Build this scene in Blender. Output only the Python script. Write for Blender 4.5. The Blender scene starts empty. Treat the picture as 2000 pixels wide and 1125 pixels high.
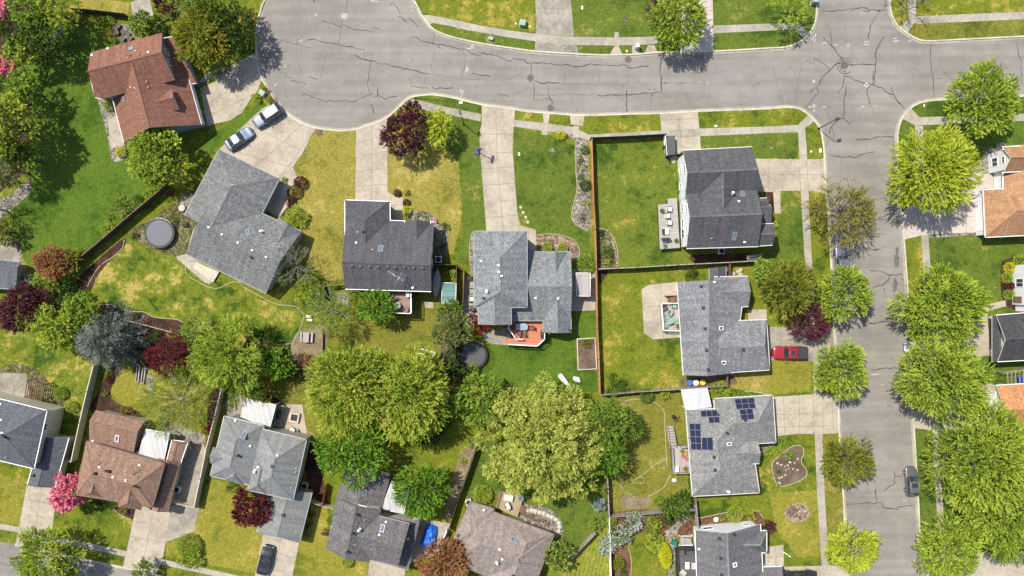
import bpy, bmesh, math, random
import numpy as np
from mathutils import Vector, Matrix
from mathutils.bvhtree import BVHTree

random.seed(7)
C = bpy.context.scene.collection
CAMH, FPX, G = 118.0, 1555.56, 0.12      # camera height, focal length in survey pixels, level of the lots above the road

def P(x, y, z=G):
    """survey pixel (as measured on the aerial picture) at height z -> metres"""
    k = (CAMH - z) / FPX
    return Vector(((x - 1000.0) * k, (562.5 - y) * k, z))

# ---------------------------------------------------------------- materials
def new_mat(name):
    m = bpy.data.materials.new(name); m.use_nodes = True
    nt = m.node_tree; nt.nodes.clear()
    out = nt.nodes.new('ShaderNodeOutputMaterial')
    b = nt.nodes.new('ShaderNodeBsdfPrincipled')
    nt.links.new(b.outputs[0], out.inputs[0])
    return m, nt, b

def nd(nt, typ, **kw):
    n = nt.nodes.new(typ)
    for k, v in kw.items():
        if k in n.inputs.keys() if hasattr(n.inputs, 'keys') else False:
            n.inputs[k].default_value = v
        else:
            setattr(n, k, v)
    return n

def noise(nt, vec, scale, detail=3.0, rough=0.55):
    n = nt.nodes.new('ShaderNodeTexNoise')
    n.inputs['Scale'].default_value = scale; n.inputs['Detail'].default_value = detail
    n.inputs['Roughness'].default_value = rough
    if vec is not None: nt.links.new(vec, n.inputs['Vector'])
    return n.outputs['Fac']

def ramp(nt, fac, stops):
    r = nt.nodes.new('ShaderNodeValToRGB'); e = r.color_ramp.elements
    while len(e) < len(stops): e.new(0.5)
    for el, (p, c) in zip(e, stops):
        el.position = p; el.color = (c[0], c[1], c[2], 1)
    nt.links.new(fac, r.inputs[0]); return r.outputs[0]

def mixc(nt, fac, a, b, mode='MIX'):
    m = nt.nodes.new('ShaderNodeMix'); m.data_type = 'RGBA'; m.blend_type = mode
    for sock, v in ((m.inputs[0], fac), (m.inputs[6], a), (m.inputs[7], b)):
        if isinstance(v, (int, float)): sock.default_value = v
        elif isinstance(v, tuple): sock.default_value = (v[0], v[1], v[2], 1)
        else: nt.links.new(v, sock)
    return m.outputs[2]

def mathn(nt, op, a, b=0.0, c=None):
    m = nt.nodes.new('ShaderNodeMath'); m.operation = op
    for i, v in enumerate((a, b) if c is None else (a, b, c)):
        if isinstance(v, (int, float)): m.inputs[i].default_value = v
        else: nt.links.new(v, m.inputs[i])
    return m.outputs[0]

def wpos(nt, scale=(1, 1, 1), loc=(0, 0, 0)):
    g = nt.nodes.new('ShaderNodeNewGeometry')
    mp = nt.nodes.new('ShaderNodeMapping'); mp.inputs['Scale'].default_value = scale; mp.inputs['Location'].default_value = loc
    nt.links.new(g.outputs['Position'], mp.inputs['Vector']); return mp.outputs[0]

def bumpn(nt, b, h, strength=0.4, dist=0.05):
    n = nt.nodes.new('ShaderNodeBump'); n.inputs['Strength'].default_value = strength; n.inputs['Distance'].default_value = dist
    nt.links.new(h, n.inputs['Height']); nt.links.new(n.outputs[0], b.inputs['Normal'])

_seed = [0]
def lawn_mat(name, dark, mid, dry, patch=0.5, soft=0.22, scale=0.16, stripes=None):
    """grass: broad patches of green and dry turf, mottling down to tufts"""
    m, nt, b = new_mat(name); _seed[0] += 1
    v = wpos(nt, loc=(_seed[0] * 37.1, _seed[0] * 11.3, 0))
    big = noise(nt, v, scale, 4, 0.62); midn = noise(nt, v, 0.9, 4, 0.65); fine = noise(nt, v, 5.5, 3, 0.7)
    f = mathn(nt, 'ADD', mathn(nt, 'MULTIPLY', big, 0.85), mathn(nt, 'MULTIPLY', midn, 0.45))
    f = mathn(nt, 'ADD', f, mathn(nt, 'MULTIPLY', fine, 0.28))
    f = mathn(nt, 'MULTIPLY_ADD', mathn(nt, 'ADD', f, -0.79), 2.1, 0.5)
    col = ramp(nt, f, [(max(0, patch - 1.5 * soft), dark), (patch, mid), (min(1, patch + soft), mid), (min(1.0, patch + 2.2 * soft), dry)])
    if stripes:
        ang, per, amt = stripes
        sv = nt.nodes.new('ShaderNodeTexWave'); sv.inputs['Scale'].default_value = per; sv.inputs['Distortion'].default_value = 1.5
        mp = nt.nodes.new('ShaderNodeMapping'); mp.inputs['Rotation'].default_value = (0, 0, ang)
        nt.links.new(v, mp.inputs['Vector']); nt.links.new(mp.outputs[0], sv.inputs['Vector'])
        col = mixc(nt, mathn(nt, 'MULTIPLY', sv.outputs['Fac'], amt), col, dry)
    blades = noise(nt, v, 14.0, 2, 0.8); tuft = noise(nt, v, 4.2, 4, 0.85)
    col = mixc(nt, mathn(nt, 'MULTIPLY_ADD', tuft, 2.6, -0.8), mixc(nt, 1.0, col, (0.44, 0.52, 0.42), 'MULTIPLY'), mixc(nt, 1.0, col, (1.48, 1.34, 1.4), 'MULTIPLY'))
    weeds = noise(nt, v, 2.6, 2, 0.5)
    col = mixc(nt, ramp(nt, weeds, [(0.62, (0, 0, 0)), (0.70, (0.55, 0.55, 0.55))]), col, dark)
    nt.links.new(col, b.inputs['Base Color']); b.inputs['Roughness'].default_value = 0.95
    b.inputs['Specular IOR Level'].default_value = 0.15
    bumpn(nt, b, blades, 0.9, 0.12)
    return m

def ground_mat(name, c1, c2, c3, scale=1.0, fine=18.0, rough=0.9, bump=0.4, speck=0.5, stones=0):
    """soil, bark, gravel, concrete, asphalt: blotches plus grit"""
    m, nt, b = new_mat(name); _seed[0] += 1
    v = wpos(nt, loc=(_seed[0] * 21.7, -_seed[0] * 9.1, 0))
    a = noise(nt, v, 0.22 * scale, 5, 0.6); d = noise(nt, v, 1.6 * scale, 4, 0.6); g = noise(nt, v, fine, 2, 0.75)
    f = mathn(nt, 'MULTIPLY_ADD', mathn(nt, 'ADD', mathn(nt, 'MULTIPLY', a, 0.6), mathn(nt, 'MULTIPLY', d, 0.4)), 1.35, -.175)
    col = ramp(nt, f, [(0.32, c1), (0.5, c2), (0.66, c3)])
    col = mixc(nt, mathn(nt, 'MULTIPLY', g, speck), col, mixc(nt, 1.0, col, (0.45, 0.45, 0.45), 'MULTIPLY'))
    if stones:     # cobbles, chips or bark pieces: one tone each, dark between them
        vo = nt.nodes.new('ShaderNodeTexVoronoi'); vo.inputs['Scale'].default_value = stones; nt.links.new(v, vo.inputs['Vector'])
        sp = nt.nodes.new('ShaderNodeSeparateColor'); nt.links.new(vo.outputs['Color'], sp.inputs[0])
        col = mixc(nt, 1.0, col, ramp(nt, mathn(nt, 'ADD', mathn(nt, 'MULTIPLY', sp.outputs[0], .8), mathn(nt, 'MULTIPLY', vo.outputs['Distance'], -.35)), [(.0, (.38, .37, .36)), (.35, (.9, .9, .9)), (.8, (1.4, 1.38, 1.34))]), 'MULTIPLY'); g = vo.outputs['Distance']; bump = -bump
    nt.links.new(col, b.inputs['Base Color']); b.inputs['Roughness'].default_value = rough
    b.inputs['Specular IOR Level'].default_value = 0.2
    bumpn(nt, b, g, bump, 0.03)
    return m

def plain(name, col, rough=0.6, metal=0.0, var=0.12, spec=0.4, scale=2.5):
    m, nt, b = new_mat(name)
    v = wpos(nt); n = noise(nt, v, scale, 4, 0.6)
    lo = tuple(c * (1 - var) for c in col); hi = tuple(min(1, c * (1 + var)) for c in col)
    nt.links.new(ramp(nt, n, [(0.3, lo), (0.7, hi)]), b.inputs['Base Color'])
    b.inputs['Roughness'].default_value = rough; b.inputs['Metallic'].default_value = metal
    b.inputs['Specular IOR Level'].default_value = spec
    return m

def shingle_mat(name, c1, c2, c3, contrast=1.0):
    m, nt, b = new_mat(name)
    uv = nt.nodes.new('ShaderNodeUVMap')
    mp = nt.nodes.new('ShaderNodeMapping'); nt.links.new(uv.outputs[0], mp.inputs['Vector'])
    br = nt.nodes.new('ShaderNodeTexBrick'); br.offset = 0.37; br.squash = 1.0
    br.inputs['Color1'].default_value = (0.05, 0.05, 0.05, 1); br.inputs['Color2'].default_value = (0.95, 0.95, 0.95, 1); br.inputs['Mortar'].default_value = (0.0, 0.0, 0.0, 1)
    br.inputs['Scale'].default_value = 1.0; br.inputs['Brick Width'].default_value = 0.31; br.inputs['Row Height'].default_value = 0.145
    br.inputs['Mortar Size'].default_value = 0.012; br.inputs['Bias'].default_value = 0.0
    nt.links.new(mp.outputs[0], br.inputs['Vector'])
    mp2 = nt.nodes.new('ShaderNodeMapping'); mp2.inputs['Scale'].default_value = (1.0, 1.4, 1); nt.links.new(uv.outputs[0], mp2.inputs['Vector'])
    n1 = noise(nt, mp2.outputs[0], 2.6, 3, 0.65); n2 = noise(nt, mp2.outputs[0], 0.25, 3, 0.5); n3 = noise(nt, uv.outputs[0], 25, 2, 0.8)
    f = mathn(nt, 'ADD', mathn(nt, 'MULTIPLY', br.outputs['Color'], 0.24 * contrast), mathn(nt, 'MULTIPLY_ADD', n1, 0.62, .05))
    f = mathn(nt, 'ADD', f, mathn(nt, 'MULTIPLY', n2, 0.16)); f = mathn(nt, 'ADD', f, mathn(nt, 'MULTIPLY_ADD', n3, 0.24, -0.16))
    col = ramp(nt, f, [(0.28, c1), (0.52, c2), (0.78, c3)])
    mp3 = nt.nodes.new('ShaderNodeMapping'); mp3.inputs['Scale'].default_value = (1.6, .12, 1); nt.links.new(uv.outputs[0], mp3.inputs['Vector'])
    col = mixc(nt, 1.0, col, ramp(nt, noise(nt, mp3.outputs[0], 1.0, 4, .6), [(.38, (.84, .84, .83)), (.6, (1.07, 1.07, 1.07))]), 'MULTIPLY')
    nt.links.new(col, b.inputs['Base Color']); b.inputs['Roughness'].default_value = 0.92; b.inputs['Specular IOR Level'].default_value = 0.12
    bumpn(nt, b, br.outputs['Fac'], -0.5, 0.02)
    return m

def siding_mat(name, col, step=0.15, groove=0.75):
    m, nt, b = new_mat(name)
    g = nt.nodes.new('ShaderNodeNewGeometry'); sx = nt.nodes.new('ShaderNodeSeparateXYZ'); nt.links.new(g.outputs['Position'], sx.inputs[0])
    fr = mathn(nt, 'FRACT', mathn(nt, 'DIVIDE', sx.outputs[2], step))
    n = noise(nt, g.outputs['Position'], 1.5, 3)
    c = ramp(nt, n, [(0.3, tuple(x * 0.92 for x in col)), (0.7, col)])
    edge = ramp(nt, fr, [(0.0, (1, 1, 1)), (0.1, (0, 0, 0))])
    nt.links.new(mixc(nt, edge, c, tuple(x * groove for x in col)), b.inputs['Base Color'])
    b.inputs['Roughness'].default_value = 0.7; bumpn(nt, b, fr, 0.4, 0.02)
    return m

def plank_mat(name, c1, c2, width=0.14, ang=0.0, gap=0.12, rough=0.8):
    """boards side by side (deck planks, fence pickets, cover sheets)"""
    m, nt, b = new_mat(name)
    tc = nt.nodes.new('ShaderNodeNewGeometry')
    mp = nt.nodes.new('ShaderNodeMapping'); mp.inputs['Rotation'].default_value = (0, 0, ang); nt.links.new(tc.outputs['Position'], mp.inputs['Vector'])
    sx = nt.nodes.new('ShaderNodeSeparateXYZ'); nt.links.new(mp.outputs[0], sx.inputs[0])
    q = mathn(nt, 'DIVIDE', sx.outputs[0], width)
    fr = mathn(nt, 'FRACT', q); fl = mathn(nt, 'FLOOR', q)
    wn = nt.nodes.new('ShaderNodeTexWhiteNoise'); wn.noise_dimensions = '1D'; nt.links.new(fl, wn.inputs['W'])
    n = noise(nt, tc.outputs['Position'], 3.0, 4)
    f = mathn(nt, 'ADD', mathn(nt, 'MULTIPLY', wn.outputs['Value'], 0.55), mathn(nt, 'MULTIPLY', n, 0.5))
    c = ramp(nt, f, [(0.2, c1), (0.8, c2)])
    edge = ramp(nt, fr, [(0.0, (1, 1, 1)), (gap, (0, 0, 0))])
    nt.links.new(mixc(nt, edge, c, tuple(x * 0.45 for x in c1)), b.inputs['Base Color'])
    b.inputs['Roughness'].default_value = rough
    return m

def glass_mat(name, col=(0.03, 0.04, 0.05), rough=0.08):
    m, nt, b = new_mat(name)
    n = noise(nt, wpos(nt), 0.8, 2)
    nt.links.new(ramp(nt, n, [(0.3, col), (0.7, tuple(c * 1.5 for c in col))]), b.inputs['Base Color'])
    b.inputs['Roughness'].default_value = rough; b.inputs['Specular IOR Level'].default_value = 0.7
    return m

def paint_mat(name, col, metal=0.0, rough=0.3):
    m, nt, b = new_mat(name)
    n = noise(nt, wpos(nt), 60, 2)
    nt.links.new(ramp(nt, n, [(0.3, tuple(c * 0.9 for c in col)), (0.7, col)]), b.inputs['Base Color'])
    b.inputs['Metallic'].default_value = metal; b.inputs['Roughness'].default_value = rough
    b.inputs['Coat Weight'].default_value = 0.6; b.inputs['Coat Roughness'].default_value = 0.08
    return m

_leafm = {}
def leaf_mat(pal):
    if pal in _leafm: return _leafm[pal]
    stops, trans = PAL[pal]
    m = bpy.data.materials.new('foliage_' + pal); m.use_nodes = True; nt = m.node_tree; nt.nodes.clear()
    out = nt.nodes.new('ShaderNodeOutputMaterial')
    at = nt.nodes.new('ShaderNodeAttribute'); at.attribute_name = 'tint'
    n = len(stops)
    col = ramp(nt, at.outputs['Fac'], [(i / max(1, n - 1), s) for i, s in enumerate(stops)])
    b = nt.nodes.new('ShaderNodeBsdfPrincipled'); b.inputs['Roughness'].default_value = 0.75; b.inputs['Specular IOR Level'].default_value = 0.12
    nt.links.new(col, b.inputs['Base Color'])
    t = nt.nodes.new('ShaderNodeBsdfTranslucent'); nt.links.new(mixc(nt, 1.0, col, (1.2, 1.15, 0.7), 'MULTIPLY'), t.inputs[0])
    mx = nt.nodes.new('ShaderNodeMixShader'); mx.inputs[0].default_value = trans
    nt.links.new(b.outputs[0], mx.inputs[1]); nt.links.new(t.outputs[0], mx.inputs[2]); nt.links.new(mx.outputs[0], out.inputs[0])
    _leafm[pal] = m; return m

# ---------------------------------------------------------------- mesh collector
class MB:
    def __init__(s): s.v = []; s.f = []; s.m = []; s.uv = []; s.sm = []
    def face(s, pts, m=0, uv=None, smooth=False):
        i = len(s.v); s.v.extend([tuple(p) for p in pts]); s.f.append(tuple(range(i, i + len(pts)))); s.m.append(m); s.uv.append(uv); s.sm.append(smooth)
    def idx(s, verts, faces, m=0, smooth=False):
        i = len(s.v); s.v.extend([tuple(p) for p in verts])
        for f in faces: s.f.append(tuple(i + k for k in f)); s.m.append(m); s.uv.append(None); s.sm.append(smooth)
    def prism(s, pts, z0, z1, m=0, mside=None, top=True, bottom=False):
        n = len(pts); a = [Vector((p[0], p[1], z0)) for p in pts]; b = [Vector((p[0], p[1], z1)) for p in pts]
        area = sum(pts[i][0] * pts[(i + 1) % n][1] - pts[(i + 1) % n][0] * pts[i][1] for i in range(n))
        if area < 0: a.reverse(); b.reverse()
        if top: s.face(b, m)
        if bottom: s.face(a[::-1], m)
        for i in range(n):
            j = (i + 1) % n; s.face([a[i], a[j], b[j], b[i]], m if mside is None else mside)
    def box(s, c, size, rz=0.0, m=0):
        """box with its base centre at c"""
        x, y, z = size[0] / 2, size[1] / 2, size[2]; ca, sa = math.cos(rz), math.sin(rz)
        pts = [(c[0] + px * ca - py * sa, c[1] + px * sa + py * ca) for px, py in ((-x, -y), (x, -y), (x, y), (-x, y))]
        s.prism(pts, c[2], c[2] + z, m, bottom=True)
    def tube(s, path, radii, n=6, m=0, caps=True, smooth=True):
        path = [Vector(p) for p in path]; rings = []
        for i, p in enumerate(path):
            d = (path[min(i + 1, len(path) - 1)] - path[max(i - 1, 0)])
            d = d.normalized() if d.length > 1e-9 else Vector((0, 0, 1))
            u = d.orthogonal().normalized(); w = d.cross(u)
            r = radii[i] if hasattr(radii, '__len__') else radii
            rings.append([p + (u * math.cos(2 * math.pi * k / n) + w * math.sin(2 * math.pi * k / n)) * r for k in range(n)])
        base = len(s.v)
        for rg in rings: s.v.extend([tuple(p) for p in rg])
        for i in range(len(rings) - 1):
            for k in range(n):
                a = base + i * n + k; b = base + i * n + (k + 1) % n
                s.f.append((a, b, b + n, a + n)); s.m.append(m); s.uv.append(None); s.sm.append(smooth)
        if caps:
            s.f.append(tuple(base + k for k in range(n))[::-1]); s.m.append(m); s.uv.append(None); s.sm.append(False)
            s.f.append(tuple(base + (len(rings) - 1) * n + k for k in range(n))); s.m.append(m); s.uv.append(None); s.sm.append(False)
    def cyl(s, c, r, h, n=20, m=0, r2=None, mtop=None):
        r2 = r if r2 is None else r2
        a = [(c[0] + r * math.cos(2 * math.pi * k / n), c[1] + r * math.sin(2 * math.pi * k / n), c[2]) for k in range(n)]
        b = [(c[0] + r2 * math.cos(2 * math.pi * k / n), c[1] + r2 * math.sin(2 * math.pi * k / n), c[2] + h) for k in range(n)]
        for k in range(n):
            j = (k + 1) % n; s.face([a[k], a[j], b[j], b[k]], m, smooth=True)
        s.face(b, m if mtop is None else mtop); s.face(a[::-1], m)
    def ring(s, c, r0, r1, h, n=32, m=0):
        for k in range(n):
            t0, t1 = 2 * math.pi * k / n, 2 * math.pi * (k + 1) / n
            q = lambda r, t, z: (c[0] + r * math.cos(t), c[1] + r * math.sin(t), c[2] + z)
            s.face([q(r0, t0, h), q(r1, t0, h), q(r1, t1, h), q(r0, t1, h)], m)
            s.face([q(r1, t0, 0), q(r1, t1, 0), q(r1, t1, h), q(r1, t0, h)], m)
            s.face([q(r0, t1, 0), q(r0, t0, 0), q(r0, t0, h), q(r0, t1, h)], m)
    def dome(s, c, rx, ry, rz, n=14, k=6, m=0, jit=0.0, full=False):
        verts = []; rows = []
        lo = -k if full else 0
        for i in range(lo, k + 1):
            a = math.pi / 2 * i / k; row = []
            for j in range(n):
                t = 2 * math.pi * j / n; q = 1 + random.uniform(-jit, jit)
                row.append(len(verts)); verts.append((c[0] + rx * math.cos(a) * math.cos(t) * q, c[1] + ry * math.cos(a) * math.sin(t) * q, c[2] + rz * math.sin(a) * q))
            rows.append(row)
        faces = []
        for a, b in zip(rows, rows[1:]):
            for j in range(n): faces.append((a[j], a[(j + 1) % n], b[(j + 1) % n], b[j]))
        s.idx(verts, faces, m, True)
    def strip(s, pts, width, z, m=0, jitter=0.0):
        """flat ribbon along px-independent XY points"""
        pts = [Vector((p[0], p[1], 0)) for p in pts]; L = []; R = []
        for i, p in enumerate(pts):
            d = (pts[min(i + 1, len(pts) - 1)] - pts[max(i - 1, 0)]); d = d.normalized() if d.length > 1e-9 else Vector((1, 0, 0))
            nrm = Vector((-d.y, d.x, 0)); w = width * (1 + random.uniform(-jitter, jitter)) / 2
            L.append((p.x + nrm.x * w, p.y + nrm.y * w, z)); R.append((p.x - nrm.x * w, p.y - nrm.y * w, z))
        for i in range(len(pts) - 1): s.face([R[i], R[i + 1], L[i + 1], L[i]], m)
    def build(s, name, mats, parent=None, local=False):
        off = Vector((0, 0, 0))
        if parent is not None and not local:
            q = parent
            while q is not None: off += q.location; q = q.parent
        me = bpy.data.meshes.new(name)
        me.from_pydata([(v[0] - off.x, v[1] - off.y, v[2] - off.z) for v in s.v], [], s.f)
        if not isinstance(mats, (list, tuple)): mats = [mats]
        for mt in mats: me.materials.append(mt)
        me.polygons.foreach_set('material_index', s.m); me.polygons.foreach_set('use_smooth', s.sm)
        if any(u is not None for u in s.uv):
            ul = me.uv_layers.new(name='UVMap').data
            for p, u in zip(me.polygons, s.uv):
                if u:
                    for li, c in zip(p.loop_indices, u): ul[li].uv = c
        me.update()
        o = bpy.data.objects.new(name, me); C.objects.link(o)
        if parent is not None: o.parent = parent
        return o

def tag(o, label, cat, group=None):
    o['label'] = label; o['category'] = cat
    if group: o['group'] = group
    return o
def thing(name, label, cat, loc=(0, 0, 0), rz=0.0, group=None):
    o = bpy.data.objects.new(name, None); C.objects.link(o); o.location = loc; o.rotation_euler = (0, 0, rz); o.empty_display_size = 0.3
    return tag(o, label, cat, group)
def struct(o): o['kind'] = 'structure'; return o
def dup(root, loc, rz, label, group=None, scale=None):
    def cp(o, par):
        c = o.copy(); C.objects.link(c)
        if par is not None: c.parent = par
        for ch in list(o.children): cp(ch, c)
        return c
    r = cp(root, None); r.location = loc; r.rotation_euler = (0, 0, rz); r['label'] = label
    if group: r['group'] = group
    if scale: r.scale = (scale, scale, scale)
    return r

def smoothpts(pts, n=5, closed=True):
    out = []; N = len(pts); rng = range(N if closed else N - 1)
    for i in rng:
        if closed: p0, p1, p2, p3 = (pts[(i + k) % N] for k in (-1, 0, 1, 2))
        else: p0, p1, p2, p3 = pts[max(i - 1, 0)], pts[i], pts[i + 1], pts[min(i + 2, N - 1)]
        for k in range(n):
            t = k / n
            out.append(tuple(0.5 * ((2 * p1[a]) + (-p0[a] + p2[a]) * t + (2 * p0[a] - 5 * p1[a] + 4 * p2[a] - p3[a]) * t * t + (-p0[a] + 3 * p1[a] - 3 * p2[a] + p3[a]) * t ** 3) for a in (0, 1)))
    if not closed: out.append(tuple(pts[-1]))
    return out

def sheet(name, px, lift, mat, curve=False, joints=None, jmat=None, thick=0.0, jw=0.06):
    """a piece of ground lying `lift` above the lots, outlined in survey pixels"""
    if curve: px = smoothpts(px)
    _seed[0] += 1; z = G + lift + (_seed[0] % 9) * .0004; pts = [P(x, y, z) for x, y in px]; mb = MB()
    mb.prism(pts, z - max(thick, 0.02), z, 0)
    for a, b in joints or []:
        mb.strip([P(*a, z), P(*b, z)], jw, z + 0.004, 1)
    return struct(mb.build(name, [mat, jmat] if jmat else mat))

def grid_joints(A, B, Cc, D, nu, nv):
    """control joints of a slab with corners A B C D: nu lines across AB, nv lines across BC"""
    L = lambda p, q, t: (p[0] + (q[0] - p[0]) * t, p[1] + (q[1] - p[1]) * t)
    return [(L(A, B, i / nu), L(D, Cc, i / nu)) for i in range(1, nu)] + [(L(A, D, i / nv), L(B, Cc, i / nv)) for i in range(1, nv)]
# ---------------------------------------------------------------- plants
PAL = {  # leaf colours (old leaf .. young tip), share of light passing through
    'spring': ([(0.083, 0.125, 0.016), (0.276, 0.377, 0.041), (0.489, 0.564, 0.079)], .34),
    'bright': ([(0.083, 0.128, 0.014), (0.281, 0.382, 0.041), (0.528, 0.578, 0.088)], .34),
    'fresh': ([(0.051, 0.102, 0.014), (0.190, 0.305, 0.035), (0.370, 0.484, 0.075)], .32),
    'mid': ([(0.028, 0.059, 0.009), (0.099, 0.172, 0.022), (0.190, 0.281, 0.047)], .28),
    'dark': ([(0.013, 0.029, 0.006), (0.045, 0.084, 0.015), (0.088, 0.144, 0.029)], .2),
    'olive': ([(0.049, 0.059, 0.009), (0.187, 0.214, 0.025), (0.335, 0.347, 0.056)], .3),
    'bronze': ([(0.066, 0.071, 0.015), (0.248, 0.224, 0.040), (0.384, 0.333, 0.081)], .28),
    'greyolive': ([(0.043, 0.056, 0.016), (0.157, 0.184, 0.062), (0.279, 0.306, 0.115)], .22),
    'yellow': ([(0.140, 0.176, 0.014), (0.401, 0.477, 0.042), (0.590, 0.632, 0.086)], .36),
    'willow': ([(0.139, 0.162, 0.028), (0.417, 0.463, 0.089), (0.627, 0.653, 0.194)], .34),
    'mixmaple': ([(0.065, 0.100, 0.011), (0.234, 0.331, 0.033), (0.419, 0.508, 0.071), (0.440, 0.356, 0.080)], .33),
    'orange': ([(0.048, 0.071, 0.008), (0.180, 0.219, 0.019), (0.320, 0.310, 0.034), (0.369, 0.230, 0.048)], .3),
    'redorange': ([(0.150, 0.085, 0.030), (0.300, 0.120, 0.055), (0.440, 0.190, 0.110), (0.260, 0.260, 0.050)], .28),
    'burgundy': ([(0.045, 0.008, 0.012), (0.115, 0.018, 0.024), (0.200, 0.036, 0.044)], .26),
    'maroon': ([(0.035, 0.012, 0.020), (0.090, 0.024, 0.036), (0.165, 0.048, 0.062)], .26),
    'redbush': ([(0.110, 0.006, 0.009), (0.250, 0.016, 0.020), (0.360, 0.035, 0.035)], .25),
    'pink': ([(0.460, 0.080, 0.160), (0.740, 0.200, 0.320), (0.880, 0.420, 0.520)], .28),
    'spruce': ([(0.043, 0.055, 0.044), (0.113, 0.132, 0.107), (0.238, 0.255, 0.216)], .12),
    'juniper': ([(0.130, 0.170, 0.160), (0.250, 0.300, 0.290), (0.380, 0.430, 0.420)], .12),
    'lilac': ([(0.080, 0.150, 0.035), (0.130, 0.220, 0.055), (0.480, 0.500, 0.500), (0.680, 0.660, 0.720)], .25),
    'gold': ([(0.304, 0.342, 0.014), (0.532, 0.532, 0.022), (0.665, 0.627, 0.048)], .34),
    'pale': ([(0.060, 0.096, 0.017), (0.189, 0.265, 0.047), (0.320, 0.400, 0.088)], .28),
    'birch': ([(0.057, 0.084, 0.009), (0.171, 0.233, 0.028), (0.291, 0.360, 0.058)], .3),
    'purpleleaf': ([(0.040, 0.008, 0.016), (0.090, 0.016, 0.026), (0.150, 0.040, 0.050)], .2),
    'vivid': ([(.04, .095, .010), (.135, .27, .025), (.25, .42, .05)], .34),
}
def leaf_mesh(name, base, dirs, lens, tint, per, l, w, rng, pal, parent, spread=1.0, flat=0.9):
    """sprays of small leaves along many shoots -> one mesh"""
    n = len(base); t = np.linspace(0.12, 1.0, per)[None, :, None]
    pos = base[:, None, :] + dirs[:, None, :] * lens[:, None, None] * t
    pos = pos.reshape(-1, 3); d = np.repeat(dirs, per, 0)
    rv = rng.normal(size=d.shape); side = rv - (rv * d).sum(1, keepdims=True) * d; side /= np.linalg.norm(side, axis=1, keepdims=True) + 1e-9
    th = rng.uniform(0.35, 1.15, (len(d), 1)) * spread
    ld = d * np.cos(th) + side * np.sin(th)
    up = np.array([[0, 0, flat]]) + rng.normal(scale=0.58, size=d.shape)
    wd = np.cross(ld, up); wd /= np.linalg.norm(wd, axis=1, keepdims=True) + 1e-9
    ll = l * rng.uniform(0.65, 1.3, (len(d), 1)); ww = w * rng.uniform(0.7, 1.25, (len(d), 1))
    nv = np.cross(wd, ld) * ww * 0.22
    p0 = pos; p2 = pos + ld * ll; mid = pos + ld * ll * 0.48 - nv; p1 = mid + wd * ww * 0.5; p3 = mid - wd * ww * 0.5
    V = np.stack([p0, p1, p2, p3], 1).reshape(-1, 3); nf = len(pos)
    tt = np.clip(np.repeat(tint, per) + rng.normal(scale=0.10, size=nf) + (np.tile(np.linspace(-.12, .12, per), n)), 0, 1)
    me = bpy.data.meshes.new(name); off = Vector((0, 0, 0)); q = parent
    while q is not None: off += q.location; q = q.parent
    V = V - np.array(off)[None]
    me.vertices.add(nf * 4); me.vertices.foreach_set('co', V.astype(np.float32).ravel())
    me.loops.add(nf * 4); me.loops.foreach_set('vertex_index', np.arange(nf * 4, dtype=np.int32))
    me.polygons.add(nf); me.polygons.foreach_set('loop_start', np.arange(0, nf * 4, 4, dtype=np.int32))
    a = me.attributes.new('tint', 'FLOAT', 'FACE'); a.data.foreach_set('value', tt.astype(np.float32))
    me.update(calc_edges=True); me.materials.append(leaf_mat(pal))
    o = bpy.data.objects.new(name, me); C.objects.link(o)
    if parent is not None: o.parent = parent
    return o

def unit(a): return a / (np.linalg.norm(a, axis=-1, keepdims=True) + 1e-9)

def crown_shoots(c, R, Hc, rng, dens=24, lobes=None, plume=0.5, lobe_r=.40, ecc=(1, 0), irr=.16, droop=0.0, gap=0.0, shootlen=1.0):
    """points of growth over a crown made of overlapping boughs; plume 0 = round clumps, 1 = radiating sprays"""
    K = lobes or int(9 + R * 2.2); gold = math.pi * (3 - math.sqrt(5)); lob = []
    for i in range(K):
        zz = 1 - (i + .5) / K * 1.35; zz = max(-.45, zz); rr = math.sqrt(max(0, 1 - zz * zz)); th = gold * i + rng.uniform(-.4, .4)
        k = rng.uniform(.5, .5 + irr + .12); lob.append([math.cos(th) * rr * k, math.sin(th) * rr * k, zz * k * .9, lobe_r * rng.uniform(.72, 1.2)])
    lob.append([0, 0, .1, .5]); lob = np.array(lob)
    if gap > 0: lob = lob[rng.random(len(lob)) > gap]
    n = int(dens * 1.25 * R * R * (0.6 + 0.4 * Hc / R)); w = lob[:, 3] ** 2; idx = rng.choice(len(lob), n, p=w / w.sum())
    u = unit(rng.normal(size=(n, 3))); o = unit(lob[idx, :3] + 1e-6)
    flip = (u * (o * .8 + np.array([[0, 0, .75]]))).sum(1) < -.25; u[flip] *= -1
    rad = lob[idx, 3:4] * rng.uniform(.5, 1.0, (n, 1)) ** .6
    unitp = lob[idx, :3] + u * rad
    a = math.radians(ecc[1]); E = ecc[0]
    x = unitp[:, 0] * math.cos(a) + unitp[:, 1] * math.sin(a); y = -unitp[:, 0] * math.sin(a) + unitp[:, 1] * math.cos(a); y = y / E
    q = np.stack([x * math.cos(a) - y * math.sin(a), x * math.sin(a) + y * math.cos(a), unitp[:, 2]], 1)
    base = np.array(c)[None] + q * np.array([[R, R, Hc]]) * .93
    outw = unit(q * np.array([[1, 1, .45]]))
    d = unit(u * (1 - plume * .75) + outw * (plume * 1.1) + rng.normal(scale=.36, size=(n, 3)) + np.array([[0, 0, .25 - droop]]))
    L = shootlen * rng.uniform(.6, 1.25, n) * (.55 + .075 * R)
    base = base - d * (L[:, None] * .55)
    base[:, 2] = np.maximum(base[:, 2], G + .1)
    lt = rng.uniform(.25, .65, len(lob)); tint = np.clip(lt[idx] + rng.normal(scale=.22, size=n), 0, 1)
    return base, d, L, tint

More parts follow.
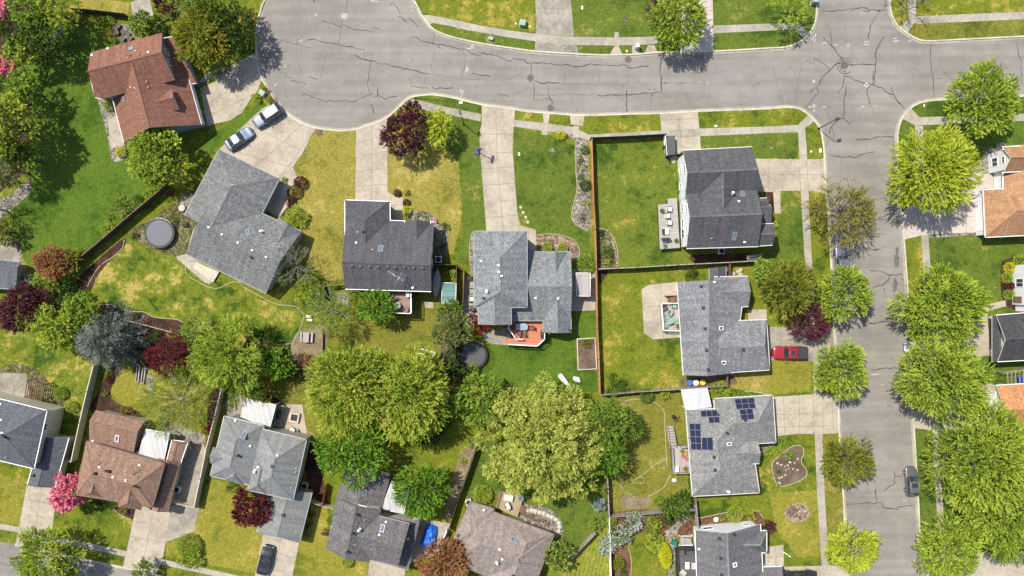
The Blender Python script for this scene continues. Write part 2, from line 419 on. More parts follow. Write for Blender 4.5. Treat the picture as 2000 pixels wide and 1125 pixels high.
def trunk_mb(x, y, z1, r, R, Hc, zc, rng, limbs=7, limb_r=None):
    mb = MB(); lean = rng.uniform(-.15, .15, 2)
    top = Vector((x + lean[0], y + lean[1], z1))
    mb.tube([(x, y, G - .05), (x, y, G + .25), (x + lean[0] * .4, y + lean[1] * .4, G + (z1 - G) * .5), top], [r * 1.5, r * 1.05, r * .85, r * .6], 8)
    for i in range(limbs):
        a = 2 * math.pi * i / limbs + rng.uniform(-.4, .4); k = rng.uniform(.45, .8); s = top + Vector((0, 0, -rng.uniform(.1, .45) * (z1 - G)))
        e = Vector((x + math.cos(a) * R * k, y + math.sin(a) * R * k, zc + Hc * rng.uniform(-.15, .5)))
        m = s.lerp(e, .5) + Vector((0, 0, .2 * R * rng.uniform(0, .5)))
        q = limb_r or r * .5
        mb.tube([s, m, e], [q, q * .6, q * .22], 5)
    return mb

BARK = {}
def bark(kind='brown'):
    if kind not in BARK:
        BARK[kind] = {'brown': lambda: plain('bark_brown', (.09, .065, .05), .95, var=.4, scale=6), 'grey': lambda: plain('bark_grey', (.2, .18, .165), .95, var=.35, scale=6),
                      'white': lambda: plain('bark_white', (.5, .48, .42), .9, var=.3, scale=6)}[kind]()
    return BARK[kind]

_tn = [0]
def tree(name, label, cx, cy, r, pal, style='leaf', zc=None, Hc=None, group=None, dens=24, ecc=(1, 0), bk='brown', cat='tree', **kw):
    """tree whose crown is centred on survey pixel (cx,cy) with radius r pixels"""
    _tn[0] += 1; rng = np.random.default_rng(100 + _tn[0])
    R0 = r / 13.18; zc = zc if zc is not None else 1.1 + R0 * .75
    k = (CAMH - zc) / CAMH; R = R0 * k; Hc = Hc if Hc is not None else R * .78
    c = P(cx, cy, zc); t = thing(name, label, cat, (c.x, c.y, G), 0, group)
    args = dict(plume=.35, lobe_r=.40)
    per, l, w = 17, .21, .115; dens *= 1.25
    sp = 1.0
    if style == 'plume': R *= 1.08; args.update(plume=.62, lobe_r=.31, shootlen=1.1, irr=.17, lobes=int(16 + R * 3.5)); per, l, w, sp = 22, .2, .095, .8; dens *= 1.15
    elif style == 'clump': args.update(plume=.15, lobe_r=.36, lobes=int(10 + R * 3), shootlen=.8); per, l, w = 15, .22, .145
    elif style == 'fine': args.update(plume=.3, lobe_r=.33, lobes=int(14 + R * 3.2), shootlen=.9); per, l, w = 15, .19, .085
    elif style == 'airy': args.update(plume=.8, lobe_r=.30, shootlen=1.3, irr=.25); per, l, w = 15, .2, .085; dens *= .6
    args.update({k2: v for k2, v in kw.items() if k2 in ('plume', 'lobe_r', 'lobes', 'irr', 'droop', 'gap', 'shootlen')})
    b, d, L, tn = crown_shoots((c.x, c.y, zc), R, Hc, rng, dens=dens, ecc=ecc, **args)
    for x2, y2, r2, z2 in kw.get('boughs', []):
        c2 = P(x2, y2, z2); R2 = r2 / 13.18 * (CAMH - z2) / CAMH; q = crown_shoots(tuple(c2), R2, R2 * .62, rng, dens=dens, **{**args, 'lobes': 14}); b, d, L, tn = (np.concatenate(z) for z in zip((b, d, L, tn), q))
    leaf_mesh('crown', b, d, L, tn, per, kw.get('l', l) * 1.12, kw.get('w', w) * 1.12, rng, pal, t, spread=sp)
    trunk_mb(c.x, c.y, max(G + .6, zc - Hc * .35), max(.06, .05 + R * .032), R, Hc, zc, rng, limbs=kw.get('limbs', 7)).build('trunk', bark(bk), t)
    return t

def bare_branches(c, R, Hc, z0, rng, n=11, r0=.07, twigs=5, sub=4):
    mb = MB(); ends = []
    for i in range(n):
        a = 2 * math.pi * i / n + rng.uniform(-.3, .3); el = rng.uniform(.15, 1.15); d = Vector((math.cos(a) * math.cos(el), math.sin(a) * math.cos(el), math.sin(el)))
        s = Vector((c[0], c[1], z0 + rng.uniform(0, .3))); e = Vector((c[0] + d.x * R * rng.uniform(.8, 1.05), c[1] + d.y * R * rng.uniform(.8, 1.05), z0 + d.z * Hc * 1.6))
        m = s.lerp(e, .5) + Vector(rng.normal(scale=.06 * R, size=3)); path = [s, m, e]; mb.tube(path, [r0, r0 * .6, r0 * .18], 4)
        for j in range(twigs):
            t = rng.uniform(.3, .95); p = s.lerp(m, t * 2) if t < .5 else m.lerp(e, t * 2 - 1)
            dd = ((e - s).normalized() + Vector(rng.normal(scale=.55, size=3))).normalized(); L = R * rng.uniform(.22, .5)
            q = p + dd * L; mb.tube([p, p.lerp(q, .5) + Vector(rng.normal(scale=.04, size=3)), q], [r0 * .35, r0 * .25, r0 * .1], 3, caps=False); ends.append((p, q))
            for k in range(sub):
                p2 = p.lerp(q, rng.uniform(.3, .95)); d2 = (dd + Vector(rng.normal(scale=.7, size=3))).normalized(); q2 = p2 + d2 * L * rng.uniform(.3, .6)
                mb.tube([p2, q2], [r0 * .18, r0 * .08], 3, caps=False); ends.append((p2, q2))
    return mb, ends

def twig_tree(name, label, cx, cy, r, pal, zc, Hc, z0, bk='grey', leaves=.5, n=12, r0=.075, twigs=6, sub=4, dens=0, cat='tree', ll=.2, lw=.09):
    """open tree: its branches show between thin foliage"""
    _tn[0] += 1; rng = np.random.default_rng(300 + _tn[0]); R = r / 13.18 * (CAMH - zc) / CAMH; c = P(cx, cy, zc)
    t = thing(name, label, cat, (c.x, c.y, G))
    mb, ends = bare_branches(c, R, Hc, z0, rng, n, r0, twigs, sub); mb.tube([(c.x, c.y, G - .05), (c.x, c.y, z0 + .3)], [r0 * 2.2, r0 * 1.6], 7)
    mb.build('trunk', bark(bk), t)
    if leaves > 0 or dens:
        sel = [e for e in ends if rng.random() < leaves]; B = []; D = []; L = []
        for p, q in sel: B.append(p); D.append((q - p).normalized()); L.append((q - p).length)
        B = np.array([tuple(x) for x in B]); D = np.array([tuple(x) for x in D]); L = np.array(L); T = rng.uniform(.2, .8, len(B))
        if dens:
            b2, d2, l2, t2 = crown_shoots((c.x, c.y, zc), R, Hc, rng, dens=dens, plume=.8, lobe_r=.33, irr=.25)
            B = np.concatenate([B, b2]); D = np.concatenate([D, d2]); L = np.concatenate([L, l2]); T = np.concatenate([T, t2])
        leaf_mesh('crown', B, D, L, T, 9, ll, lw, rng, pal, t)
    return t

def spruce(name, label, cx, cy, r, pal, zbase, ztop, zc):
    _tn[0] += 1; rng = np.random.default_rng(500 + _tn[0]); R = r / 13.18 * (CAMH - zbase) / CAMH; c = P(cx, cy, zc)
    t = thing(name, label, 'tree', (c.x, c.y, G)); B = []; D = []; L = []; T = []
    mb = MB(); mb.tube([(c.x, c.y, G - .05), (c.x, c.y, ztop)], [.2, .03], 8)
    nw = 12
    for k in range(nw):
        f = k / (nw - 1); z = zbase + (ztop - zbase) * f; rad = R * (1 - f) ** .8 + .25; nb = int(12 * (1 - f) + 5)
        for i in range(nb):
            a = 2 * math.pi * (i + rng.uniform(-.3, .3)) / nb + k * .7; ln = rad * rng.uniform(.8, 1.08); dirv = np.array([math.cos(a), math.sin(a), -.12 + f * .5]); tint = rng.uniform(.2, .8)
            m = max(3, int(ln / .36))
            for j in range(m):
                p = np.array([c.x, c.y, z]) + dirv * ln * (.25 + .75 * (j + .5) / m)
                for s in (-1, 1, 0):
                    dd = dirv * .8 + s * np.array([-math.sin(a), math.cos(a), 0]) * .8 + rng.normal(scale=.12, size=3) + np.array([0, 0, .15])
                    B.append(p); D.append(dd / np.linalg.norm(dd)); L.append(.5 * rng.uniform(.7, 1.15)); T.append(min(1, max(0, tint + rng.normal() * .25)))
    mb.build('trunk', bark('brown'), t)
    leaf_mesh('crown', np.array(B), np.array(D), np.array(L), np.array(T), 9, .19, .085, rng, pal, t, spread=.8)
    return t

def shrub(name, label, cx, cy, r, pal, h=None, style='leaf', group=None, ecc=(1, 0), cat='shrub', dens=95, l=.13, w=.075):
    """bush standing on the ground at survey pixel (cx,cy)"""
    _tn[0] += 1; rng = np.random.default_rng(700 + _tn[0]); R = r / 13.18; h = h or R * 1.25; zc = G + h * .42; c = P(cx, cy, zc); Hc = h * .58
    t = thing(name, label, cat, (c.x, c.y, G), 0, group)
    dens = min(dens, 900 / max(.2, R * R))
    if style == 'clip':    # sheared: leaves over a smooth body
        n = int(170 * R * (R + h) * 1.0) + 60; u = unit(rng.normal(size=(n, 3))); u[:, 2] = np.abs(u[:, 2]) * 1.1 - .12; u = unit(u)
        a = math.radians(ecc[1]); x = u[:, 0]; y = u[:, 1] / ecc[0]
        q = np.stack([x * math.cos(a) - y * math.sin(a), x * math.sin(a) + y * math.cos(a), u[:, 2]], 1)
        b = np.array([[c.x, c.y, zc]]) + q * np.array([[R, R, Hc]]) * rng.uniform(.72, .98, (n, 1)); d = unit(u + rng.normal(scale=.5, size=(n, 3)))
        leaf_mesh('foliage', b, d, np.full(n, .16), np.clip(rng.normal(.5, .2, n), 0, 1), 6, l * .8, w * .9, rng, pal, t)
    else:
        pl = {'leaf': .35, 'plume': 1.0, 'clump': .15}[style]
        b, d, L, tn = crown_shoots((c.x, c.y, zc), R, Hc, rng, dens=dens, plume=pl, lobe_r=.42, lobes=9, ecc=ecc); L = L * .5
        leaf_mesh('foliage', b, d, L, tn, 7, max(l, .1 + .03 * R), max(w, .055 + .018 * R), rng, pal, t)
    mb = MB()
    for i in range(4):
        a = i * 1.57 + .4; mb.tube([(c.x, c.y, G - .03), (c.x + math.cos(a) * R * .35, c.y + math.sin(a) * R * .35, zc)], [.03, .012], 4)
    mb.build('stem', bark('brown'), t)
    return t

# ---------------------------------------------------------------- houses
def quad(A, B, Cc, D, z0=None, z1=None): return A, B, Cc, D

class House:
    def __init__(s, name, label, at, roofm, wallm, trim, cat='house', ridge=None):
        p = P(*at, G); s.root = thing(name, label, cat, (p.x, p.y, G)); s.roofm, s.wallm, s.trim = roofm, wallm, trim
        s.roof = MB(); s.wall = MB(); s.gut = []; s.wings = []; s.tris = []; s.ridgem = ridge or roofm; s.caps = MB(); s.nparts = {}
    def roofface(s, pts):
        a, b, c = pts[0], pts[1], pts[2]; n = (b - a).cross(c - a)
        if n.z < 0: pts = pts[::-1]; n = -n
        n.normalize(); u = Vector((0, 0, 1)).cross(n); u = u.normalized() if u.length > 1e-6 else Vector((1, 0, 0)); v = n.cross(u)
        s.roof.face(pts, 0, [(p.dot(u), p.dot(v)) for p in pts])
        for i in range(1, len(pts) - 1): s.tris.append((pts[0], pts[i], pts[i + 1]))
    def wing(s, A, B, Cc, D, ze, zr, h0=0.0, h1=0.0, t=.5, zc=None, oh=.38, wall=True, gutter=True, dz=0.0, caps=True, th=.16, ohg=.3):
        """A-B and D-C are the eaves, the ridge runs from the A-D end to the B-C end; h = how far a hipped end runs in, in half widths"""
        zc = ze if zc is None else zc; ze += dz; zr += dz; zc += dz
        a, b = P(*A, ze), P(*B, ze); c, d = P(*Cc, zc), P(*D, zc)
        m0, m1 = a.lerp(d, t), b.lerp(c, t); L = (m1 - m0).length; hw = min((d - a).length, (c - b).length) / 2
        r0 = m0.lerp(m1, min(.48, h0 * hw / L)); r1 = m1.lerp(m0, min(.48, h1 * hw / L)); r0.z = r1.z = zr
        s.roofface([a, b, r1, r0]); s.roofface([c, d, r0, r1])
        if h0 > 0: s.roofface([d, a, r0])
        if h1 > 0: s.roofface([b, c, r1])
        dn = Vector((0, 0, -th)); q = [('e', a, b), ('e', c, d)]
        q += [('e', d, a)] if h0 > 0 else [('g', d, r0), ('g', r0, a)]
        q += [('e', b, c)] if h1 > 0 else [('g', b, r1), ('g', r1, c)]
        for k, p1, p2 in q:
            s.roof.face([p1, p1 + dn, p2 + dn, p2], 1)
        s.roof.face([a + dn, r0 + dn, r1 + dn, b + dn], 1); s.roof.face([c + dn, r1 + dn, r0 + dn, d + dn], 1)
        if h0 > 0: s.roof.face([d + dn, r0 + dn, a + dn], 1)
        if h1 > 0: s.roof.face([b + dn, r1 + dn, c + dn], 1)
        if caps:
            segs = [(r0, r1)]
            if h0 > 0: segs += [(a, r0), (d, r0)]
            if h1 > 0: segs += [(b, r1), (c, r1)]
            for p1, p2 in segs: s.cap(p1, p2)
        ctr = (a + b + c + d) / 4
        if gutter:
            for k, p1, p2 in q:
                if k == 'e':
                    e = (p2 - p1); e.z = 0; e.normalize(); nrm = Vector((e.y, -e.x, 0))
                    if nrm.dot((p1 + p2) / 2 - ctr) < 0: nrm = -nrm
                    w = .10; z1 = -.01; z0 = -.13; e0, e1 = p1 + nrm * .004, p2 + nrm * .004; o0, o1 = p1 + nrm * w, p2 + nrm * w
                    up = lambda p, z: p + Vector((0, 0, z))
                    pts = [up(e0, z1), up(e1, z1), up(o1, z1), up(o0, z1)]; low = [up(e0, z0), up(e1, z0), up(o1, z0), up(o0, z0)]; gm = MB(); s.gut.append(gm)
                    gm.face(pts if (pts[1] - pts[0]).cross(pts[2] - pts[1]).z > 0 else pts[::-1])
                    for i in range(4): gm.face([low[i], low[(i + 1) % 4], pts[(i + 1) % 4], pts[i]])
        W = dict(a=a, b=b, c=c, d=d, ze=ze, zc=zc, zr=zr, t=t, h0=h0, h1=h1); s.wings.append(W)
        if wall:
            ex = (b - a).normalized() * ohg; ey = (d - a).normalized() * oh; ex2 = (c - d).normalized() * ohg; ey2 = (c - b).normalized() * oh
            A2, B2, C2, D2 = a + ex + ey, b - ex + ey2, c - ex2 - ey2, d + ex2 - ey
            W['foot'] = (A2, B2, C2, D2); wid = (d - a).length
            s1 = (zr - ze) / max(.1, wid * t); s2 = (zr - zc) / max(.1, wid * (1 - t))
            zA = ze + s1 * oh - th - .02; zD = zc + s2 * oh - th - .02
            lo = lambda p: Vector((p.x, p.y, G - .05)); hi = lambda p, z: Vector((p.x, p.y, z))
            s.wall.face([lo(A2), lo(B2), hi(B2, zA), hi(A2, zA)]); s.wall.face([lo(C2), lo(D2), hi(D2, zD), hi(C2, zD)])
            def end(p, q_, hip):
                if hip > 0: z = min(zA, zD); s.wall.face([lo(p), lo(q_), hi(q_, min(z, zc)), hi(p, min(z, ze))])
                else:
                    m = p.lerp(q_, t); s.wall.face([lo(p), lo(q_), hi(q_, zD), hi(m, zr - th - .03), hi(p, zA)])
            end(A2, D2, h0); end(B2, C2, h1)
        return W
    def cap(s, p1, p2):
        e = p2 - p1; hv = Vector((e.x, e.y, 0)).normalized(); n = Vector((-hv.y, hv.x, 0)) * .14; up = Vector((0, 0, .035)); dn = Vector((0, 0, -.03))
        a0, a1, c0, c1, b0, b1 = p1 + n + dn, p2 + n + dn, p1 + up, p2 + up, p1 - n + dn, p2 - n + dn
        L = e.length
        s.caps.face([a0, c0, c1, a1], 0, [(0, 0), (.2, 0), (.2, L), (0, L)]); s.caps.face([c0, b0, b1, c1], 0, [(.2, 0), (.4, 0), (.4, L), (.2, L)])
    def finish(s):
        s.roof_o = s.roof.build('roof', [s.roofm, s.trim], s.root)
        if s.caps.f: s.caps.build('ridge_cap', s.ridgem, s.roof_o)
        [gm.build('gutter', s.trim, s.roof_o) for gm in s.gut]
        s.wall.build('wall', s.wallm, s.root) if s.wall.f else None
        V = [p for t in s.tris for p in t]; s.bvh = BVHTree.FromPolygons(V, [(3 * i, 3 * i + 1, 3 * i + 2) for i in range(len(s.tris))])
        return s
    def hit(s, x, y):
        cam = Vector((0, 0, CAMH)); d = (P(x, y, 0) - cam).normalized(); h = s.bvh.ray_cast(cam, d)
        return (h[0], h[1] if h[1].z > 0 else -h[1]) if h[0] is not None else (P(x, y, 4), Vector((0, 0, 1)))
    def vents(s, items):
        """things standing on the roof: kind, x, y"""
        for kind, x, y in items:
            p, n = s.hit(x, y); mb = MB()
            if kind == 'd':
                mb.box((p.x, p.y, p.z - .12), (.42, .42, .27)); mb.box((p.x, p.y, p.z + .15), (.34, .34, .05)); mb.build('roof_vent', M['darkmetal'], s.roof_o)
            elif kind == 't':
                mb.box((p.x, p.y, p.z - .12), (.26, .26, .24)); mb.cyl((p.x, p.y, p.z + .12), .1, .05, 10); mb.build('roof_vent', M['tanmetal'], s.roof_o)
            elif kind == 'w':
                mb.box((p.x, p.y, p.z - .12), (.3, .26, .25)); mb.box((p.x + .02, p.y, p.z + .13), (.24, .2, .06)); mb.build('roof_vent', M['whitemetal'], s.roof_o)
            elif kind == 'p':
                mb.cyl((p.x, p.y, p.z - .1), .05, .42, 8); mb.cyl((p.x, p.y, p.z - .05), .12, .06, 10); mb.build('vent_pipe', M['palemetal'], s.roof_o)
            elif kind == 'f':
                mb.cyl((p.x, p.y, p.z - .1), .11, .75, 12); mb.cyl((p.x, p.y, p.z + .6), .2, .16, 12, r2=.14); mb.cyl((p.x, p.y, p.z - .05), .26, .08, 12); mb.build('chimney', M['whitemetal'], s.roof_o)
            elif kind == 'k':
                mb.box((p.x, p.y, p.z - .1), (.25, .25, .5)); mb.cyl((p.x, p.y, p.z + .4), .18, .12, 10); mb.build('chimney', M['black'], s.roof_o)
    def skylight(s, x, y, w, l, ang, frame='alu', pane='skyglass'):
        w, l = w * .82, l * .85
        p, n = s.hit(x, y); ax = Vector((math.cos(ang), math.sin(ang), 0)); u = (ax - n * ax.dot(n)).normalized(); v = n.cross(u)
        def slab(hw, hl, z0, z1):
            lo = [p + u * sx * hw + v * sy * hl + n * z0 for sx, sy in ((-1, -1), (1, -1), (1, 1), (-1, 1))]; hi = [q + n * (z1 - z0) for q in lo]
            mb.face(hi)
            for i in range(4): mb.face([lo[i], lo[(i + 1) % 4], hi[(i + 1) % 4], hi[i]])
        mb = MB(); t = .09
        for cx, cy, hw, hl in ((0, l / 2 - t / 2, w / 2, t / 2), (0, -l / 2 + t / 2, w / 2, t / 2), (w / 2 - t / 2, 0, t / 2, l / 2 - t), (-w / 2 + t / 2, 0, t / 2, l / 2 - t)):
            p_, p = p, p + u * cx + v * cy; slab(hw, hl, -.05, .13); p = p_
        o = mb.build('skylight', M[frame], s.roof_o); mb = MB(); slab(w / 2 - t, l / 2 - t, -.05, .07); mb.build('pane', M[pane], o) if False else mb.build('skylight_pane', M[pane], s.roof_o)
    def solar(s, q, nu, nv, group=None):
        L = lambda a, b, t: (a[0] + (b[0] - a[0]) * t, a[1] + (b[1] - a[1]) * t)
        hc = [s.hit(*L(L(q[0], q[1], .5), L(q[3], q[2], .5), .55))]; n = hc[0][1]; p0 = hc[0][0]
        def on(xy):
            cam = Vector((0, 0, CAMH)); d = (P(*xy, 0) - cam).normalized(); k = (p0 + n * .12 - cam).dot(n) / d.dot(n); return cam + d * k
        for i in range(nu):
            for j in range(nv):
                f = lambda a, b: on(L(L(q[0], q[1], a), L(q[3], q[2], a), b)); g = .012
                c4 = [f((i + g) / nu, (j + g) / nv), f((i + 1 - g) / nu, (j + g) / nv), f((i + 1 - g) / nu, (j + 1 - g) / nv), f((i + g) / nu, (j + 1 - g) / nv)]
                mb = MB(); ctr = sum(c4, Vector()) / 4; fl = (c4[1] - c4[0]).cross(c4[2] - c4[1]).z > 0
                if not fl: c4 = c4[::-1]
                inner = [ctr + (p - ctr) * .955 + n * .004 for p in c4]; low = [p - n * .05 for p in c4]
                mb.face(c4, 1); mb.face(inner, 0)
                for a in range(4): mb.face([low[a], low[(a + 1) % 4], c4[(a + 1) % 4], c4[a]], 1)
                mb.build('solar_panel', [M['solar'], M['alu']], s.roof_o)
    def opening(s, W, side, t, zc, w, h, kind='window', frame='whitetrim'):
        """window or door in a wall; side is AB, BC, CD or DA, t how far along it"""
        f = dict(A=W['foot'][0], B=W['foot'][1], C=W['foot'][2], D=W['foot'][3]); p, q = f[side[0]], f[side[1]]
        e = Vector((q.x - p.x, q.y - p.y, 0)); ln = e.length; e.normalize(); nrm = Vector((e.y, -e.x, 0)); ctr = sum(W['foot'], Vector()) / 4
        if nrm.dot(p - ctr) < 0: nrm = -nrm
        o = Vector((p.x, p.y, 0)) + e * ln * t; o.z = G + zc; rz = math.atan2(e.y, e.x)
        pt = lambda a, b, d: o + e * a + Vector((0, 0, b)) + nrm * d
        def slab(mb, a0, a1, b0, b1, d, m=0):
            F = [pt(a0, b0, d), pt(a1, b0, d), pt(a1, b1, d), pt(a0, b1, d)]; Bk = [pt(a0, b0, -.02), pt(a1, b0, -.02), pt(a1, b1, -.02), pt(a0, b1, -.02)]
            mb.face(F, m)
            for i in range(4): mb.face([Bk[i], Bk[(i + 1) % 4], F[(i + 1) % 4], F[i]], m)
        mb = MB(); hw, hh = w / 2, h / 2
        if kind == 'window':
            fr = .1
            slab(mb, -hw, hw, hh - fr, hh, .06); slab(mb, -hw, hw, -hh, -hh + fr, .08); slab(mb, -hw, -hw + fr, -hh + fr, hh - fr, .06); slab(mb, hw - fr, hw, -hh + fr, hh - fr, .06); slab(mb, -.03, .03, -hh + fr, hh - fr, .05)
            wo = mb.build('window', M[frame], s.root); mb = MB(); slab(mb, -hw + fr, hw - fr, -hh + fr, hh - fr, .02); mb.build('pane', M['glass'], wo)
        else:
            n = 4
            slab(mb, -hw, hw, -hh, hh, .03)
            if kind == 'garage_door':
                for i in range(n): slab(mb, -hw + .08, hw - .08, -hh + h * i / n + .05, -hh + h * (i + 1) / n - .03, .05)
            else: slab(mb, -hw + .15, hw - .15, .1, hh - .15, .05); slab(mb, -hw + .15, hw - .15, -hh + .15, -.1, .05)
            mb.build(kind, M[frame], s.root)

# ---------------------------------------------------------------- vehicles (x forward, origin on the ground at the middle)
def loft(mb, rings, m=0, close=True, cap=True):
    n = len(rings[0]); base = len(mb.v)
    for r in rings: mb.v.extend([tuple(p) for p in r])
    for i in range(len(rings) - 1):
        for k in range(n if close else n - 1):
            a = base + i * n + k; b = base + i * n + (k + 1) % n
            mb.f.append((a, b, b + n, a + n)); mb.m.append(m); mb.uv.append(None); mb.sm.append(True)
    if cap:
        mb.f.append(tuple(base + k for k in range(n))[::-1]); mb.m.append(m); mb.uv.append(None); mb.sm.append(True)
        mb.f.append(tuple(base + (len(rings) - 1) * n + k for k in range(n))); mb.m.append(m); mb.uv.append(None); mb.sm.append(True)

def subsurf(o, lv=2):
    md = o.modifiers.new('round', 'SUBSURF'); md.levels = lv; md.render_levels = lv; return o

CARS = {  # length, width, height, belt height, windscreen base/top, rear glass top/base, (hood height factor, tail height factor)
    'sedan':  dict(L=4.7, W=1.82, H=1.45, belt=.92, wb=.72, wt=.12, rt=-1.05, rb=-1.72, hood=.80, tail=.96),
    'suv':    dict(L=4.55, W=1.85, H=1.68, belt=1.05, wb=.85, wt=.32, rt=-1.85, rb=-2.12, hood=.92, tail=1.0),
    'crossover': dict(L=4.45, W=1.84, H=1.62, belt=1.02, wb=.80, wt=.22, rt=-1.55, rb=-2.05, hood=.88, tail=1.0),
    'pickup': dict(L=5.3, W=1.92, H=1.78, belt=1.12, wb=.95, wt=.42, rt=-.85, rb=-1.02, hood=.95, tail=1.0),
}
def car(name, label, px, ang_to, kind, paint, cat='car', rails=False, sunroof=False, bed=None, length=None):
    c = CARS[kind]; p = P(*px, 0.0 if px[0] > 1600 and px[0] < 1785 else G + .03); q = P(*ang_to); rz = math.atan2(q.y - p.y, q.x - p.x)
    t = thing(name, label, cat, p, rz); S = (length or c['L']) / c['L']; L, W, Hh, be = c['L'] * S, c['W'], c['H'], c['belt']; hw = W / 2
    wb, wt, rt, rb = (c[k] * S for k in ('wb', 'wt', 'rt', 'rb'))
    # body shell
    def ring(x, w, zt, zb=.22):
        pts = [(-1, .0), (-1, .45), (-.985, .80), (-.93, .95), (-.72, 1.0), (-.3, 1.02), (.3, 1.02), (.72, 1.0), (.93, .95), (.985, .80), (1, .45), (1, .0)]
        return [(x, a * w, zb + (zt - zb) * b) for a, b in pts]
    h = L / 2; hd, tl = c['hood'] * be, c['tail'] * be
    st = [(h, hw * .48, hd * .60), (h - .05, hw * .66, hd * .78), (h - .2, hw * .83, hd * .89), (h - .45, hw * .93, hd * .945), (h - .8, hw * .985, hd * .98), (wb + .05, hw, be * .985), (wb - .5, hw, be), (0, hw, be), (rb + .45, hw, be), (rb - .02, hw * .995, tl), (-h + .45, hw * .97, tl * .985), (-h + .2, hw * .91, tl * .95), (-h + .06, hw * .8, tl * .88), (-h, hw * .62, tl * .72)]
    st = [x for i, x in enumerate(st) if i == 0 or x[0] < st[i - 1][0] - .01]
    mb = MB(); loft(mb, [ring(*x) for x in st]); subsurf(mb.build('body', paint, t, True), 2)
    # cabin: glass all round, roof panel above it
    w0, w1 = hw * .90, hw * .74; z0, z1 = be - .05, Hh - .07
    def cab(off, za, zb, mb, m):
        lo = [(wb, -w0 * .86), (wb + .10, 0), (wb, w0 * .86), (wb - .35, w0), (rb + .3, w0), (rb, w0 * .88), (rb - .06, 0), (rb, -w0 * .88), (rb + .3, -w0), (wb - .35, -w0)]
        up = [(wt, -w1 * .88), (wt + .07, 0), (wt, w1 * .88), (wt - .25, w1), (rt + .25, w1), (rt, w1 * .9), (rt - .05, 0), (rt, -w1 * .9), (rt + .25, -w1), (wt - .25, -w1)]
        A = [(x, y, za) for x, y in lo]; B = [(x, y, zb) for x, y in up]; n = len(lo)
        for i in range(n): mb.face([B[i], B[(i + 1) % n], A[(i + 1) % n], A[i]], m, smooth=False)
        mb.face(B[::-1], m); return B
    mb = MB(); B = cab(0, z0, z1, mb, 0); mb.build('window', M['carglass'], t, True)
    mb = MB(); R1 = [(x * 1.0, y * 1.03, z1 - .02) for x, y, z in B]; R2 = [(wt - .12 if x > wt - .1 else (rt + .1 if x < rt + .1 else x), y * .88, Hh) for x, y, z in B]; n = len(B)
    for i in range(n): mb.face([R2[i], R2[(i + 1) % n], R1[(i + 1) % n], R1[i]], 0)
    mb.face(R2[::-1], 0)
    for sy in (-1, 1):   # pillars
        mb.tube([(wb, sy * w0 * .88, z0 + .04), (wt, sy * w1 * .92, z1)], .045, 5); mb.tube([(rb + .02, sy * w0 * .9, z0 + .04), (rt, sy * w1 * .94, z1)], .06, 5); mb.tube([((wt + rt) / 2, sy * (w0 + .0), z0 + .06), ((wt + rt) / 2, sy * (w1 + .015), z1)], .045, 5)
    mb.build('roof', paint, t, True)
    if sunroof: mb = MB(); mb.box((wt - .62, 0, Hh - .03), (.62, .8, .04)); mb.build('sunroof', M['carglass'], t, True)
    if rails:
        for sy in (-1, 1): mb = MB(); mb.tube([(wt - .2, sy * w1 * .9, Hh - .02), (wt - .35, sy * w1 * .9, Hh + .05), (rt + .35, sy * w1 * .9, Hh + .05), (rt + .2, sy * w1 * .9, Hh - .02)], .025, 6); mb.build('roof_rail', M['alu'], t, True)
    if bed:
        mb = MB(); x0, x1 = rb - .12, -h + .12; mb.box(((x0 + x1) / 2, 0, be - .02), (x0 - x1, W * .86, .07)); mb.build('bed_cover', M[bed], t, True)
        for sy in (-1, 1): mb = MB(); mb.box(((x0 + x1) / 2, sy * W * .455, be - .03), (x0 - x1, .08, .1)); mb.build('bed_rail', M['black'], t, True)
    for sx in (1, -1):
        for sy in (-1, 1):
            wx = sx * L * .295; wy = sy * (hw - .1); mb = MB()
            mb.tube([(wx, wy - .11 * sy, .33), (wx, wy + .11 * sy, .33)], .33, 18); w = mb.build('wheel', M['rubber'], t, True)
            mb = MB(); mb.tube([(wx, wy + .09 * sy, .33), (wx, wy + .125 * sy, .33)], .21, 14); mb.build('rim', M['alu'], w, True)
    for sy in (-1, 1):
        mb = MB(); mb.dome((h - .25, sy * hw * .70, hd * .80), .17, .11, .07, 10, 4, full=True); mb.build('headlight', M['lamp'], t, True)
        mb = MB(); mb.dome((-h + .14, sy * hw * .74, tl * .84), .10, .15, .11, 10, 4, full=True); mb.build('taillight', M['redlens'], t, True)
        mb = MB(); mb.dome((wb - .25, sy * (hw + .12), be + .06), .08, .13, .09, 8, 3, full=True); mb.build('side_mirror', paint, t, True)
    mb = MB(); mb.box((h - .03, 0, hd * .45), (.06, hw * 1.0, .14)); mb.build('grille', M['black'], t, True)
    return t

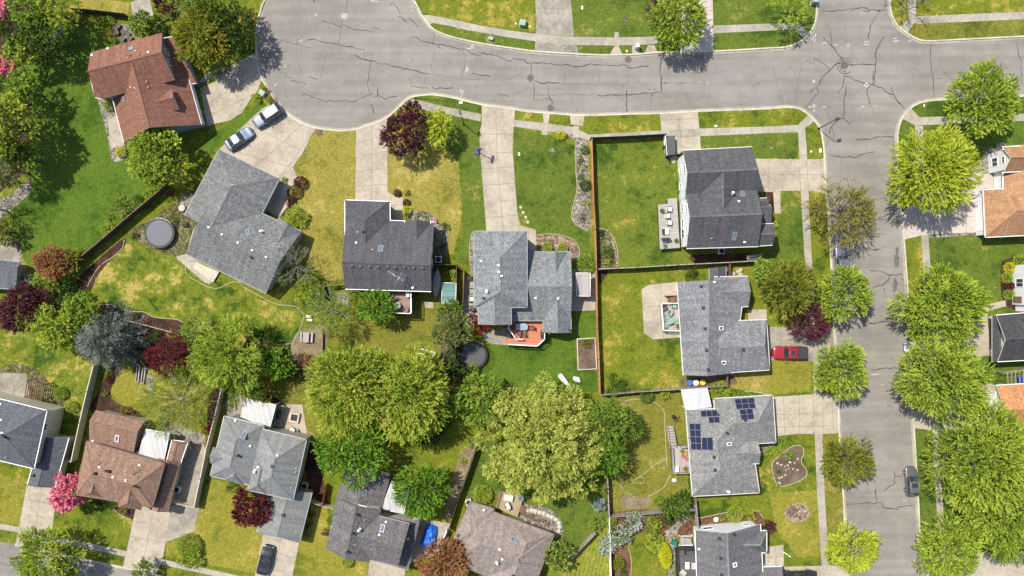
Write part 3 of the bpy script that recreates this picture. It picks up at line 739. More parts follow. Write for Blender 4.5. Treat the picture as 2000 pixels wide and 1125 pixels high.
# ---------------------------------------------------------------- fences and yard furniture
def fence(name, label, pts, mat, h=1.8, post=None, z=None, thick=.05, cap=None, step=2.4, cat='fence', rails=True, group=None, postm=None):
    z = G if z is None else z; p0 = P(*pts[0], z); t = thing(name, label, cat, (p0.x, p0.y, z), 0, group)
    for a, b in zip(pts, pts[1:]):
        a, b = P(*a, z), P(*b, z); e = b - a; L = e.length; rz = math.atan2(e.y, e.x); m = a.lerp(b, .5)
        mb = MB(); mb.box((m.x, m.y, z + .03), (L - .02, thick, h - .03), rz)
        nrm = Vector((-math.sin(rz), math.cos(rz), 0))
        if rails:
            for zz in (.3, h - .35): q = m - nrm * (thick / 2 + .025); mb.box((q.x, q.y, z + zz), (L - .1, .045, .09), rz)
        mb.build('panel', mat, t)
        if cap: mb = MB(); mb.box((m.x, m.y, z + h + .002), (L, .12, .04), rz); mb.build('top_rail', cap, t)
        n = max(1, round(L / step))
        for i in range(n + 1):
            if i == n and b is not P: pass
            q = a.lerp(b, i / n); mb = MB(); mb.box((q.x, q.y, z - .03), (.11, .11, h + .1), rz); mb.build('post', postm or mat, t)
    return t

def rail_run(t, pts, h, mat, z, baluster=None):
    """deck railing: top rail, posts and bars"""
    for a, b in zip(pts, pts[1:]):
        a, b = P(*a, z), P(*b, z); e = b - a; L = e.length; rz = math.atan2(e.y, e.x); m = a.lerp(b, .5); mb = MB()
        mb.box((m.x, m.y, z + h - .06), (L, .11, .06), rz); mb.box((m.x, m.y, z + .1), (L, .05, .05), rz)
        for i in range(int(L / .16)): q = a.lerp(b, (i + .5) / int(L / .16)); mb.box((q.x, q.y, z + .15), (.035, .035, h - .2), rz)
        for q in (a, b): mb.box((q.x, q.y, z), (.1, .1, h + .05), rz)
        mb.build('railing', mat, t)

def deck(name, label, px, z, mat, side, rail=None, railm=None, rail_h=.95, steps=None, cat='deck'):
    pts = [P(*p, z) for p in px]; c = sum(pts, Vector()) / len(pts); t = thing(name, label, cat, (c.x, c.y, G))
    mb = MB(); mb.prism(pts, z - .12, z, 0, 0, bottom=True); mb.build('floor', mat, t)
    mb = MB(); ins = [c + (p - c) * .97 for p in pts]; mb.prism(ins, G - .02, z - .13, 0); mb.build('skirt', side, t)
    if rail: rail_run(t, rail, rail_h, railm, z)
    if steps:
        a, b, dx, n = steps; a, b = P(*a, z), P(*b, z); d = Vector((dx[0], dx[1], 0)).normalized() * .3
        for i in range(n):
            zz = G + (z - G) * (n - i) / (n + 1); q = [a + d * i, b + d * i, b + d * (i + 1), a + d * (i + 1)]; mb = MB(); mb.prism(q, zz - .06, zz, 0, bottom=True)
            mb.build('step', mat, t)
    return t

def chair(name, label, px, rz, mat, cush, z=G, group=None, cat='chair', s=1.0):
    p = P(*px, z); t = thing(name, label, cat, p, rz, group); mb = MB(); mb.box((0, 0, .34 * s), (.56 * s, .56 * s, .1)); mb.build('seat', cush, t, True)
    mb = MB(); mb.face([(-.28 * s, -.28 * s, .44), (-.28 * s, .28 * s, .44), (-.44 * s, .28 * s, .95), (-.44 * s, -.28 * s, .95)]); mb.face([(-.34 * s, -.28 * s, .40), (-.5 * s, -.28 * s, .95), (-.5 * s, .28 * s, .95), (-.34 * s, .28 * s, .40)]); mb.face([(-.44 * s, -.28 * s, .95), (-.44 * s, .28 * s, .95), (-.5 * s, .28 * s, .95), (-.5 * s, -.28 * s, .95)]); mb.build('backrest', cush, t, True)
    for sy in (-1, 1):
        mb = MB(); mb.tube([(-.36 * s, sy * .31 * s, .62), (.28 * s, sy * .31 * s, .60)], .035, 6); mb.build('armrest', mat, t, True)
        for sx in (-1, 1): mb = MB(); mb.tube([(sx * .27 * s, sy * .3 * s, 0), (sx * .27 * s, sy * .3 * s, .6)], .025, 5); mb.build('leg', mat, t, True)
    return t

def table(name, label, px, size, top, z=G, rz=0.0, h=.72, shape='round', legm=None, cat='table'):
    p = P(*px, z); t = thing(name, label, cat, p, rz); mb = MB()
    if shape == 'round': mb.cyl((0, 0, h - .04), size / 2, .04, 28); mb.build('tabletop', top, t, True); mb = MB(); mb.cyl((0, 0, 0), .25, .04, 16); mb.cyl((0, 0, .04), .04, h - .08, 8); mb.build('pedestal', legm or top, t, True)
    elif shape == 'oval':
        n = 28; mb.prism([(size[0] / 2 * abs(math.cos(2 * math.pi * k / n)) ** .55 * math.copysign(1, math.cos(2 * math.pi * k / n)), size[1] / 2 * abs(math.sin(2 * math.pi * k / n)) ** .55 * math.copysign(1, math.sin(2 * math.pi * k / n))) for k in range(n)], h - .04, h, 0, bottom=True); mb.build('tabletop', top, t, True)
    else: mb.box((0, 0, h - .05), (size[0], size[1], .05)); mb.build('tabletop', top, t, True)
    if shape != 'round':
        for sx in (-1, 1):
            for sy in (-1, 1): mb = MB(); mb.tube([(sx * size[0] * .4, sy * size[1] * .36, 0), (sx * size[0] * .4, sy * size[1] * .36, h - .05)], .03, 6); mb.build('leg', legm or top, t, True)
    return t

def simple(name, label, cat, mb, mats, loc, rz=0.0, group=None):
    """one-mesh thing built round its own origin"""
    o = mb.build(name, mats, None, True); o.location = loc; o.rotation_euler = (0, 0, rz); return tag(o, label, cat, group)

def pot(label, px, r, plant=None, z=G, mat='terracotta', pal='fresh', group=None, hh=None):
    p = P(*px, z); hh = hh or r * 1.5; t = thing('flower_pot', label, 'flower pot', p, 0, group); mb = MB(); mb.cyl((0, 0, 0), r * .72, hh, 18, r2=r); mb.ring((0, 0, hh), r * .84, r * 1.08, .04, 18); mb.build('pot', M[mat], t, True)
    mb = MB(); mb.cyl((0, 0, hh), r * .83, .012, 16); mb.build('soil', M['soil'], t, True)
    if plant:
        rng = np.random.default_rng(int(px[0] * 7 + px[1])); n = 40; u = unit(rng.normal(size=(n, 3))); u[:, 2] = np.abs(u[:, 2]); b = np.tile(np.array([[p.x, p.y, p.z + hh]]), (n, 1)) + u * r * .3
        leaf_mesh('foliage', b, u, np.full(n, r * 1.1), rng.uniform(.2, .9, n), 6, .1, .06, rng, plant, t)
    return t

def ac_unit(label, px, rz=0.0, s=.85, z=G):
    p = P(*px, z); t = thing('air_conditioner', label, 'air conditioner', p, rz); mb = MB(); mb.box((0, 0, 0), (s, s, .8)); mb.build('casing', M['acwhite'], t, True)
    mb = MB(); mb.cyl((0, 0, .802), s * .4, .01, 20); mb.build('fan', M['black'], t, True); mb = MB(); mb.ring((0, 0, .80), s * .39, s * .44, .03, 20)
    for k in range(8): a = k * math.pi / 8; mb.tube([(-s * .4 * math.cos(a), -s * .4 * math.sin(a), .83), (s * .4 * math.cos(a), s * .4 * math.sin(a), .83)], .008, 4)
    mb.build('fan_guard', M['darkmetal'], t, True); return t
# ================================================================ world, sun, camera
SUN_EL, SUN_TO = math.radians(60), Vector((.78, -.62, 0)).normalized()   # shadows fall towards the lower right
scn = bpy.context.scene
w = bpy.data.worlds.new('World'); scn.world = w; w.use_nodes = True; nt = w.node_tree
bg = nt.nodes['Background'] if 'Background' in nt.nodes else nt.nodes.new('ShaderNodeBackground')
sky = nt.nodes.new('ShaderNodeTexSky'); sky.sky_type = 'NISHITA'; sky.sun_disc = False; sky.sun_elevation = SUN_EL
sd = -SUN_TO
sky.sun_rotation = math.atan2(sd.x, sd.y); sky.air_density = 1.0; sky.dust_density = 1.5
nt.links.new(sky.outputs[0], bg.inputs[0]); bg.inputs[1].default_value = 0.115
sl = bpy.data.lights.new('sun', 'SUN'); sl.energy = 4.1; sl.angle = math.radians(.53); sl.color = (1, .94, .82)
so = bpy.data.objects.new('sun', sl); C.objects.link(so)
so.rotation_euler = (Vector((SUN_TO.x * math.cos(SUN_EL), SUN_TO.y * math.cos(SUN_EL), -math.sin(SUN_EL)))).to_track_quat('-Z', 'Y').to_euler()
so.location = (0, 0, 60)
cd = bpy.data.cameras.new('camera'); cd.sensor_width = 36; cd.lens = 28; cd.clip_end = 5000; cd.clip_start = 1
co = bpy.data.objects.new('camera', cd); C.objects.link(co); co.location = (0, 0, CAMH); scn.camera = co
scn.view_settings.view_transform = 'Standard'; scn.view_settings.look = 'None'; scn.view_settings.gamma = 1.0; scn.view_settings.exposure = 0.8
scn.cycles.max_bounces = 5; scn.cycles.diffuse_bounces = 3; scn.cycles.transmission_bounces = 3; scn.cycles.use_denoising = False

# ================================================================ materials
M = {}
M['asphalt'] = None
def asphalt():
    m, nt, b = new_mat('asphalt'); v = wpos(nt)
    a = noise(nt, v, .09, 4, .6); d = noise(nt, v, .55, 5, .65); g = noise(nt, v, 22, 2, .8)
    f = mathn(nt, 'ADD', mathn(nt, 'MULTIPLY', a, .6), mathn(nt, 'MULTIPLY', d, .4))
    col = ramp(nt, f, [(.33, (.168, .155, .140)), (.5, (.217, .201, .183)), (.66, (.258, .238, .215))])
    st = ramp(nt, noise(nt, wpos(nt, loc=(50, 9, 0)), .22, 6, .7), [(.60, (1, 1, 1)), (.74, (.80, .78, .75))]); col = mixc(nt, 1.0, col, st, 'MULTIPLY')
    li = ramp(nt, noise(nt, wpos(nt, scale=(1, 1, 1), loc=(-31, 77, 0)), .35, 4, .6), [(.62, (0, 0, 0)), (.75, (.5, .5, .5))]); col = mixc(nt, li, col, (.27, .24, .20))
    col = mixc(nt, mathn(nt, 'MULTIPLY', g, .45), col, mixc(nt, 1.0, col, (.5, .5, .5), 'MULTIPLY'))
    vo = nt.nodes.new('ShaderNodeTexVoronoi'); vo.feature = 'DISTANCE_TO_EDGE'; vo.inputs['Scale'].default_value = .21
    wv = nt.nodes.new('ShaderNodeVectorMath'); wv.operation = 'ADD'; nz = nt.nodes.new('ShaderNodeTexNoise'); nz.inputs['Scale'].default_value = .7; nz.inputs['Detail'].default_value = 5; nt.links.new(v, nz.inputs['Vector'])
    sc = nt.nodes.new('ShaderNodeVectorMath'); sc.operation = 'SCALE'; sc.inputs['Scale'].default_value = 1.6; nt.links.new(nz.outputs['Color'], sc.inputs[0]); nt.links.new(v, wv.inputs[0]); nt.links.new(sc.outputs[0], wv.inputs[1]); nt.links.new(wv.outputs[0], vo.inputs['Vector'])
    ck = mathn(nt, 'MULTIPLY', ramp(nt, vo.outputs['Distance'], [(.004, (1, 1, 1)), (.012, (0, 0, 0))]), ramp(nt, d, [(.45, (0, 0, 0)), (.6, (.6, .6, .6))]))
    col = mixc(nt, ck, col, (.09, .083, .076))
    ln = ramp(nt, noise(nt, wpos(nt, scale=(.05, .9, 1), loc=(3, 0, 0)), 1.0, 3, .5), [(.42, (.90, .895, .89)), (.6, (1.03, 1.03, 1.03))]); col = mixc(nt, 1.0, col, ln, 'MULTIPLY')
    nt.links.new(col, b.inputs['Base Color']); b.inputs['Roughness'].default_value = .92; b.inputs['Specular IOR Level'].default_value = .2; bumpn(nt, b, g, .3, .02); return m
M['asphalt'] = asphalt()
M['tar'] = plain('tar_seal', (.048, .045, .042), .8, var=.4, scale=3)
M['hair'] = plain('fine_crack', (.11, .10, .095), .9, var=.3, scale=3)
M['roadpaint'] = plain('road_paint', (.45, .43, .40), .8, var=.2, scale=5)
M['stain'] = plain('oil_stain', (.10, .09, .085), .8, var=.4, scale=1.5)
conc = lambda n, a, b, c: ground_mat(n, a, b, c, 1.4, 16, .9, .25, .35)
STONES = 1
M['kerb'] = conc('kerb_concrete', (.34, .31, .25), (.44, .41, .33), (.52, .48, .39))
M['walk'] = conc('sidewalk_concrete', (.22, .20, .165), (.30, .275, .228), (.36, .33, .275))
M['drive'] = conc('driveway_concrete', (.245, .21, .16), (.335, .293, .232), (.40, .352, .28))
M['drive2'] = conc('old_concrete', (.16, .145, .118), (.25, .227, .187), (.33, .30, .25))
M['pink'] = conc('pink_concrete', (.33, .28, .255), (.42, .36, .33), (.47, .41, .375))
M['joint'] = plain('slab_joint', (.17, .15, .125), .95, var=.3)
M['bark'] = ground_mat('bark_mulch', (.035, .018, .012), (.075, .038, .026), (.12, .065, .045), 2, 14, .95, .7, .8, stones=9)
M['redbark'] = ground_mat('red_bark', (.10, .05, .025), (.17, .085, .045), (.23, .13, .075), 2, 14, .95, .7, .7, stones=9)
M['soil'] = ground_mat('garden_soil', (.07, .048, .034), (.12, .085, .062), (.17, .125, .09), 2, 12, .95, .7, .6)
M['dirt'] = ground_mat('bare_dirt', (.11, .085, .05), (.19, .15, .095), (.26, .21, .13), 2, 10, .95, .5, .5)
M['gravel'] = ground_mat('gravel', (.17, .155, .125), (.28, .255, .21), (.38, .35, .29), 2, 9, .95, .9, .9, stones=4.5)
M['rockbed'] = ground_mat('rock_bed', (.20, .13, .095), (.31, .21, .155), (.38, .29, .225), 2, 8, .95, .9, .7, stones=4.0)
M['weedy'] = ground_mat('weedy_gravel', (.075, .085, .025), (.14, .13, .05), (.24, .215, .12), 2.2, 9, .95, .8, .7, stones=5)
# grass: (dark green, main, dry)
LA = {
    'lush': lawn_mat('lawn_lush', (.034, .08, .006), (.078, .136, .014), (.145, .185, .018), .56, .25),
    'green': lawn_mat('lawn_green', (.034, .072, .008), (.093, .135, .018), (.25, .225, .05), .49, .2),
    'fresh': lawn_mat('lawn_fresh', (.034, .074, .008), (.11, .147, .018), (.28, .235, .045), .47, .18),
    'mixed': lawn_mat('lawn_mixed', (.040, .075, .007), (.13, .158, .014), (.31, .25, .05), .45, .17),
    'weedy': lawn_mat('lawn_weedy', (.034, .074, .008), (.125, .16, .015), (.34, .28, .075), .46, .13, .22),
    'dry': lawn_mat('lawn_dry', (.095, .112, .016), (.235, .208, .043), (.38, .305, .105), .40, .22),
    'olive': lawn_mat('lawn_olive', (.065, .088, .012), (.158, .16, .025), (.275, .23, .06), .45, .22),
    'yellow': lawn_mat('lawn_yellow', (.09, .115, .013), (.205, .198, .028), (.31, .26, .06), .42, .22),
    'striped': lawn_mat('lawn_striped', (.05, .08, .008), (.15, .18, .018), (.34, .30, .07), .48, .2, stripes=(.25, .55, .35)),
}

# ================================================================ ground, road, kerbs
mb = MB(); mb.face([(-1500, -1500, -.12), (1500, -1500, -.12), (1500, 1500, -.12), (-1500, 1500, -.12)])
struct(mb.build('ground', LA['olive']))
road = MB(); R0 = [P(-700, -400, 0), P(2700, -400, 0), P(2700, 1500, 0), P(-700, 1500, 0)]
road.face([R0[3], R0[2], R0[1], R0[0]], 0)
def crack(pts, w=.16, m=1, sub=3, wob=.12):
    p = [P(x, y, 0) for x, y in pts]; out = [p[0]]
    for a, b in zip(p, p[1:]):
        n = max(1, int((b - a).length / .45))
        for i in range(1, n + 1):
            q = a.lerp(b, i / n); out.append(q + (Vector((random.uniform(-wob, wob), random.uniform(-wob, wob), 0)) if i < n else Vector()))
    road.strip(out, w, .004 if m == 1 else (.0025 if m == 2 else .006), m, .45)
Z2 = lambda pts, ox, oy: [(ox + x / 3.99, oy + y / 3.99) for x, y in pts]
for seg, ox, oy, wd in [
    ([(715, 0), (705, 60), (690, 110)], 500, 0, .12), ([(690, 130), (660, 185), (700, 200), (770, 230), (910, 250), (935, 232)], 500, 0, .15), ([(520, 162), (600, 185), (665, 207)], 500, 0, .14), ([(668, 205), (655, 270), (640, 345)], 500, 0, .10),
    ([(910, 212), (965, 226)], 500, 0, .13), ([(380, 330), (400, 312), (470, 310), (500, 322), (600, 340), (690, 358), (740, 362), (840, 388)], 500, 0, .17), ([(110, 303), (300, 345), (460, 375)], 500, 0, .11),
    ([(755, 435), (900, 475), (1060, 515), (1200, 545), (1350, 575)], 500, 0, .2), ([(890, 470), (882, 560), (870, 640), (880, 700), (888, 722)], 500, 0, .12), ([(360, 735), (420, 745), (440, 760), (500, 775), (545, 800), (560, 785), (640, 788), (690, 780), (755, 795), (800, 770), (910, 728)], 500, 0, .16),
    ([(948, 695), (948, 740), (985, 760), (1010, 775), (1040, 758), (1100, 750)], 500, 0, .2), ([(948, 745), (915, 760)], 500, 0, .12), ([(898, 812), (918, 885)], 500, 0, .2), ([(215, 570), (235, 595), (290, 610)], 500, 0, .14), ([(270, 625), (330, 640), (390, 657)], 500, 0, .14), ([(410, 595), (480, 622)], 500, 0, .14),
    ([(1048, 40), (1060, 22), (1100, 55), (1128, 105)], 500, 0, .16), ([(1110, 128), (1130, 130), (1170, 172)], 500, 0, .18), ([(1180, 160), (1198, 135), (1225, 165), (1258, 212)], 500, 0, .17), ([(1205, 296), (1255, 290), (1285, 320), (1380, 340), (1420, 350), (1425, 370), (1445, 380)], 500, 0, .18), ([(1386, 255), (1382, 342)], 500, 0, .16),
    ([(1420, 350), (1450, 345), (1520, 360), (1590, 388), (1610, 380), (1660, 395), (1670, 412), (1750, 432), (1752, 410), (1850, 430), (1935, 455), (1945, 470), (1995, 475)], 500, 0, .2), ([(1205, 675), (1330, 682), (1345, 692)], 500, 0, .16), ([(1368, 675), (1400, 697), (1430, 685), (1535, 683)], 500, 0, .19), ([(1680, 575), (1825, 597)], 500, 0, .18), ([(1900, 738), (1978, 752)], 500, 0, .17),
    ([(0, 458), (100, 468), (110, 490), (155, 498), (160, 485), (210, 490), (290, 498), (300, 495), (390, 508), (400, 503), (440, 505), (490, 520), (525, 520), (590, 502), (700, 508), (890, 508), (912, 512), (895, 525), (960, 530), (1000, 517), (1065, 515)], 1000, 0, .2),
    ([(152, 500), (150, 590)], 1000, 0, .14), ([(155, 625), (140, 650)], 1000, 0, .22), ([(165, 632), (190, 632), (225, 650), (262, 650), (265, 640), (370, 647)], 1000, 0, .2), ([(168, 645), (172, 700), (168, 780)], 1000, 0, .17), ([(172, 782), (250, 775)], 1000, 0, .1), ([(283, 740), (295, 770), (320, 795), (305, 820), (295, 868)], 1000, 0, .22), ([(262, 765), (282, 780)], 1000, 0, .24),
    ([(672, 743), (890, 738), (1060, 725), (1165, 718), (1162, 640), (1155, 540), (1158, 430)], 1000, 0, .22), ([(893, 705), (895, 885)], 1000, 0, .22), ([(1095, 725), (1088, 752)], 1000, 0, .2), ([(1165, 648), (1210, 646)], 1000, 0, .17),
    ([(428, 90), (470, 88), (580, 82), (680, 65), (760, 62), (790, 80), (850, 82), (930, 82)], 1500, 0, .16), ([(740, 75), (760, 90), (790, 88)], 1500, 0, .12), ([(870, 75), (855, 110), (830, 150), (795, 210), (780, 300)], 1500, 0, .16), ([(430, 290), (480, 345), (520, 380), (560, 440), (590, 490)], 1500, 0, .17), ([(490, 235), (492, 352)], 1500, 0, .12), ([(910, 285), (870, 340), (838, 420), (838, 500), (840, 560), (830, 580), (830, 660)], 1500, 0, .17),
    ([(640, 505), (700, 500), (770, 502), (838, 500)], 1500, 0, .18), ([(570, 490), (540, 495), (500, 530), (470, 560), (425, 600), (405, 650), (370, 690)], 1500, 0, .17), ([(480, 540), (430, 490), (390, 470)], 1500, 0, .13), ([(350, 455), (370, 470), (405, 465), (400, 455), (355, 450)], 1500, 0, .1), ([(600, 540), (595, 600), (588, 660), (560, 705), (540, 728)], 1500, 0, .15), ([(600, 592), (640, 600), (690, 630), (750, 650), (815, 660), (870, 680), (930, 720), (980, 740), (1010, 790), (1065, 850)], 1500, 0, .18),
    ([(815, 655), (818, 580), (825, 550)], 1500, 0, .12), ([(800, 665), (770, 700), (775, 745), (790, 780), (793, 810)], 1500, 0, .14), ([(605, 670), (603, 740), (592, 800), (596, 870), (590, 920), (550, 930), (510, 970), (485, 1000), (480, 1045)], 1500, 0, .17), ([(590, 920), (640, 970)], 1500, 0, .16), ([(495, 990), (520, 1050), (505, 1090)], 1500, 0, .12), ([(290, 840), (320, 810), (350, 775), (370, 740), (395, 735), (390, 700), (365, 680), (330, 720)], 1500, 0, .15), ([(690, 1085), (740, 1085), (820, 1078), (880, 1068), (985, 1073)], 1500, 0, .17), ([(1272, 335), (1265, 460), (1285, 600), (1295, 770)], 1500, 0, .13), ([(1930, 320), (1950, 400), (1975, 480), (1978, 650)], 1500, 0, .12),
    ([(980, 740), (965, 700), (968, 672)], 1500, 0, .12), ([(480, 85), (530, 95), (690, 105), (720, 85), (835, 60)], 1500, 281, .16), ([(790, 985), (880, 995), (950, 1025), (1050, 1018)], 1500, 281, .15), ([(950, 1025), (940, 1060), (900, 1100), (820, 1120)], 1500, 281, .15), ([(905, 0), (915, 75)], 1500, 562, .13), ([(780, 278), (860, 272), (985, 250)], 1500, 562, .18), ([(800, 640), (870, 632), (975, 625)], 1500, 562, .17), ([(1015, 700), (1025, 955), (1065, 985)], 1500, 562, .13),
    ([(980, 310), (990, 345), (985, 405), (940, 430), (903, 460)], 1500, 843, .14), ([(988, 350), (1045, 348)], 1500, 843, .12), ([(840, 448), (848, 550), (890, 555), (895, 590), (960, 600), (1020, 607)], 1500, 843, .16), ([(600, 568), (690, 562), (790, 555), (845, 560)], 1500, 843, .13), ([(1005, 590), (1070, 580), (1135, 578)], 1500, 843, .14), ([(0, 1020), (130, 1062), (260, 1100)], 0, 843, .12), ([(0, 960), (100, 1000)], 0, 843, .08)]:
    crack(Z2(seg, ox, oy), wd * (.78 if ox == 1500 else .64))
for seg, ox, oy in [([(550, 400), (530, 500), (500, 610)], 500, 0), ([(840, 390), (845, 450)], 500, 0), ([(1395, 385), (1370, 500), (1378, 570)], 500, 0), ([(1640, 420), (1625, 520), (1600, 640)], 500, 0), ([(1200, 600), (1205, 660)], 500, 0), ([(1320, 590), (1315, 660)], 500, 0), ([(1755, 440), (1760, 520)], 500, 0), ([(408, 540), (415, 660)], 1000, 0), ([(672, 520), (680, 640)], 1000, 0), ([(905, 540), (895, 700)], 1000, 0), ([(280, 650), (283, 740)], 1000, 0), ([(1088, 755), (1085, 860)], 1000, 0), ([(370, 655), (890, 660)], 1000, 0), ([(1210, 646), (1450, 650)], 1000, 0), ([(45, 520), (70, 660), (120, 810)], 1500, 0), ([(260, 520), (230, 680), (218, 820)], 1500, 0), ([(1300, 612), (1480, 618)], 1500, 0), ([(320, 300), (310, 450), (360, 560)], 500, 0), ([(1350, 575), (1660, 620), (1995, 620)], 500, 0), ([(170, 740), (640, 735)], 1000, 0)]:
    crack(Z2(seg, ox, oy), .07, 2)
# painted survey marks and stains
def mark(x, y, l, w=.12, a=0.0):
    d = Vector((math.cos(a), math.sin(a), 0)) * l / 2; c = P(x, y, 0); road.strip([c - d, c + d], w, .007, 3)
for x, y, l, a in [(729, 2, .8, -.1), (735, 3, .5, -.1), (804, 13, .35, 0), (805, 20, .3, 0), (617, 29, .5, .9), (588, 79, .5, .9), (553, 128, .5, .9), (557, 130, .4, .9), (538, 166, .5, .9), (916, 95, .5, -.1), (920, 92, .6, 1.4), (924, 91, .6, 1.4), (911, 134, .6, 1.4), (914, 136, .6, 1.4), (912, 139, .4, 0), (900, 178, .5, 1.3), (904, 180, .5, 1.3), (902, 187, .3, 1.4),
                   (1588, 159, .5, 1.5), (1591, 159, .5, 1.5), (1588, 207, .5, 1.5), (1591, 207, .5, 1.5), (1590, 216, .4, 1), (1610, 84, .6, 0), (1632, 87, .4, 0), (1657, 86, .4, .05), (1657, 90, .4, .05), (1692, 82, .75, .1), (1692, 87, .75, .1), (1750, 80, .9, .1), (1748, 75, .5, .1), (1777, 80, .45, 0), (1561, 94, .5, .1), (1591, 79, .4, .9), (1588, 74, .5, 1.2), (1593, 69, .5, 1.4), (1610, 209, .5, 0), (1686, 208, .5, 0), (1709, 207, .5, 0), (1705, 732, .6, 0), (1711, 731, .9, .02), (1722, 752, .2, 0), (1745, 750, .3, .5), (1582, 209, .6, 0)]:
    mark(x, y, l, .09, a)
for cx, cy, rx, ry in [(1751, 508, 6, 16), (1748, 560, 5, 12), (1752, 490, 4, 8), (1748, 547, 3, 4)]:
    n = 18; c = P(cx, cy, 0); pts = [(c.x + rx / 13.2 * math.cos(2 * math.pi * i / n) * random.uniform(.6, 1.25), c.y + ry / 13.2 * math.sin(2 * math.pi * i / n) * random.uniform(.6, 1.25), .0012 + cy * 1e-6) for i in range(n)]
    road.face(pts, 4)
# dark rings of tar round the junction manhole
for r in (.55, .85, 1.15):
    c = P(1650, 128, 0); road.strip([(c.x + r * math.cos(a * .5) * random.uniform(.9, 1.1), c.y + r * math.sin(a * .5) * random.uniform(.9, 1.1)) for a in range(int(9 + r * 3))], .09, .004, 1, .4)
struct(road.build('road', [M['asphalt'], M['tar'], M['hair'], M['roadpaint'], M['stain']]))

BLK = {
 'north': [(665, -400), (665, -75), (700, -71), (740, -58), (780, -28), (807, 0), (823, 30), (838, 50), (851, 61), (876, 71), (911, 80), (951, 88), (1000, 95), (1045, 101), (1130, 106.5), (1190, 108.5), (1250, 106.5), (1283, 103), (1393, 101), (1500, 95), (1533, 93), (1550, 88), (1573, 75), (1586, 58), (1593, 40), (1595, 18), (1595, -10), (1595, -400)],
 'northeast': [(1738, -400), (1738, -10), (1738, 20), (1747, 44), (1756, 55), (1771, 66), (1788, 76), (1811, 81), (2000, 72), (2700, 40), (2700, -400)],
 'east': [(2700, 150), (2000, 187), (1846, 194), (1811, 197), (1788, 204), (1772, 216), (1761, 231), (1754, 251), (1752, 282), (1757, 400), (1764, 466), (1771, 559), (1777, 700), (1784, 843), (1788, 906), (1793, 993), (1798, 1119), (1815, 1500), (2700, 1500)],
 'centre': [(665, -400), (665, -75), (600, -60), (560, -38), (519, 0), (510, 22), (502, 53), (501, 83), (502, 108), (510, 148), (522, 170), (540, 198), (553, 214), (573, 230), (595, 242), (620, 250), (650, 254), (670, 255), (695, 252), (720, 244), (740, 237), (763, 224), (788, 200), (806, 189), (823, 186), (848, 185), (891, 192), (941, 204), (1000, 212), (1025, 217), (1075, 221), (1140, 225), (1288, 221), (1363, 217), (1500, 212), (1537, 209), (1560, 212), (1578, 223), (1593, 238), (1603, 256), (1608, 282), (1610, 306), (1614, 381), (1620, 456), (1623, 514), (1629, 647), (1637, 770), (1639, 844), (1647, 968), (1655, 1125), (1670, 1420), (1300, 1330), (600, 1190), (240, 1108), (168, 1093), (30, 1063), (0, 1058), (-700, 930), (-700, -400)],
 'south': [(-700, 1055), (0, 1180), (240, 1232), (600, 1315), (900, 1380), (900, 1500), (-700, 1500)],
}
KERB = {'north': (1, 27), 'northeast': (0, 9), 'east': (0, 17), 'centre': (1, 55), 'south': (0, 4)}
BASE = {'north': 'green', 'northeast': 'mixed', 'east': 'green', 'centre': 'mixed', 'south': 'mixed'}
for k, pts in BLK.items():
    mb = MB(); mb.prism([P(x, y, G) for x, y in pts], -.1, G, 0, 1); struct(mb.build('lot_ground', [LA[BASE[k]], M['kerb']]))
    i0, i1 = KERB[k]; q_ = [pts[i0]]
    for u_ in pts[i0 + 1:i1 + 1]:
        n_ = max(1, int(math.dist(q_[-1], u_) / 60)); v_ = q_[-1]; q_ += [(v_[0] + (u_[0] - v_[0]) * t_ / n_, v_[1] + (u_[1] - v_[1]) * t_ / n_) for t_ in range(1, n_ + 1)]
    run = [P(x, y, 0) for x, y in smoothpts(q_, 3, False)]
    A = []; area = sum(pts[i][0] * pts[(i + 1) % len(pts)][1] - pts[(i + 1) % len(pts)][0] * pts[i][1] for i in range(len(pts)))
    sg = 1 if area < 0 else -1
    for i, p in enumerate(run):
        d = (run[min(i + 1, len(run) - 1)] - run[max(i - 1, 0)]).normalized(); n = Vector((-d.y, d.x, 0)) * sg; A.append((p + n * .16, p - n * .06, p - n * .34))
    mb = MB(); z1 = G + .035; up = lambda p, z: Vector((p.x, p.y, z))
    for (a0, b0, c0), (a1, b1, c1) in zip(A, A[1:]):
        f = [up(a0, z1), up(a1, z1), up(b1, z1), up(b0, z1)]; mb.face(f if (f[1] - f[0]).cross(f[2] - f[1]).z > 0 else f[::-1])
        mb.face([up(b0, z1), up(b1, z1), up(b1 , -.02), up(b0, -.02)]); mb.face([up(a0, z1), up(a1, z1), up(a1, G - .02), up(a0, G - .02)])
        g = [up(b0, .012), up(b1, .012), up(c1, .008), up(c0, .008)]; mb.face(g if (g[1] - g[0]).cross(g[2] - g[1]).z > 0 else g[::-1], 1)
    struct(mb.build('kerb', [M['kerb'], M['walk']]))

# ================================================================ lawns
def lawn(k, px, lift=.004, curve=False):
    if curve: px = smoothpts(px)
    out = []; rr = random.Random(len(px) + int(px[0][0]))
    for p_, q_ in zip(px, px[1:] + px[:1]):      # ragged edge, as grass grows
        n = max(1, int(math.dist(p_, q_) / 3)); ox, oy = (q_[1] - p_[1]) / max(1, math.dist(p_, q_)), -(q_[0] - p_[0]) / max(1, math.dist(p_, q_))
        for i in range(n): j = rr.gauss(0, 1.5) if i else 0; out.append((p_[0] + (q_[0] - p_[0]) * i / n + ox * j, p_[1] + (q_[1] - p_[1]) * i / n + oy * j))
    return sheet('lawn', out, lift, LA[k])
lawn('lush', [(60, 62), (120, 45), (205, 52), (245, 95), (250, 300), (300, 345), (300, 380), (200, 470), (150, 505), (60, 520), (20, 440), (30, 380), (62, 330), (60, 200), (40, 130)], .004, True)
lawn('lush', [(370, 292), (470, 225), (510, 198), (520, 205), (400, 305), (372, 320)])
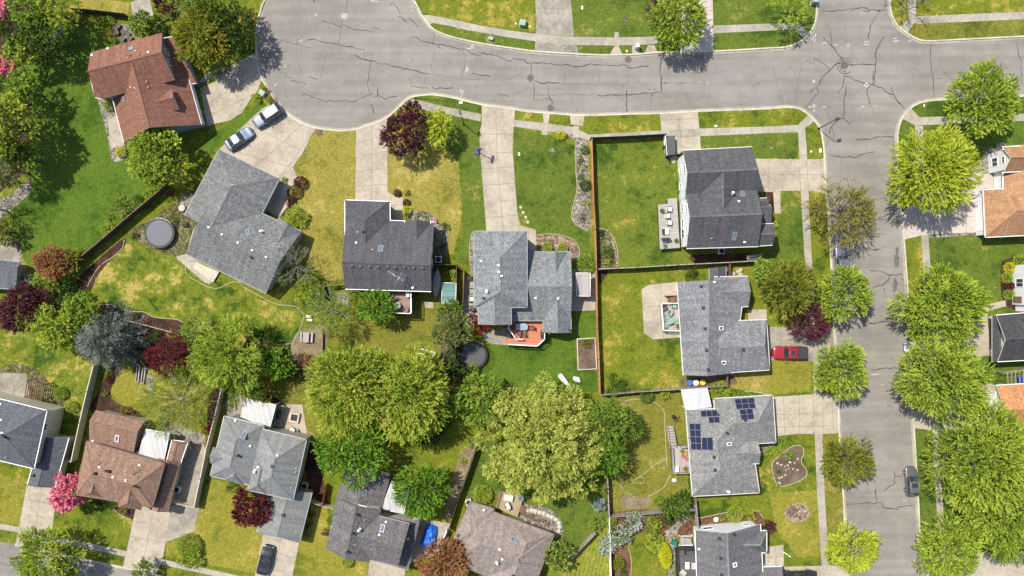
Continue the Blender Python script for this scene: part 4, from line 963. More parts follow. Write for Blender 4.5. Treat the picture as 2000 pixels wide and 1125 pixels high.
lawn('weedy', [(178, 560), (205, 520), (245, 475), (270, 480), (340, 508), (425, 548), (520, 590), (562, 580), (592, 615), (582, 650), (565, 675), (500, 660), (440, 645), (330, 640), (280, 605), (215, 598), (180, 585)], .006, True)
lawn('mixed', [(560, 560), (640, 560), (640, 640), (600, 610)], .004)
lawn('dry', [(618, 254), (694, 254), (694, 392), (672, 392), (672, 545), (640, 548), (560, 480), (600, 430), (565, 400), (568, 345), (590, 300)], .005)
lawn('dry', [(757, 262), (800, 250), (870, 290), (900, 320), (905, 400), (898, 440), (885, 500), (860, 480), (852, 440), (830, 415), (800, 410), (786, 380), (757, 375)], .005)
lawn('green', [(872, 225), (938, 238), (938, 300), (948, 425), (950, 452), (925, 455), (915, 520), (890, 510), (905, 440), (895, 320), (868, 280)], .007)
lawn('green', [(806, 191), (824, 187), (848, 186), (891, 193), (940, 206), (940, 222), (872, 208), (820, 196)], .006)
lawn('green', [(1003, 249), (1062, 258), (1085, 270), (1122, 285), (1124, 330), (1126, 370), (1116, 420), (1120, 438), (1152, 452), (1156, 520), (1135, 512), (1130, 480), (1110, 462), (1080, 455), (1048, 459), (1047, 447), (1016, 438), (1008, 400), (1002, 300)], .006)
lawn('fresh', [(1160, 282), (1290, 275), (1320, 300), (1328, 390), (1288, 400), (1290, 490), (1360, 500), (1490, 500), (1490, 512), (1420, 514), (1300, 520), (1166, 526)], .006)
lawn('mixed', [(1170, 538), (1320, 535), (1335, 755), (1240, 762), (1172, 768)], .006)
lawn('lush', [(945, 672), (1000, 672), (1125, 655), (1125, 722), (1166, 725), (1168, 765), (1130, 770), (1000, 755), (945, 755), (900, 730), (905, 715), (950, 715)], .006)
lawn('lush', [(1115, 608), (1162, 606), (1164, 662), (1105, 670), (1060, 668), (1065, 655), (1115, 652)], .007)
lawn('yellow', [(1505, 704), (1583, 700), (1585, 765), (1505, 771)], .006)
lawn('green', [(1426, 740), (1583, 766), (1575, 775), (1440, 772)], .004)
lawn('dry', [(1410, 728), (1505, 725), (1505, 772), (1412, 755)], .005)
lawn('olive', [(1215, 795), (1250, 782), (1295, 800), (1300, 840), (1302, 905), (1310, 925), (1280, 955), (1235, 965), (1210, 945), (1203, 900)], .008, True)
lawn('olive', [(1172, 770), (1335, 760), (1345, 960), (1355, 985), (1190, 1000), (1188, 910)], .004)
lawn('mixed', [(1360, 975), (1490, 965), (1600, 960), (1607, 1103), (1530, 1105), (1480, 1000), (1360, 1020)], .005)
lawn('mixed', [(1484, 880), (1518, 852), (1545, 849), (1588, 848), (1598, 970), (1486, 970)], .007)
lawn('yellow', [(1500, 965), (1600, 958), (1605, 1085), (1560, 1090), (1520, 1040)], .009)
lawn('green', [(1524, 374), (1564, 373), (1572, 510), (1480, 512), (1515, 470)], .006)
lawn('green', [(1370, 267), (1556, 259), (1560, 281), (1558, 310), (1476, 309), (1372, 292)], .006)
lawn('olive', [(720, 565), (880, 575), (880, 680), (760, 690), (690, 700), (640, 660)], .005)
lawn('mixed', [(800, 860), (930, 830), (935, 870), (900, 960), (860, 970), (790, 900)], .005)
lawn('olive', [(520, 745), (640, 720), (640, 850), (590, 845), (520, 790)], .005)
lawn('green', [(930, 860), (1190, 860), (1186, 1060), (1110, 1100), (1000, 990), (905, 990)], .006)
lawn('striped', [(1110, 1095), (1160, 1038), (1188, 1030), (1192, 1180), (1100, 1180)], .007)
lawn('mixed', [(1215, 1050), (1290, 1045), (1300, 1180), (1205, 1180)], .006)
lawn('yellow', [(0, 925), (50, 952), (38, 1028), (0, 1022)], .005)
lawn('mixed', [(103, 1000), (160, 985), (255, 1010), (258, 1022), (247, 1076), (160, 1058), (100, 1045)], .005)
lawn('yellow', [(392, 985), (412, 932), (480, 960), (515, 1045), (500, 1120), (430, 1108), (322, 1085), (325, 1060), (378, 1038)], .006)
lawn('yellow', [(582, 1060), (612, 980), (640, 985), (640, 1075), (720, 1095), (718, 1180), (560, 1180)], .006)
lawn('weedy', [(0, 640), (60, 660), (120, 690), (195, 710), (175, 820), (130, 800), (95, 770), (80, 730), (30, 705), (0, 700)], .006, True)
lawn('yellow', [(225, 715), (245, 705), (262, 735), (300, 745), (400, 760), (380, 850), (300, 830), (250, 800), (215, 765)], .006, True)
lawn('mixed', [(805, 0), (1044, 0), (1046, 64), (1000, 59), (940, 49), (880, 36), (838, 29), (823, 25)], .006)
lawn('green', [(845, 46), (876, 51), (913, 60), (1000, 75), (1046, 82), (1044, 99), (1000, 93), (951, 86), (911, 78), (876, 69), (855, 60)], .006)
lawn('green', [(1112, 0), (1330, 0), (1330, 70), (1260, 72), (1120, 70)], .006)
lawn('green', [(1395, 0), (1560, 0), (1560, 46), (1500, 45), (1392, 49)], .007)
lawn('mixed', [(1791, 0), (2000, -10), (2000, 22), (1790, 31)], .006)
lawn('olive', [(1775, 66), (1784, 48), (2000, 38), (2000, 70), (1811, 79), (1790, 74)], .007)
lawn('green', [(1816, 462), (2000, 458), (2000, 585), (1955, 590), (1822, 600)], .007)
lawn('mixed', [(1766, 470), (1799, 462), (1803, 530), (1810, 590), (1773, 590)], .006)
lawn('lush', [(1790, 225), (1995, 205), (2000, 215), (1798, 228)], .006)
lawn('lush', [(1890, 242), (2000, 238), (2000, 278), (1945, 280), (1905, 310), (1870, 300)], .006)
lawn('yellow', [(1640, 845), (1636, 772), (1628, 640), (1605, 640), (1606, 845)], .003)
for k, q in [('olive', [(1605, 846), (1637, 846), (1647, 968), (1653, 1104), (1619, 1104), (1611, 968)]), ('mixed', [(1581, 373), (1602, 374), (1614, 384), (1620, 456), (1625, 560), (1600, 640), (1588, 534)]), ('green', [(1791, 842), (1820, 842), (1828, 971), (1836, 1120), (1806, 1118), (1797, 960)])]: lawn(k, q, .006)

# ================================================================ beds
bed = lambda name, px, mat, lift=.014, curve=True: sheet(name, px, lift, M[mat], curve)
bed('gravel_bed', [(1068, 256), (1092, 262), (1120, 272), (1125, 292), (1126, 330), (1128, 372), (1117, 418), (1124, 436), (1150, 450), (1153, 400), (1150, 330), (1148, 278), (1132, 264), (1100, 255)], 'gravel')
bed('gravel_bed', [(1047, 462), (1065, 459), (1085, 460), (1105, 464), (1123, 474), (1131, 492), (1128, 508), (1112, 505), (1104, 488), (1060, 490), (1046, 488)], 'rockbed')
bed('planting_bed', [(1164, 449), (1183, 450), (1198, 468), (1205, 490), (1206, 521), (1166, 523)], 'weedy')
bed('gravel_bed', [(921, 458), (926, 455), (924, 500), (926, 535), (920, 530), (917, 500)], 'gravel')
bed('rock_bed', [(788, 415), (812, 411), (838, 416), (855, 432), (872, 445), (876, 470), (870, 500), (852, 490), (845, 440), (800, 428)], 'gravel')
bed('gravel_path', [(191, 192), (203, 193), (222, 216), (236, 250), (243, 285), (246, 306), (229, 316), (217, 309), (212, 280), (203, 240)], 'gravel')
sheet('patio', [(210, 232), (230, 225), (243, 284), (217, 290)], .024, M['drive'])
bed('weedy_yard', [(330, 402), (372, 385), (412, 388), (400, 430), (376, 456), (368, 492), (345, 503), (300, 486), (255, 462), (262, 445), (300, 425)], 'weedy', .012)
bed('gravel_patch', [(352, 385), (385, 380), (402, 398), (392, 425), (362, 420)], 'gravel', .016)
bed('bark_bed', [(-40, -40), (90, -40), (105, 20), (80, 90), (45, 130), (62, 190), (60, 260), (62, 320), (30, 350), (-40, 360)], 'bark', .010)
bed('bark_bed', [(150, 560), (160, 535), (235, 470), (247, 470), (240, 485), (212, 512), (188, 542), (178, 565)], 'bark')
bed('bark_bed', [(195, 597), (215, 596), (245, 607), (280, 612), (310, 622), (345, 625), (358, 632), (352, 660), (370, 690), (300, 720), (240, 690), (200, 640)], 'bark', .012)
bed('bark_bed', [(215, 720), (232, 705), (228, 735), (216, 765), (225, 785), (262, 800), (280, 815), (180, 805), (195, 760)], 'bark', .013)
bed('bark_bed', [(410, 770), (442, 750), (430, 800), (415, 850), (405, 840)], 'bark', .013)
bed('gravel_bed', [(0, 725), (20, 712), (45, 712), (75, 725), (95, 745), (105, 770), (130, 790), (90, 800), (0, 790)], 'weedy', .012)
bed('garden_island', [(1510, 906), (1520, 895), (1533, 884), (1550, 873), (1564, 873), (1568, 885), (1563, 902), (1573, 918), (1572, 931), (1550, 941), (1522, 948), (1511, 931)], 'soil')
bed('rock_circle', [(1534, 1001), (1540, 989), (1556, 984), (1572, 989), (1579, 1001), (1573, 1014), (1557, 1019), (1541, 1014)], 'rockbed')
bed('bark_bed', [(1362, 1012), (1385, 1008), (1418, 1002), (1440, 1000), (1480, 1000), (1490, 1015), (1480, 1035), (1400, 1040), (1361, 1036)], 'redbark')
bed('dirt_patch', [(1213, 972), (1225, 968), (1255, 971), (1272, 974), (1270, 988), (1250, 993), (1216, 992)], 'dirt')
bed('bark_bed', [(1194, 1002), (1310, 994), (1352, 998), (1330, 1015), (1300, 1045), (1260, 1040), (1215, 1055), (1195, 1040)], 'redbark', .012)
bed('bark_bed', [(1194, 1075), (1215, 1068), (1228, 1075), (1233, 1100), (1230, 1180), (1195, 1180)], 'redbark', .013)
bed('bark_bed', [(1321, 1035), (1330, 1022), (1352, 1012), (1354, 1043), (1322, 1045)], 'redbark', .02)
sheet('stone_path', [(1300, 1040), (1330, 1012), (1348, 1003), (1354, 1012), (1330, 1022), (1318, 1045), (1322, 1070), (1317, 1110), (1312, 1180), (1298, 1180), (1306, 1110), (1310, 1070)], .018, M['gravel'])
bed('dirt_strip', [(1355, 498), (1460, 495), (1480, 505), (1420, 512), (1360, 515)], 'bark', .012)
bed('dirt_strip', [(1170, 532), (1187, 530), (1180, 545), (1172, 556)], 'bark', .012)
bed('bark_bed', [(1338, 738), (1412, 735), (1430, 735), (1440, 748), (1420, 752), (1338, 755)], 'soil', .012)
bed('bark_bed', [(866, 672), (895, 670), (894, 735), (870, 730), (860, 700)], 'soil', .013)
bed('dirt_patch', [(600, 640), (640, 640), (632, 690), (600, 710), (575, 700), (568, 675), (580, 650)], 'dirt', .014)
bed('bark_bed', [(560, 672), (600, 700), (600, 730), (540, 730)], 'bark', .012)
bed('gravel_strip', [(895, 900), (925, 860), (932, 862), (905, 940), (880, 1010), (870, 1000)], 'dirt', .012)
bed('bark_bed', [(490, 775), (530, 772), (550, 785), (555, 800), (540, 790)], 'bark', .012)
bed('bark_bed', [(255, 990), (275, 985), (268, 1005), (258, 1014), (238, 1005), (222, 992)], 'bark', .012)
bed('gravel_bed', [(0, 470), (25, 462), (40, 480), (40, 505), (0, 510)], 'gravel', .012)
bed('rock_bed', [(22, 380), (55, 350), (62, 365), (50, 385), (10, 420), (0, 425), (0, 390)], 'gravel', .012)
bed('gravel_path', [(75, 105), (110, 55), (125, 50), (122, 60), (100, 90), (85, 105)], 'gravel', .012)
bed('gravel_bed', [(222, 50), (262, 50), (262, 75), (240, 82), (222, 70)], 'gravel', .013)
bed('bark_bed', [(560, 360), (580, 352), (590, 370), (575, 400), (560, 415), (550, 420)], 'bark', .012)
bed('rock_bed', [(1883, 338), (1912, 320), (1925, 295), (1942, 282), (1965, 282), (1960, 335), (1910, 340)], 'gravel', .012)
bed('bark_bed', [(1955, 520), (1970, 505), (2000, 510), (2000, 600), (1960, 590)], 'bark', .012)
bed('bark_bed', [(545, 840), (600, 850), (640, 980), (605, 960), (590, 900)], 'bark', .009)
bed('bark_bed', [(1480, 378), (1500, 372), (1514, 380), (1514, 412), (1495, 420)], 'bark', .012)
bed('bark_bed', [(1485, 870), (1518, 852), (1522, 862), (1490, 885)], 'gravel', .012)
bed('weedy_yard', [(455, 770), (470, 768), (462, 800), (450, 800)], 'weedy', .012, False)
bed('stone_patio', [(1120, 985), (1000, 960), (1035, 985), (1070, 992), (1092, 1008), (1100, 1030), (1098, 1050), (1040, 1040), (1000, 1005)], 'gravel', .014, False) if False else bed('gravel_bed', [(1012, 985), (1035, 986), (1070, 993), (1090, 1008), (1099, 1026), (1096, 1050), (1060, 1040), (1015, 1010)], 'gravel', .014)

# ================================================================ sidewalks and driveways
def slab(name, A, B, Cc, D, nu, nv, mat='drive', lift=.026, extra=None):
    return sheet(name, [A, B, Cc, D], lift, M[mat], False, grid_joints(A, B, Cc, D, nu, nv) + (extra or []), M['joint'])
def walk(top, bot, step=22):
    px = top + bot[::-1]; L = lambda p, q, t: (p[0] + (q[0] - p[0]) * t, p[1] + (q[1] - p[1]) * t); J = []
    def along(pl, s):
        for a, b in zip(pl, pl[1:]):
            d = math.dist(a, b)
            if s <= d: return L(a, b, s / d)
            s -= d
        return pl[-1]
    lt = sum(math.dist(a, b) for a, b in zip(top, top[1:])); lb = sum(math.dist(a, b) for a, b in zip(bot, bot[1:]))
    n = max(1, int(lt / step))
    for i in range(1, n): J.append((along(top, lt * i / n), along(bot, lb * i / n)))
    return sheet('sidewalk', px, .030, M['walk'], False, J, M['joint'], jw=.05)
walk([(823, 30), (838, 29), (880, 37), (940, 50), (1000, 60), (1048, 66), (1120, 72), (1200, 73), (1262, 72), (1285, 70)], [(837, 49), (846, 45), (876, 50), (913, 59), (1000, 74), (1048, 81), (1120, 88), (1200, 89), (1268, 87), (1287, 84)])
walk([(1391, 50), (1500, 46), (1561, 45)], [(1392, 65), (1500, 60), (1556, 57)])
walk([(1561, 46), (1580, 63)], [(1553, 57), (1571, 76)], 30)
walk([(1200, 63), (1200, 92)], [(1209, 63), (1209, 92)], 15); sheet('kerb_ramp', [(1199, 92), (1209, 92), (1216, 107), (1190, 107)], .028, M['drive'])
sheet('kerb_ramp', [(1266, 88), (1278, 88), (1285, 104), (1257, 106)], .028, M['drive'])
sheet('utility_pad', [(1235, 89), (1250, 88), (1251, 105), (1235, 106)], .024, M['drive'])
walk([(1789, -40), (1789, 32), (1900, 27), (2000, 23), (2200, 14)], [(1773, -40), (1775, 36), (1784, 47), (2000, 37.5), (2200, 29)], 24)
sheet('kerb_ramp', [(1775, 36), (1784, 47), (1771, 66), (1756, 54)], .028, M['walk'])
walk([(1796, 229), (1880, 226), (2000, 222), (2200, 212)], [(1787, 245), (1880, 241), (2000, 236), (2200, 226)])
sheet('kerb_ramp', [(1779, 211), (1796, 229), (1787, 245), (1761, 231), (1770, 217)], .028, M['walk'])
walk([(1803, 246), (1806, 340), (1813, 459), (1818, 528), (1826, 700), (1833, 843), (1841, 971), (1850, 1125), (1865, 1300)], [(1787, 245), (1791, 340), (1799, 459), (1803, 528), (1811, 700), (1820, 843), (1828, 971), (1837, 1125), (1850, 1300)])
walk([(1148, 263), (1292, 255), (1366, 251), (1500, 247), (1559, 244)], [(1148, 274), (1292, 267), (1366, 266), (1500, 260), (1561, 258)])
walk([(1005, 234), (1060, 240), (1120, 248), (1150, 263)], [(1003, 247), (1060, 255), (1118, 263), (1148, 274)])
walk([(805, 194), (840, 201), (870, 209), (941, 223)], [(786, 204), (838, 217), (872, 223), (938, 237)])
walk([(1575, 281), (1579, 372), (1585, 494), (1588, 534), (1596, 640)], [(1560, 281), (1564, 372), (1571, 494), (1575, 534), (1582, 640)])
walk([(1572, 247), (1575, 282)], [(1558, 245), (1560, 282)]); sheet('kerb_ramp', [(1578, 225), (1591, 237), (1572, 250), (1559, 244)], .028, M['walk'])
walk([(1604, 700), (1606, 843), (1611, 968), (1619, 1104), (1632, 1300)], [(1589, 700), (1591, 843), (1596, 968), (1605, 1104), (1617, 1300)])
walk([(-200, 982), (0, 1023), (37, 1029), (107, 1047), (160, 1058), (250, 1077), (320, 1093), (400, 1110), (520, 1136)], [(-200, 994), (0, 1034), (37, 1040), (107, 1059), (160, 1070), (250, 1088), (320, 1104), (400, 1121), (520, 1148)])
for a, b in (((1060, 220), (1074, 221)), ((1113, 223), (1142, 225))):   # two short ramps in the verge
    sheet('kerb_ramp', [a, b, (b[0] - 4, 246), (a[0] + 2, 243)], .024, M['drive'])
sheet('garden_path', [(1059, 243), (1070, 243), (1069, 264), (1058, 263)], .034, M['drive']); sheet('garden_path', [(1120, 246), (1131, 247), (1130, 269), (1119, 269)], .034, M['drive'])
for cx, cy in ((1028, 226), (1048, 231)): pass
slab('driveway', (1044, -60), (1110, -60), (1121, 71), (1047, 66), 2, 5, 'drive2'); slab('driveway', (1047, 66), (1121, 72), (1131, 107), (1044, 101), 2, 1, 'drive2')
slab('driveway', (1335, -60), (1391, -60), (1394, 101), (1329, 104), 2, 6, 'pink')
sheet('driveway', [(391, 172), (420, 160), (455, 125), (498, 103), (502, 112), (512, 152), (503, 178), (490, 192), (473, 220), (450, 235), (423, 241), (405, 246)], .026, M['drive'], False, [((420, 160), (450, 234)), ((455, 125), (490, 190)), ((440, 140), (475, 215)), ((402, 205), (505, 140)), ((408, 226), (485, 190))], M['joint'])
sheet('driveway', [(512, 212), (540, 198), (553, 214), (573, 230), (595, 242), (617, 250), (590, 300), (572, 327), (583, 352), (560, 372), (563, 402), (545, 424), (515, 409), (545, 349), (428, 292), (458, 262)], .026, M['drive'], False, [((540, 198), (470, 290)), ((592, 242), (500, 325)), ((610, 260), (545, 349)), ((480, 240), (600, 300)), ((515, 215), (615, 255)), ((440, 290), (572, 327)), ((545, 350), (582, 352))], M['joint'])
slab('driveway', (695, 252), (757, 230), (757, 392), (694, 392), 2, 5, 'drive')
sheet('front_path', [(757, 374), (774, 385), (788, 385), (785, 432), (757, 432)], .022, M['drive'], False, [((757, 400), (787, 400))], M['joint'])
sheet('driveway', [(941, 204), (1006, 213), (1003, 250), (1001, 290), (1010, 410), (1016, 440), (1047, 449), (1047, 490), (1028, 490), (1028, 452), (950, 452), (948, 425), (938, 300), (936, 262), (941, 240)], .026, M['drive'], False, [((968, 208), (972, 330)), ((972, 330), (983, 452)), ((938, 262), (1003, 262)), ((938, 300), (1001, 297)), ((940, 330), (1003, 326)), ((943, 362), (1006, 358)), ((945, 395), (1009, 390)), ((948, 425), (1012, 420)), ((1016, 440), (1014, 452)), ((1032, 445), (1032, 490))], M['joint'])
sheet('driveway', [(1289, 221), (1363, 217), (1366, 250), (1369, 292), (1330, 296), (1316, 320), (1308, 312), (1312, 290), (1300, 268), (1292, 255)], .026, M['drive'], False, [((1325, 219), (1332, 295)), ((1290, 235), (1364, 231)), ((1300, 268), (1367, 266))], M['joint'])
sheet('driveway', [(1475, 310), (1560, 311), (1605, 311), (1610, 306), (1614, 381), (1605, 376), (1580, 372), (1524, 373), (1525, 417), (1513, 417), (1510, 375), (1478, 374)], .032, M['drive'], False, [((1500, 310), (1502, 374)), ((1528, 310), (1528, 373)), ((1560, 311), (1564, 372)), ((1575, 311), (1580, 372)), ((1475, 340), (1611, 341)), ((1513, 395), (1525, 395)), ((1602, 312), (1605, 376))], M['joint'])
slab('driveway', (1497, 638), (1629, 642), (1635, 706), (1502, 703), 5, 2, 'drive2', .032); sheet('front_path', [(1460, 605), (1497, 604), (1498, 640), (1462, 625)], .024, M['drive'], False, [((1480, 604), (1481, 640))], M['joint'])
sheet('driveway', [(1510, 775), (1590, 770), (1637, 770), (1640, 846), (1600, 848), (1560, 847), (1515, 852)], .032, M['drive'], False, [((1530, 772), (1533, 850)), ((1561, 772), (1562, 847)), ((1588, 770), (1590, 847)), ((1606, 770), (1608, 846)), ((1625, 770), (1628, 845)), ((1512, 810), (1638, 806)), ((1514, 835), (1639, 830))], M['joint'])
sheet('driveway', [(1526, 1107), (1600, 1105), (1654, 1104), (1662, 1180), (1526, 1180)], .032, M['drive'], False, [((1600, 1105), (1604, 1180))], M['joint'])
sheet('front_path', [(1484, 1070), (1530, 1064), (1531, 1108), (1490, 1108)], .022, M['drive'], False, [((1500, 1068), (1501, 1108)), ((1515, 1066), (1516, 1108)), ((1486, 1090), (1530, 1087))], M['joint'])
sheet('driveway', [(1757, 418), (1800, 385), (1880, 341), (1912, 338), (1940, 340), (1940, 368), (1918, 392), (1920, 453), (1813, 458), (1799, 460), (1766, 468)], .034, M['pink'], False, [((1790, 390), (1800, 460)), ((1850, 357), (1855, 456)), ((1884, 340), (1888, 455)), ((1762, 440), (1918, 420)), ((1800, 386), (1918, 382))], M['joint'])
sheet('gravel_strip', [(1813, 460), (1913, 453), (1913, 459), (1814, 465)], .022, M['gravel'])
sheet('front_path', [(1830, 612), (1912, 599), (1964, 586), (1965, 598), (1912, 612), (1830, 625)], .022, M['drive'])
sheet('driveway', [(1775, 660), (1900, 620), (1928, 612), (1934, 694), (1880, 700), (1778, 705)], .034, M['drive'], False, [((1840, 640), (1842, 703)), ((1776, 682), (1932, 655))], M['joint'])
sheet('driveway', [(1783, 803), (1870, 768), (1928, 748), (1943, 752), (1946, 839), (1832, 842), (1786, 836)], .034, M['drive'], False, [((1860, 772), (1862, 840)), ((1785, 822), (1945, 796))], M['joint'])
sheet('driveway', [(1797, 1085), (1860, 1085), (1960, 1075), (2100, 1080), (2100, 1180), (1802, 1180)], .034, M['drive'])
slab('driveway', (52, 948), (112, 953), (100, 1046), (37, 1030), 2, 3, 'drive'); sheet('driveway', [(37, 1030), (107, 1047), (82, 1077), (30, 1064)], .034, M['drive'], False, [((72, 1038), (57, 1070))], M['joint'])
slab('driveway', (266, 988), (334, 997), (318, 1092), (247, 1077), 2, 3, 'drive', .033); sheet('driveway', [(247, 1077), (318, 1092), (305, 1122), (240, 1108)], .034, M['drive'], False, [((282, 1084), (274, 1115))], M['joint'])
sheet('side_slab', [(334, 992), (391, 984), (378, 1038), (322, 1060)], .024, M['drive2'])
slab('driveway', (514, 1043), (584, 1060), (560, 1180), (490, 1165), 2, 4, 'drive'); slab('driveway', (722, 1094), (792, 1112), (780, 1200), (712, 1190), 2, 3, 'drive')
# patios
sheet('patio', [(290, 825), (345, 830), (400, 850), (408, 900), (385, 985), (335, 990), (320, 900)], .020, M['drive2'])
sheet('patio', [(905, 540), (925, 538), (936, 545), (937, 620), (925, 640), (905, 610)], .020, M['drive'], False, [((905, 570), (936, 570)), ((905, 600), (936, 598))], M['joint'])
sheet('patio', [(940, 650), (995, 640), (1000, 675), (962, 672), (945, 665)], .020, M['drive2'])
sheet('patio', [(1116, 525), (1162, 525), (1163, 606), (1116, 608)], .016, M['walk'])
sheet('patio', [(1253, 565), (1268, 556), (1330, 550), (1338, 658), (1275, 663), (1258, 650)], .020, M['drive'], False, [((1290, 554), (1296, 661)), ((1254, 600), (1332, 596)), ((1257, 630), (1335, 626))], M['joint'])
sheet('patio', [(780, 1008), (880, 1022), (868, 1080), (800, 1100)], .018, M['drive2'])
sheet('patio', [(528, 790), (590, 790), (600, 850), (520, 850)], .018, M['drive'])
sheet('patio', [(440, 785), (470, 770), (480, 810), (445, 815)], .016, M['drive2'])
sheet('patio', [(0, 728), (52, 730), (60, 790), (0, 785)], .020, M['drive2'], False, [((25, 728), (28, 785))], M['joint'])
sheet('patio', [(345, 500), (365, 496), (425, 535), (410, 555), (400, 552), (345, 505)], .020, M['drive'])
sheet('side_path', [(365, 497), (375, 455), (382, 440), (378, 460), (372, 498)], .018, M['drive'])
sheet('patio', [(654, 570), (680, 572), (682, 600), (660, 588)], .018, M['drive2'])
sheet('patio', [(828, 588), (846, 590), (846, 602), (830, 601)], .020, M['drive'])
sheet('patio', [(0, 470), (38, 490), (40, 512), (0, 505)], .018, M['drive2'])
sheet('patio', [(255, 5), (290, -10), (300, 30), (262, 42)], .018, M['drive2'])
sheet('lawn', [(150, -5), (255, 5), (250, 28), (205, 22), (150, 15)], .016, LA['dry'])
sheet('patio', [(388, 162), (400, 145), (440, 128), (452, 135), (420, 155)], .02, M['walk'])
sheet('patio', [(545, 424), (575, 412), (560, 372), (600, 410)], .01, M['walk']) if False else None
# ================================================================ more materials
M.update(
    darkmetal=plain('dark_metal', (.035, .036, .04), .5, .2, .2), tanmetal=plain('tan_vent', (.2, .15, .11), .7), whitemetal=plain('white_metal', (.72, .72, .7), .5, var=.05), palemetal=plain('grey_pipe', (.42, .42, .4), .5, .2, .1),
    black=plain('black_plastic', (.012, .012, .014), .6, var=.3), skyglass=glass_mat('skylight_glass', (.07, .10, .13), .2), tealglass=glass_mat('teal_skylight', (.10, .17, .17), .15), solar=plain('solar_cell', (.012, .014, .032), .18, var=.2, spec=.6), alu=plain('aluminium', (.42, .43, .44), .35, .7, .1),
    whitetrim=plain('white_trim', (.72, .72, .70), .6, var=.06), greytrim=plain('grey_trim', (.22, .23, .25), .6, var=.08), browntrim=plain('brown_trim', (.16, .10, .07), .7), darktrim=plain('dark_trim', (.06, .06, .065), .7), glass=glass_mat('window_glass'), carglass=glass_mat('car_glass', (.018, .022, .026), .05),
    rubber=plain('tyre_rubber', (.018, .018, .018), .9, var=.3), lamp=plain('headlamp', (.25, .26, .27), .15, var=.05, spec=.7), redlens=plain('tail_lamp', (.35, .02, .02), .2, var=.2), acwhite=plain('pale_casing', (.5, .5, .47), .6, var=.08), terracotta=plain('terracotta', (.32, .13, .07), .85, var=.2),
    cedar=plank_mat('cedar_fence', (.27, .11, .045), (.42, .19, .085), .15), darkwood=plank_mat('dark_fence', (.035, .022, .018), (.075, .045, .034), .15), brownwood=plank_mat('brown_fence', (.11, .055, .035), (.19, .10, .065), .15), greywood=plank_mat('weathered_fence', (.19, .17, .155), (.33, .30, .275), .15), blackfence=plank_mat('black_fence', (.016, .015, .016), (.035, .033, .034), .15),
    vinyl=plain('beige_vinyl', (.44, .40, .30), .55, var=.06), whitevinyl=plain('white_vinyl', (.72, .72, .7), .5, var=.05), redwood=plank_mat('red_fence', (.16, .035, .02), (.25, .06, .035), .15),
    tandeck=plank_mat('tan_deck', (.20, .155, .09), (.29, .23, .145), .14, .37), browndeck=plank_mat('brown_deck', (.15, .095, .07), (.25, .17, .13), .14, 1.57), reddeck=plank_mat('red_deck', (.33, .11, .055), (.42, .155, .085), .14, 1.57), greydeck=plank_mat('grey_deck', (.22, .21, .195), (.31, .295, .28), .14, 1.52), chardeck=plank_mat('charcoal_deck', (.05, .05, .052), (.085, .083, .085), .14, 1.57), weatherdeck=plank_mat('weathered_deck', (.22, .195, .185), (.33, .295, .285), .14), whitepaint=plain('white_paint', (.74, .74, .72), .6, var=.06),
    coverwhite=plank_mat('white_cover_sheet', (.30, .305, .31), (.42, .425, .43), .35, -.2, .1, .5), covergrey=plank_mat('metal_cover_sheet', (.34, .355, .38), (.44, .455, .48), .35, .05, .12, .45),
)
S = {'A': shingle_mat('red_brown_shingles', (.115, .052, .038), (.185, .088, .064), (.27, .145, .105)), 'B': shingle_mat('grey_shingles', (0.071, 0.073, 0.076), (0.124, 0.127, 0.129), (0.220, 0.222, 0.220), 1.2), 'C': shingle_mat('charcoal_shingles', (0.045, 0.043, 0.048), (0.074, 0.071, 0.080), (0.118, 0.112, 0.123)),
     'D': shingle_mat('blue_grey_shingles', (0.081, 0.089, 0.095), (0.147, 0.158, 0.164), (0.263, 0.270, 0.274), 1.2), 'E': shingle_mat('dark_grey_shingles', (0.043, 0.042, 0.047), (0.073, 0.072, 0.078), (0.120, 0.119, 0.125)), 'F': shingle_mat('lavender_grey_shingles', (0.085, 0.085, 0.094), (0.147, 0.149, 0.159), (0.249, 0.250, 0.256), 1.2), 'G': shingle_mat('light_grey_shingles', (0.098, 0.097, 0.100), (0.169, 0.168, 0.167), (0.282, 0.278, 0.273), 1.2),
     'H': shingle_mat('slate_grey_shingles', (0.063, 0.062, 0.067), (0.106, 0.105, 0.110), (0.167, 0.166, 0.172)), 'I': shingle_mat('taupe_shingles', (.125, .10, .09), (.205, .172, .158), (.30, .262, .245)), 'J': shingle_mat('mottled_grey_shingles', (0.056, 0.053, 0.054), (0.103, 0.097, 0.099), (0.174, 0.165, 0.164), 1.2), 'K': shingle_mat('pale_grey_shingles', (0.116, 0.119, 0.120), (0.168, 0.172, 0.172), (0.236, 0.240, 0.240)),
     'L': shingle_mat('brown_shingles', (0.126, 0.076, 0.053), (0.210, 0.131, 0.097), (0.299, 0.200, 0.152)), 'M': shingle_mat('blue_slate_shingles', (0.057, 0.061, 0.072), (0.092, 0.097, 0.113), (0.144, 0.149, 0.167)), 'N': shingle_mat('orange_tan_shingles', (0.202, 0.107, 0.056), (0.297, 0.168, 0.095), (0.396, 0.249, 0.155)), 'P': shingle_mat('black_shingles', (.032, .033, .036), (.05, .051, .055), (.085, .086, .09)), 'Q': shingle_mat('orange_shingles', (0.243, 0.108, 0.041), (0.360, 0.171, 0.077), (0.468, 0.261, 0.135), 1.2)}
W = {'white': siding_mat('white_siding', (.70, .71, .73)), 'blue': siding_mat('blue_grey_siding', (.19, .22, .27)), 'grey': siding_mat('grey_siding', (.33, .34, .36)), 'beige': siding_mat('beige_siding', (.50, .46, .36)), 'cream': siding_mat('cream_siding', (.60, .57, .50)), 'taupe': siding_mat('taupe_siding', (.36, .32, .28)), 'slate': siding_mat('slate_siding', (.14, .16, .20))}

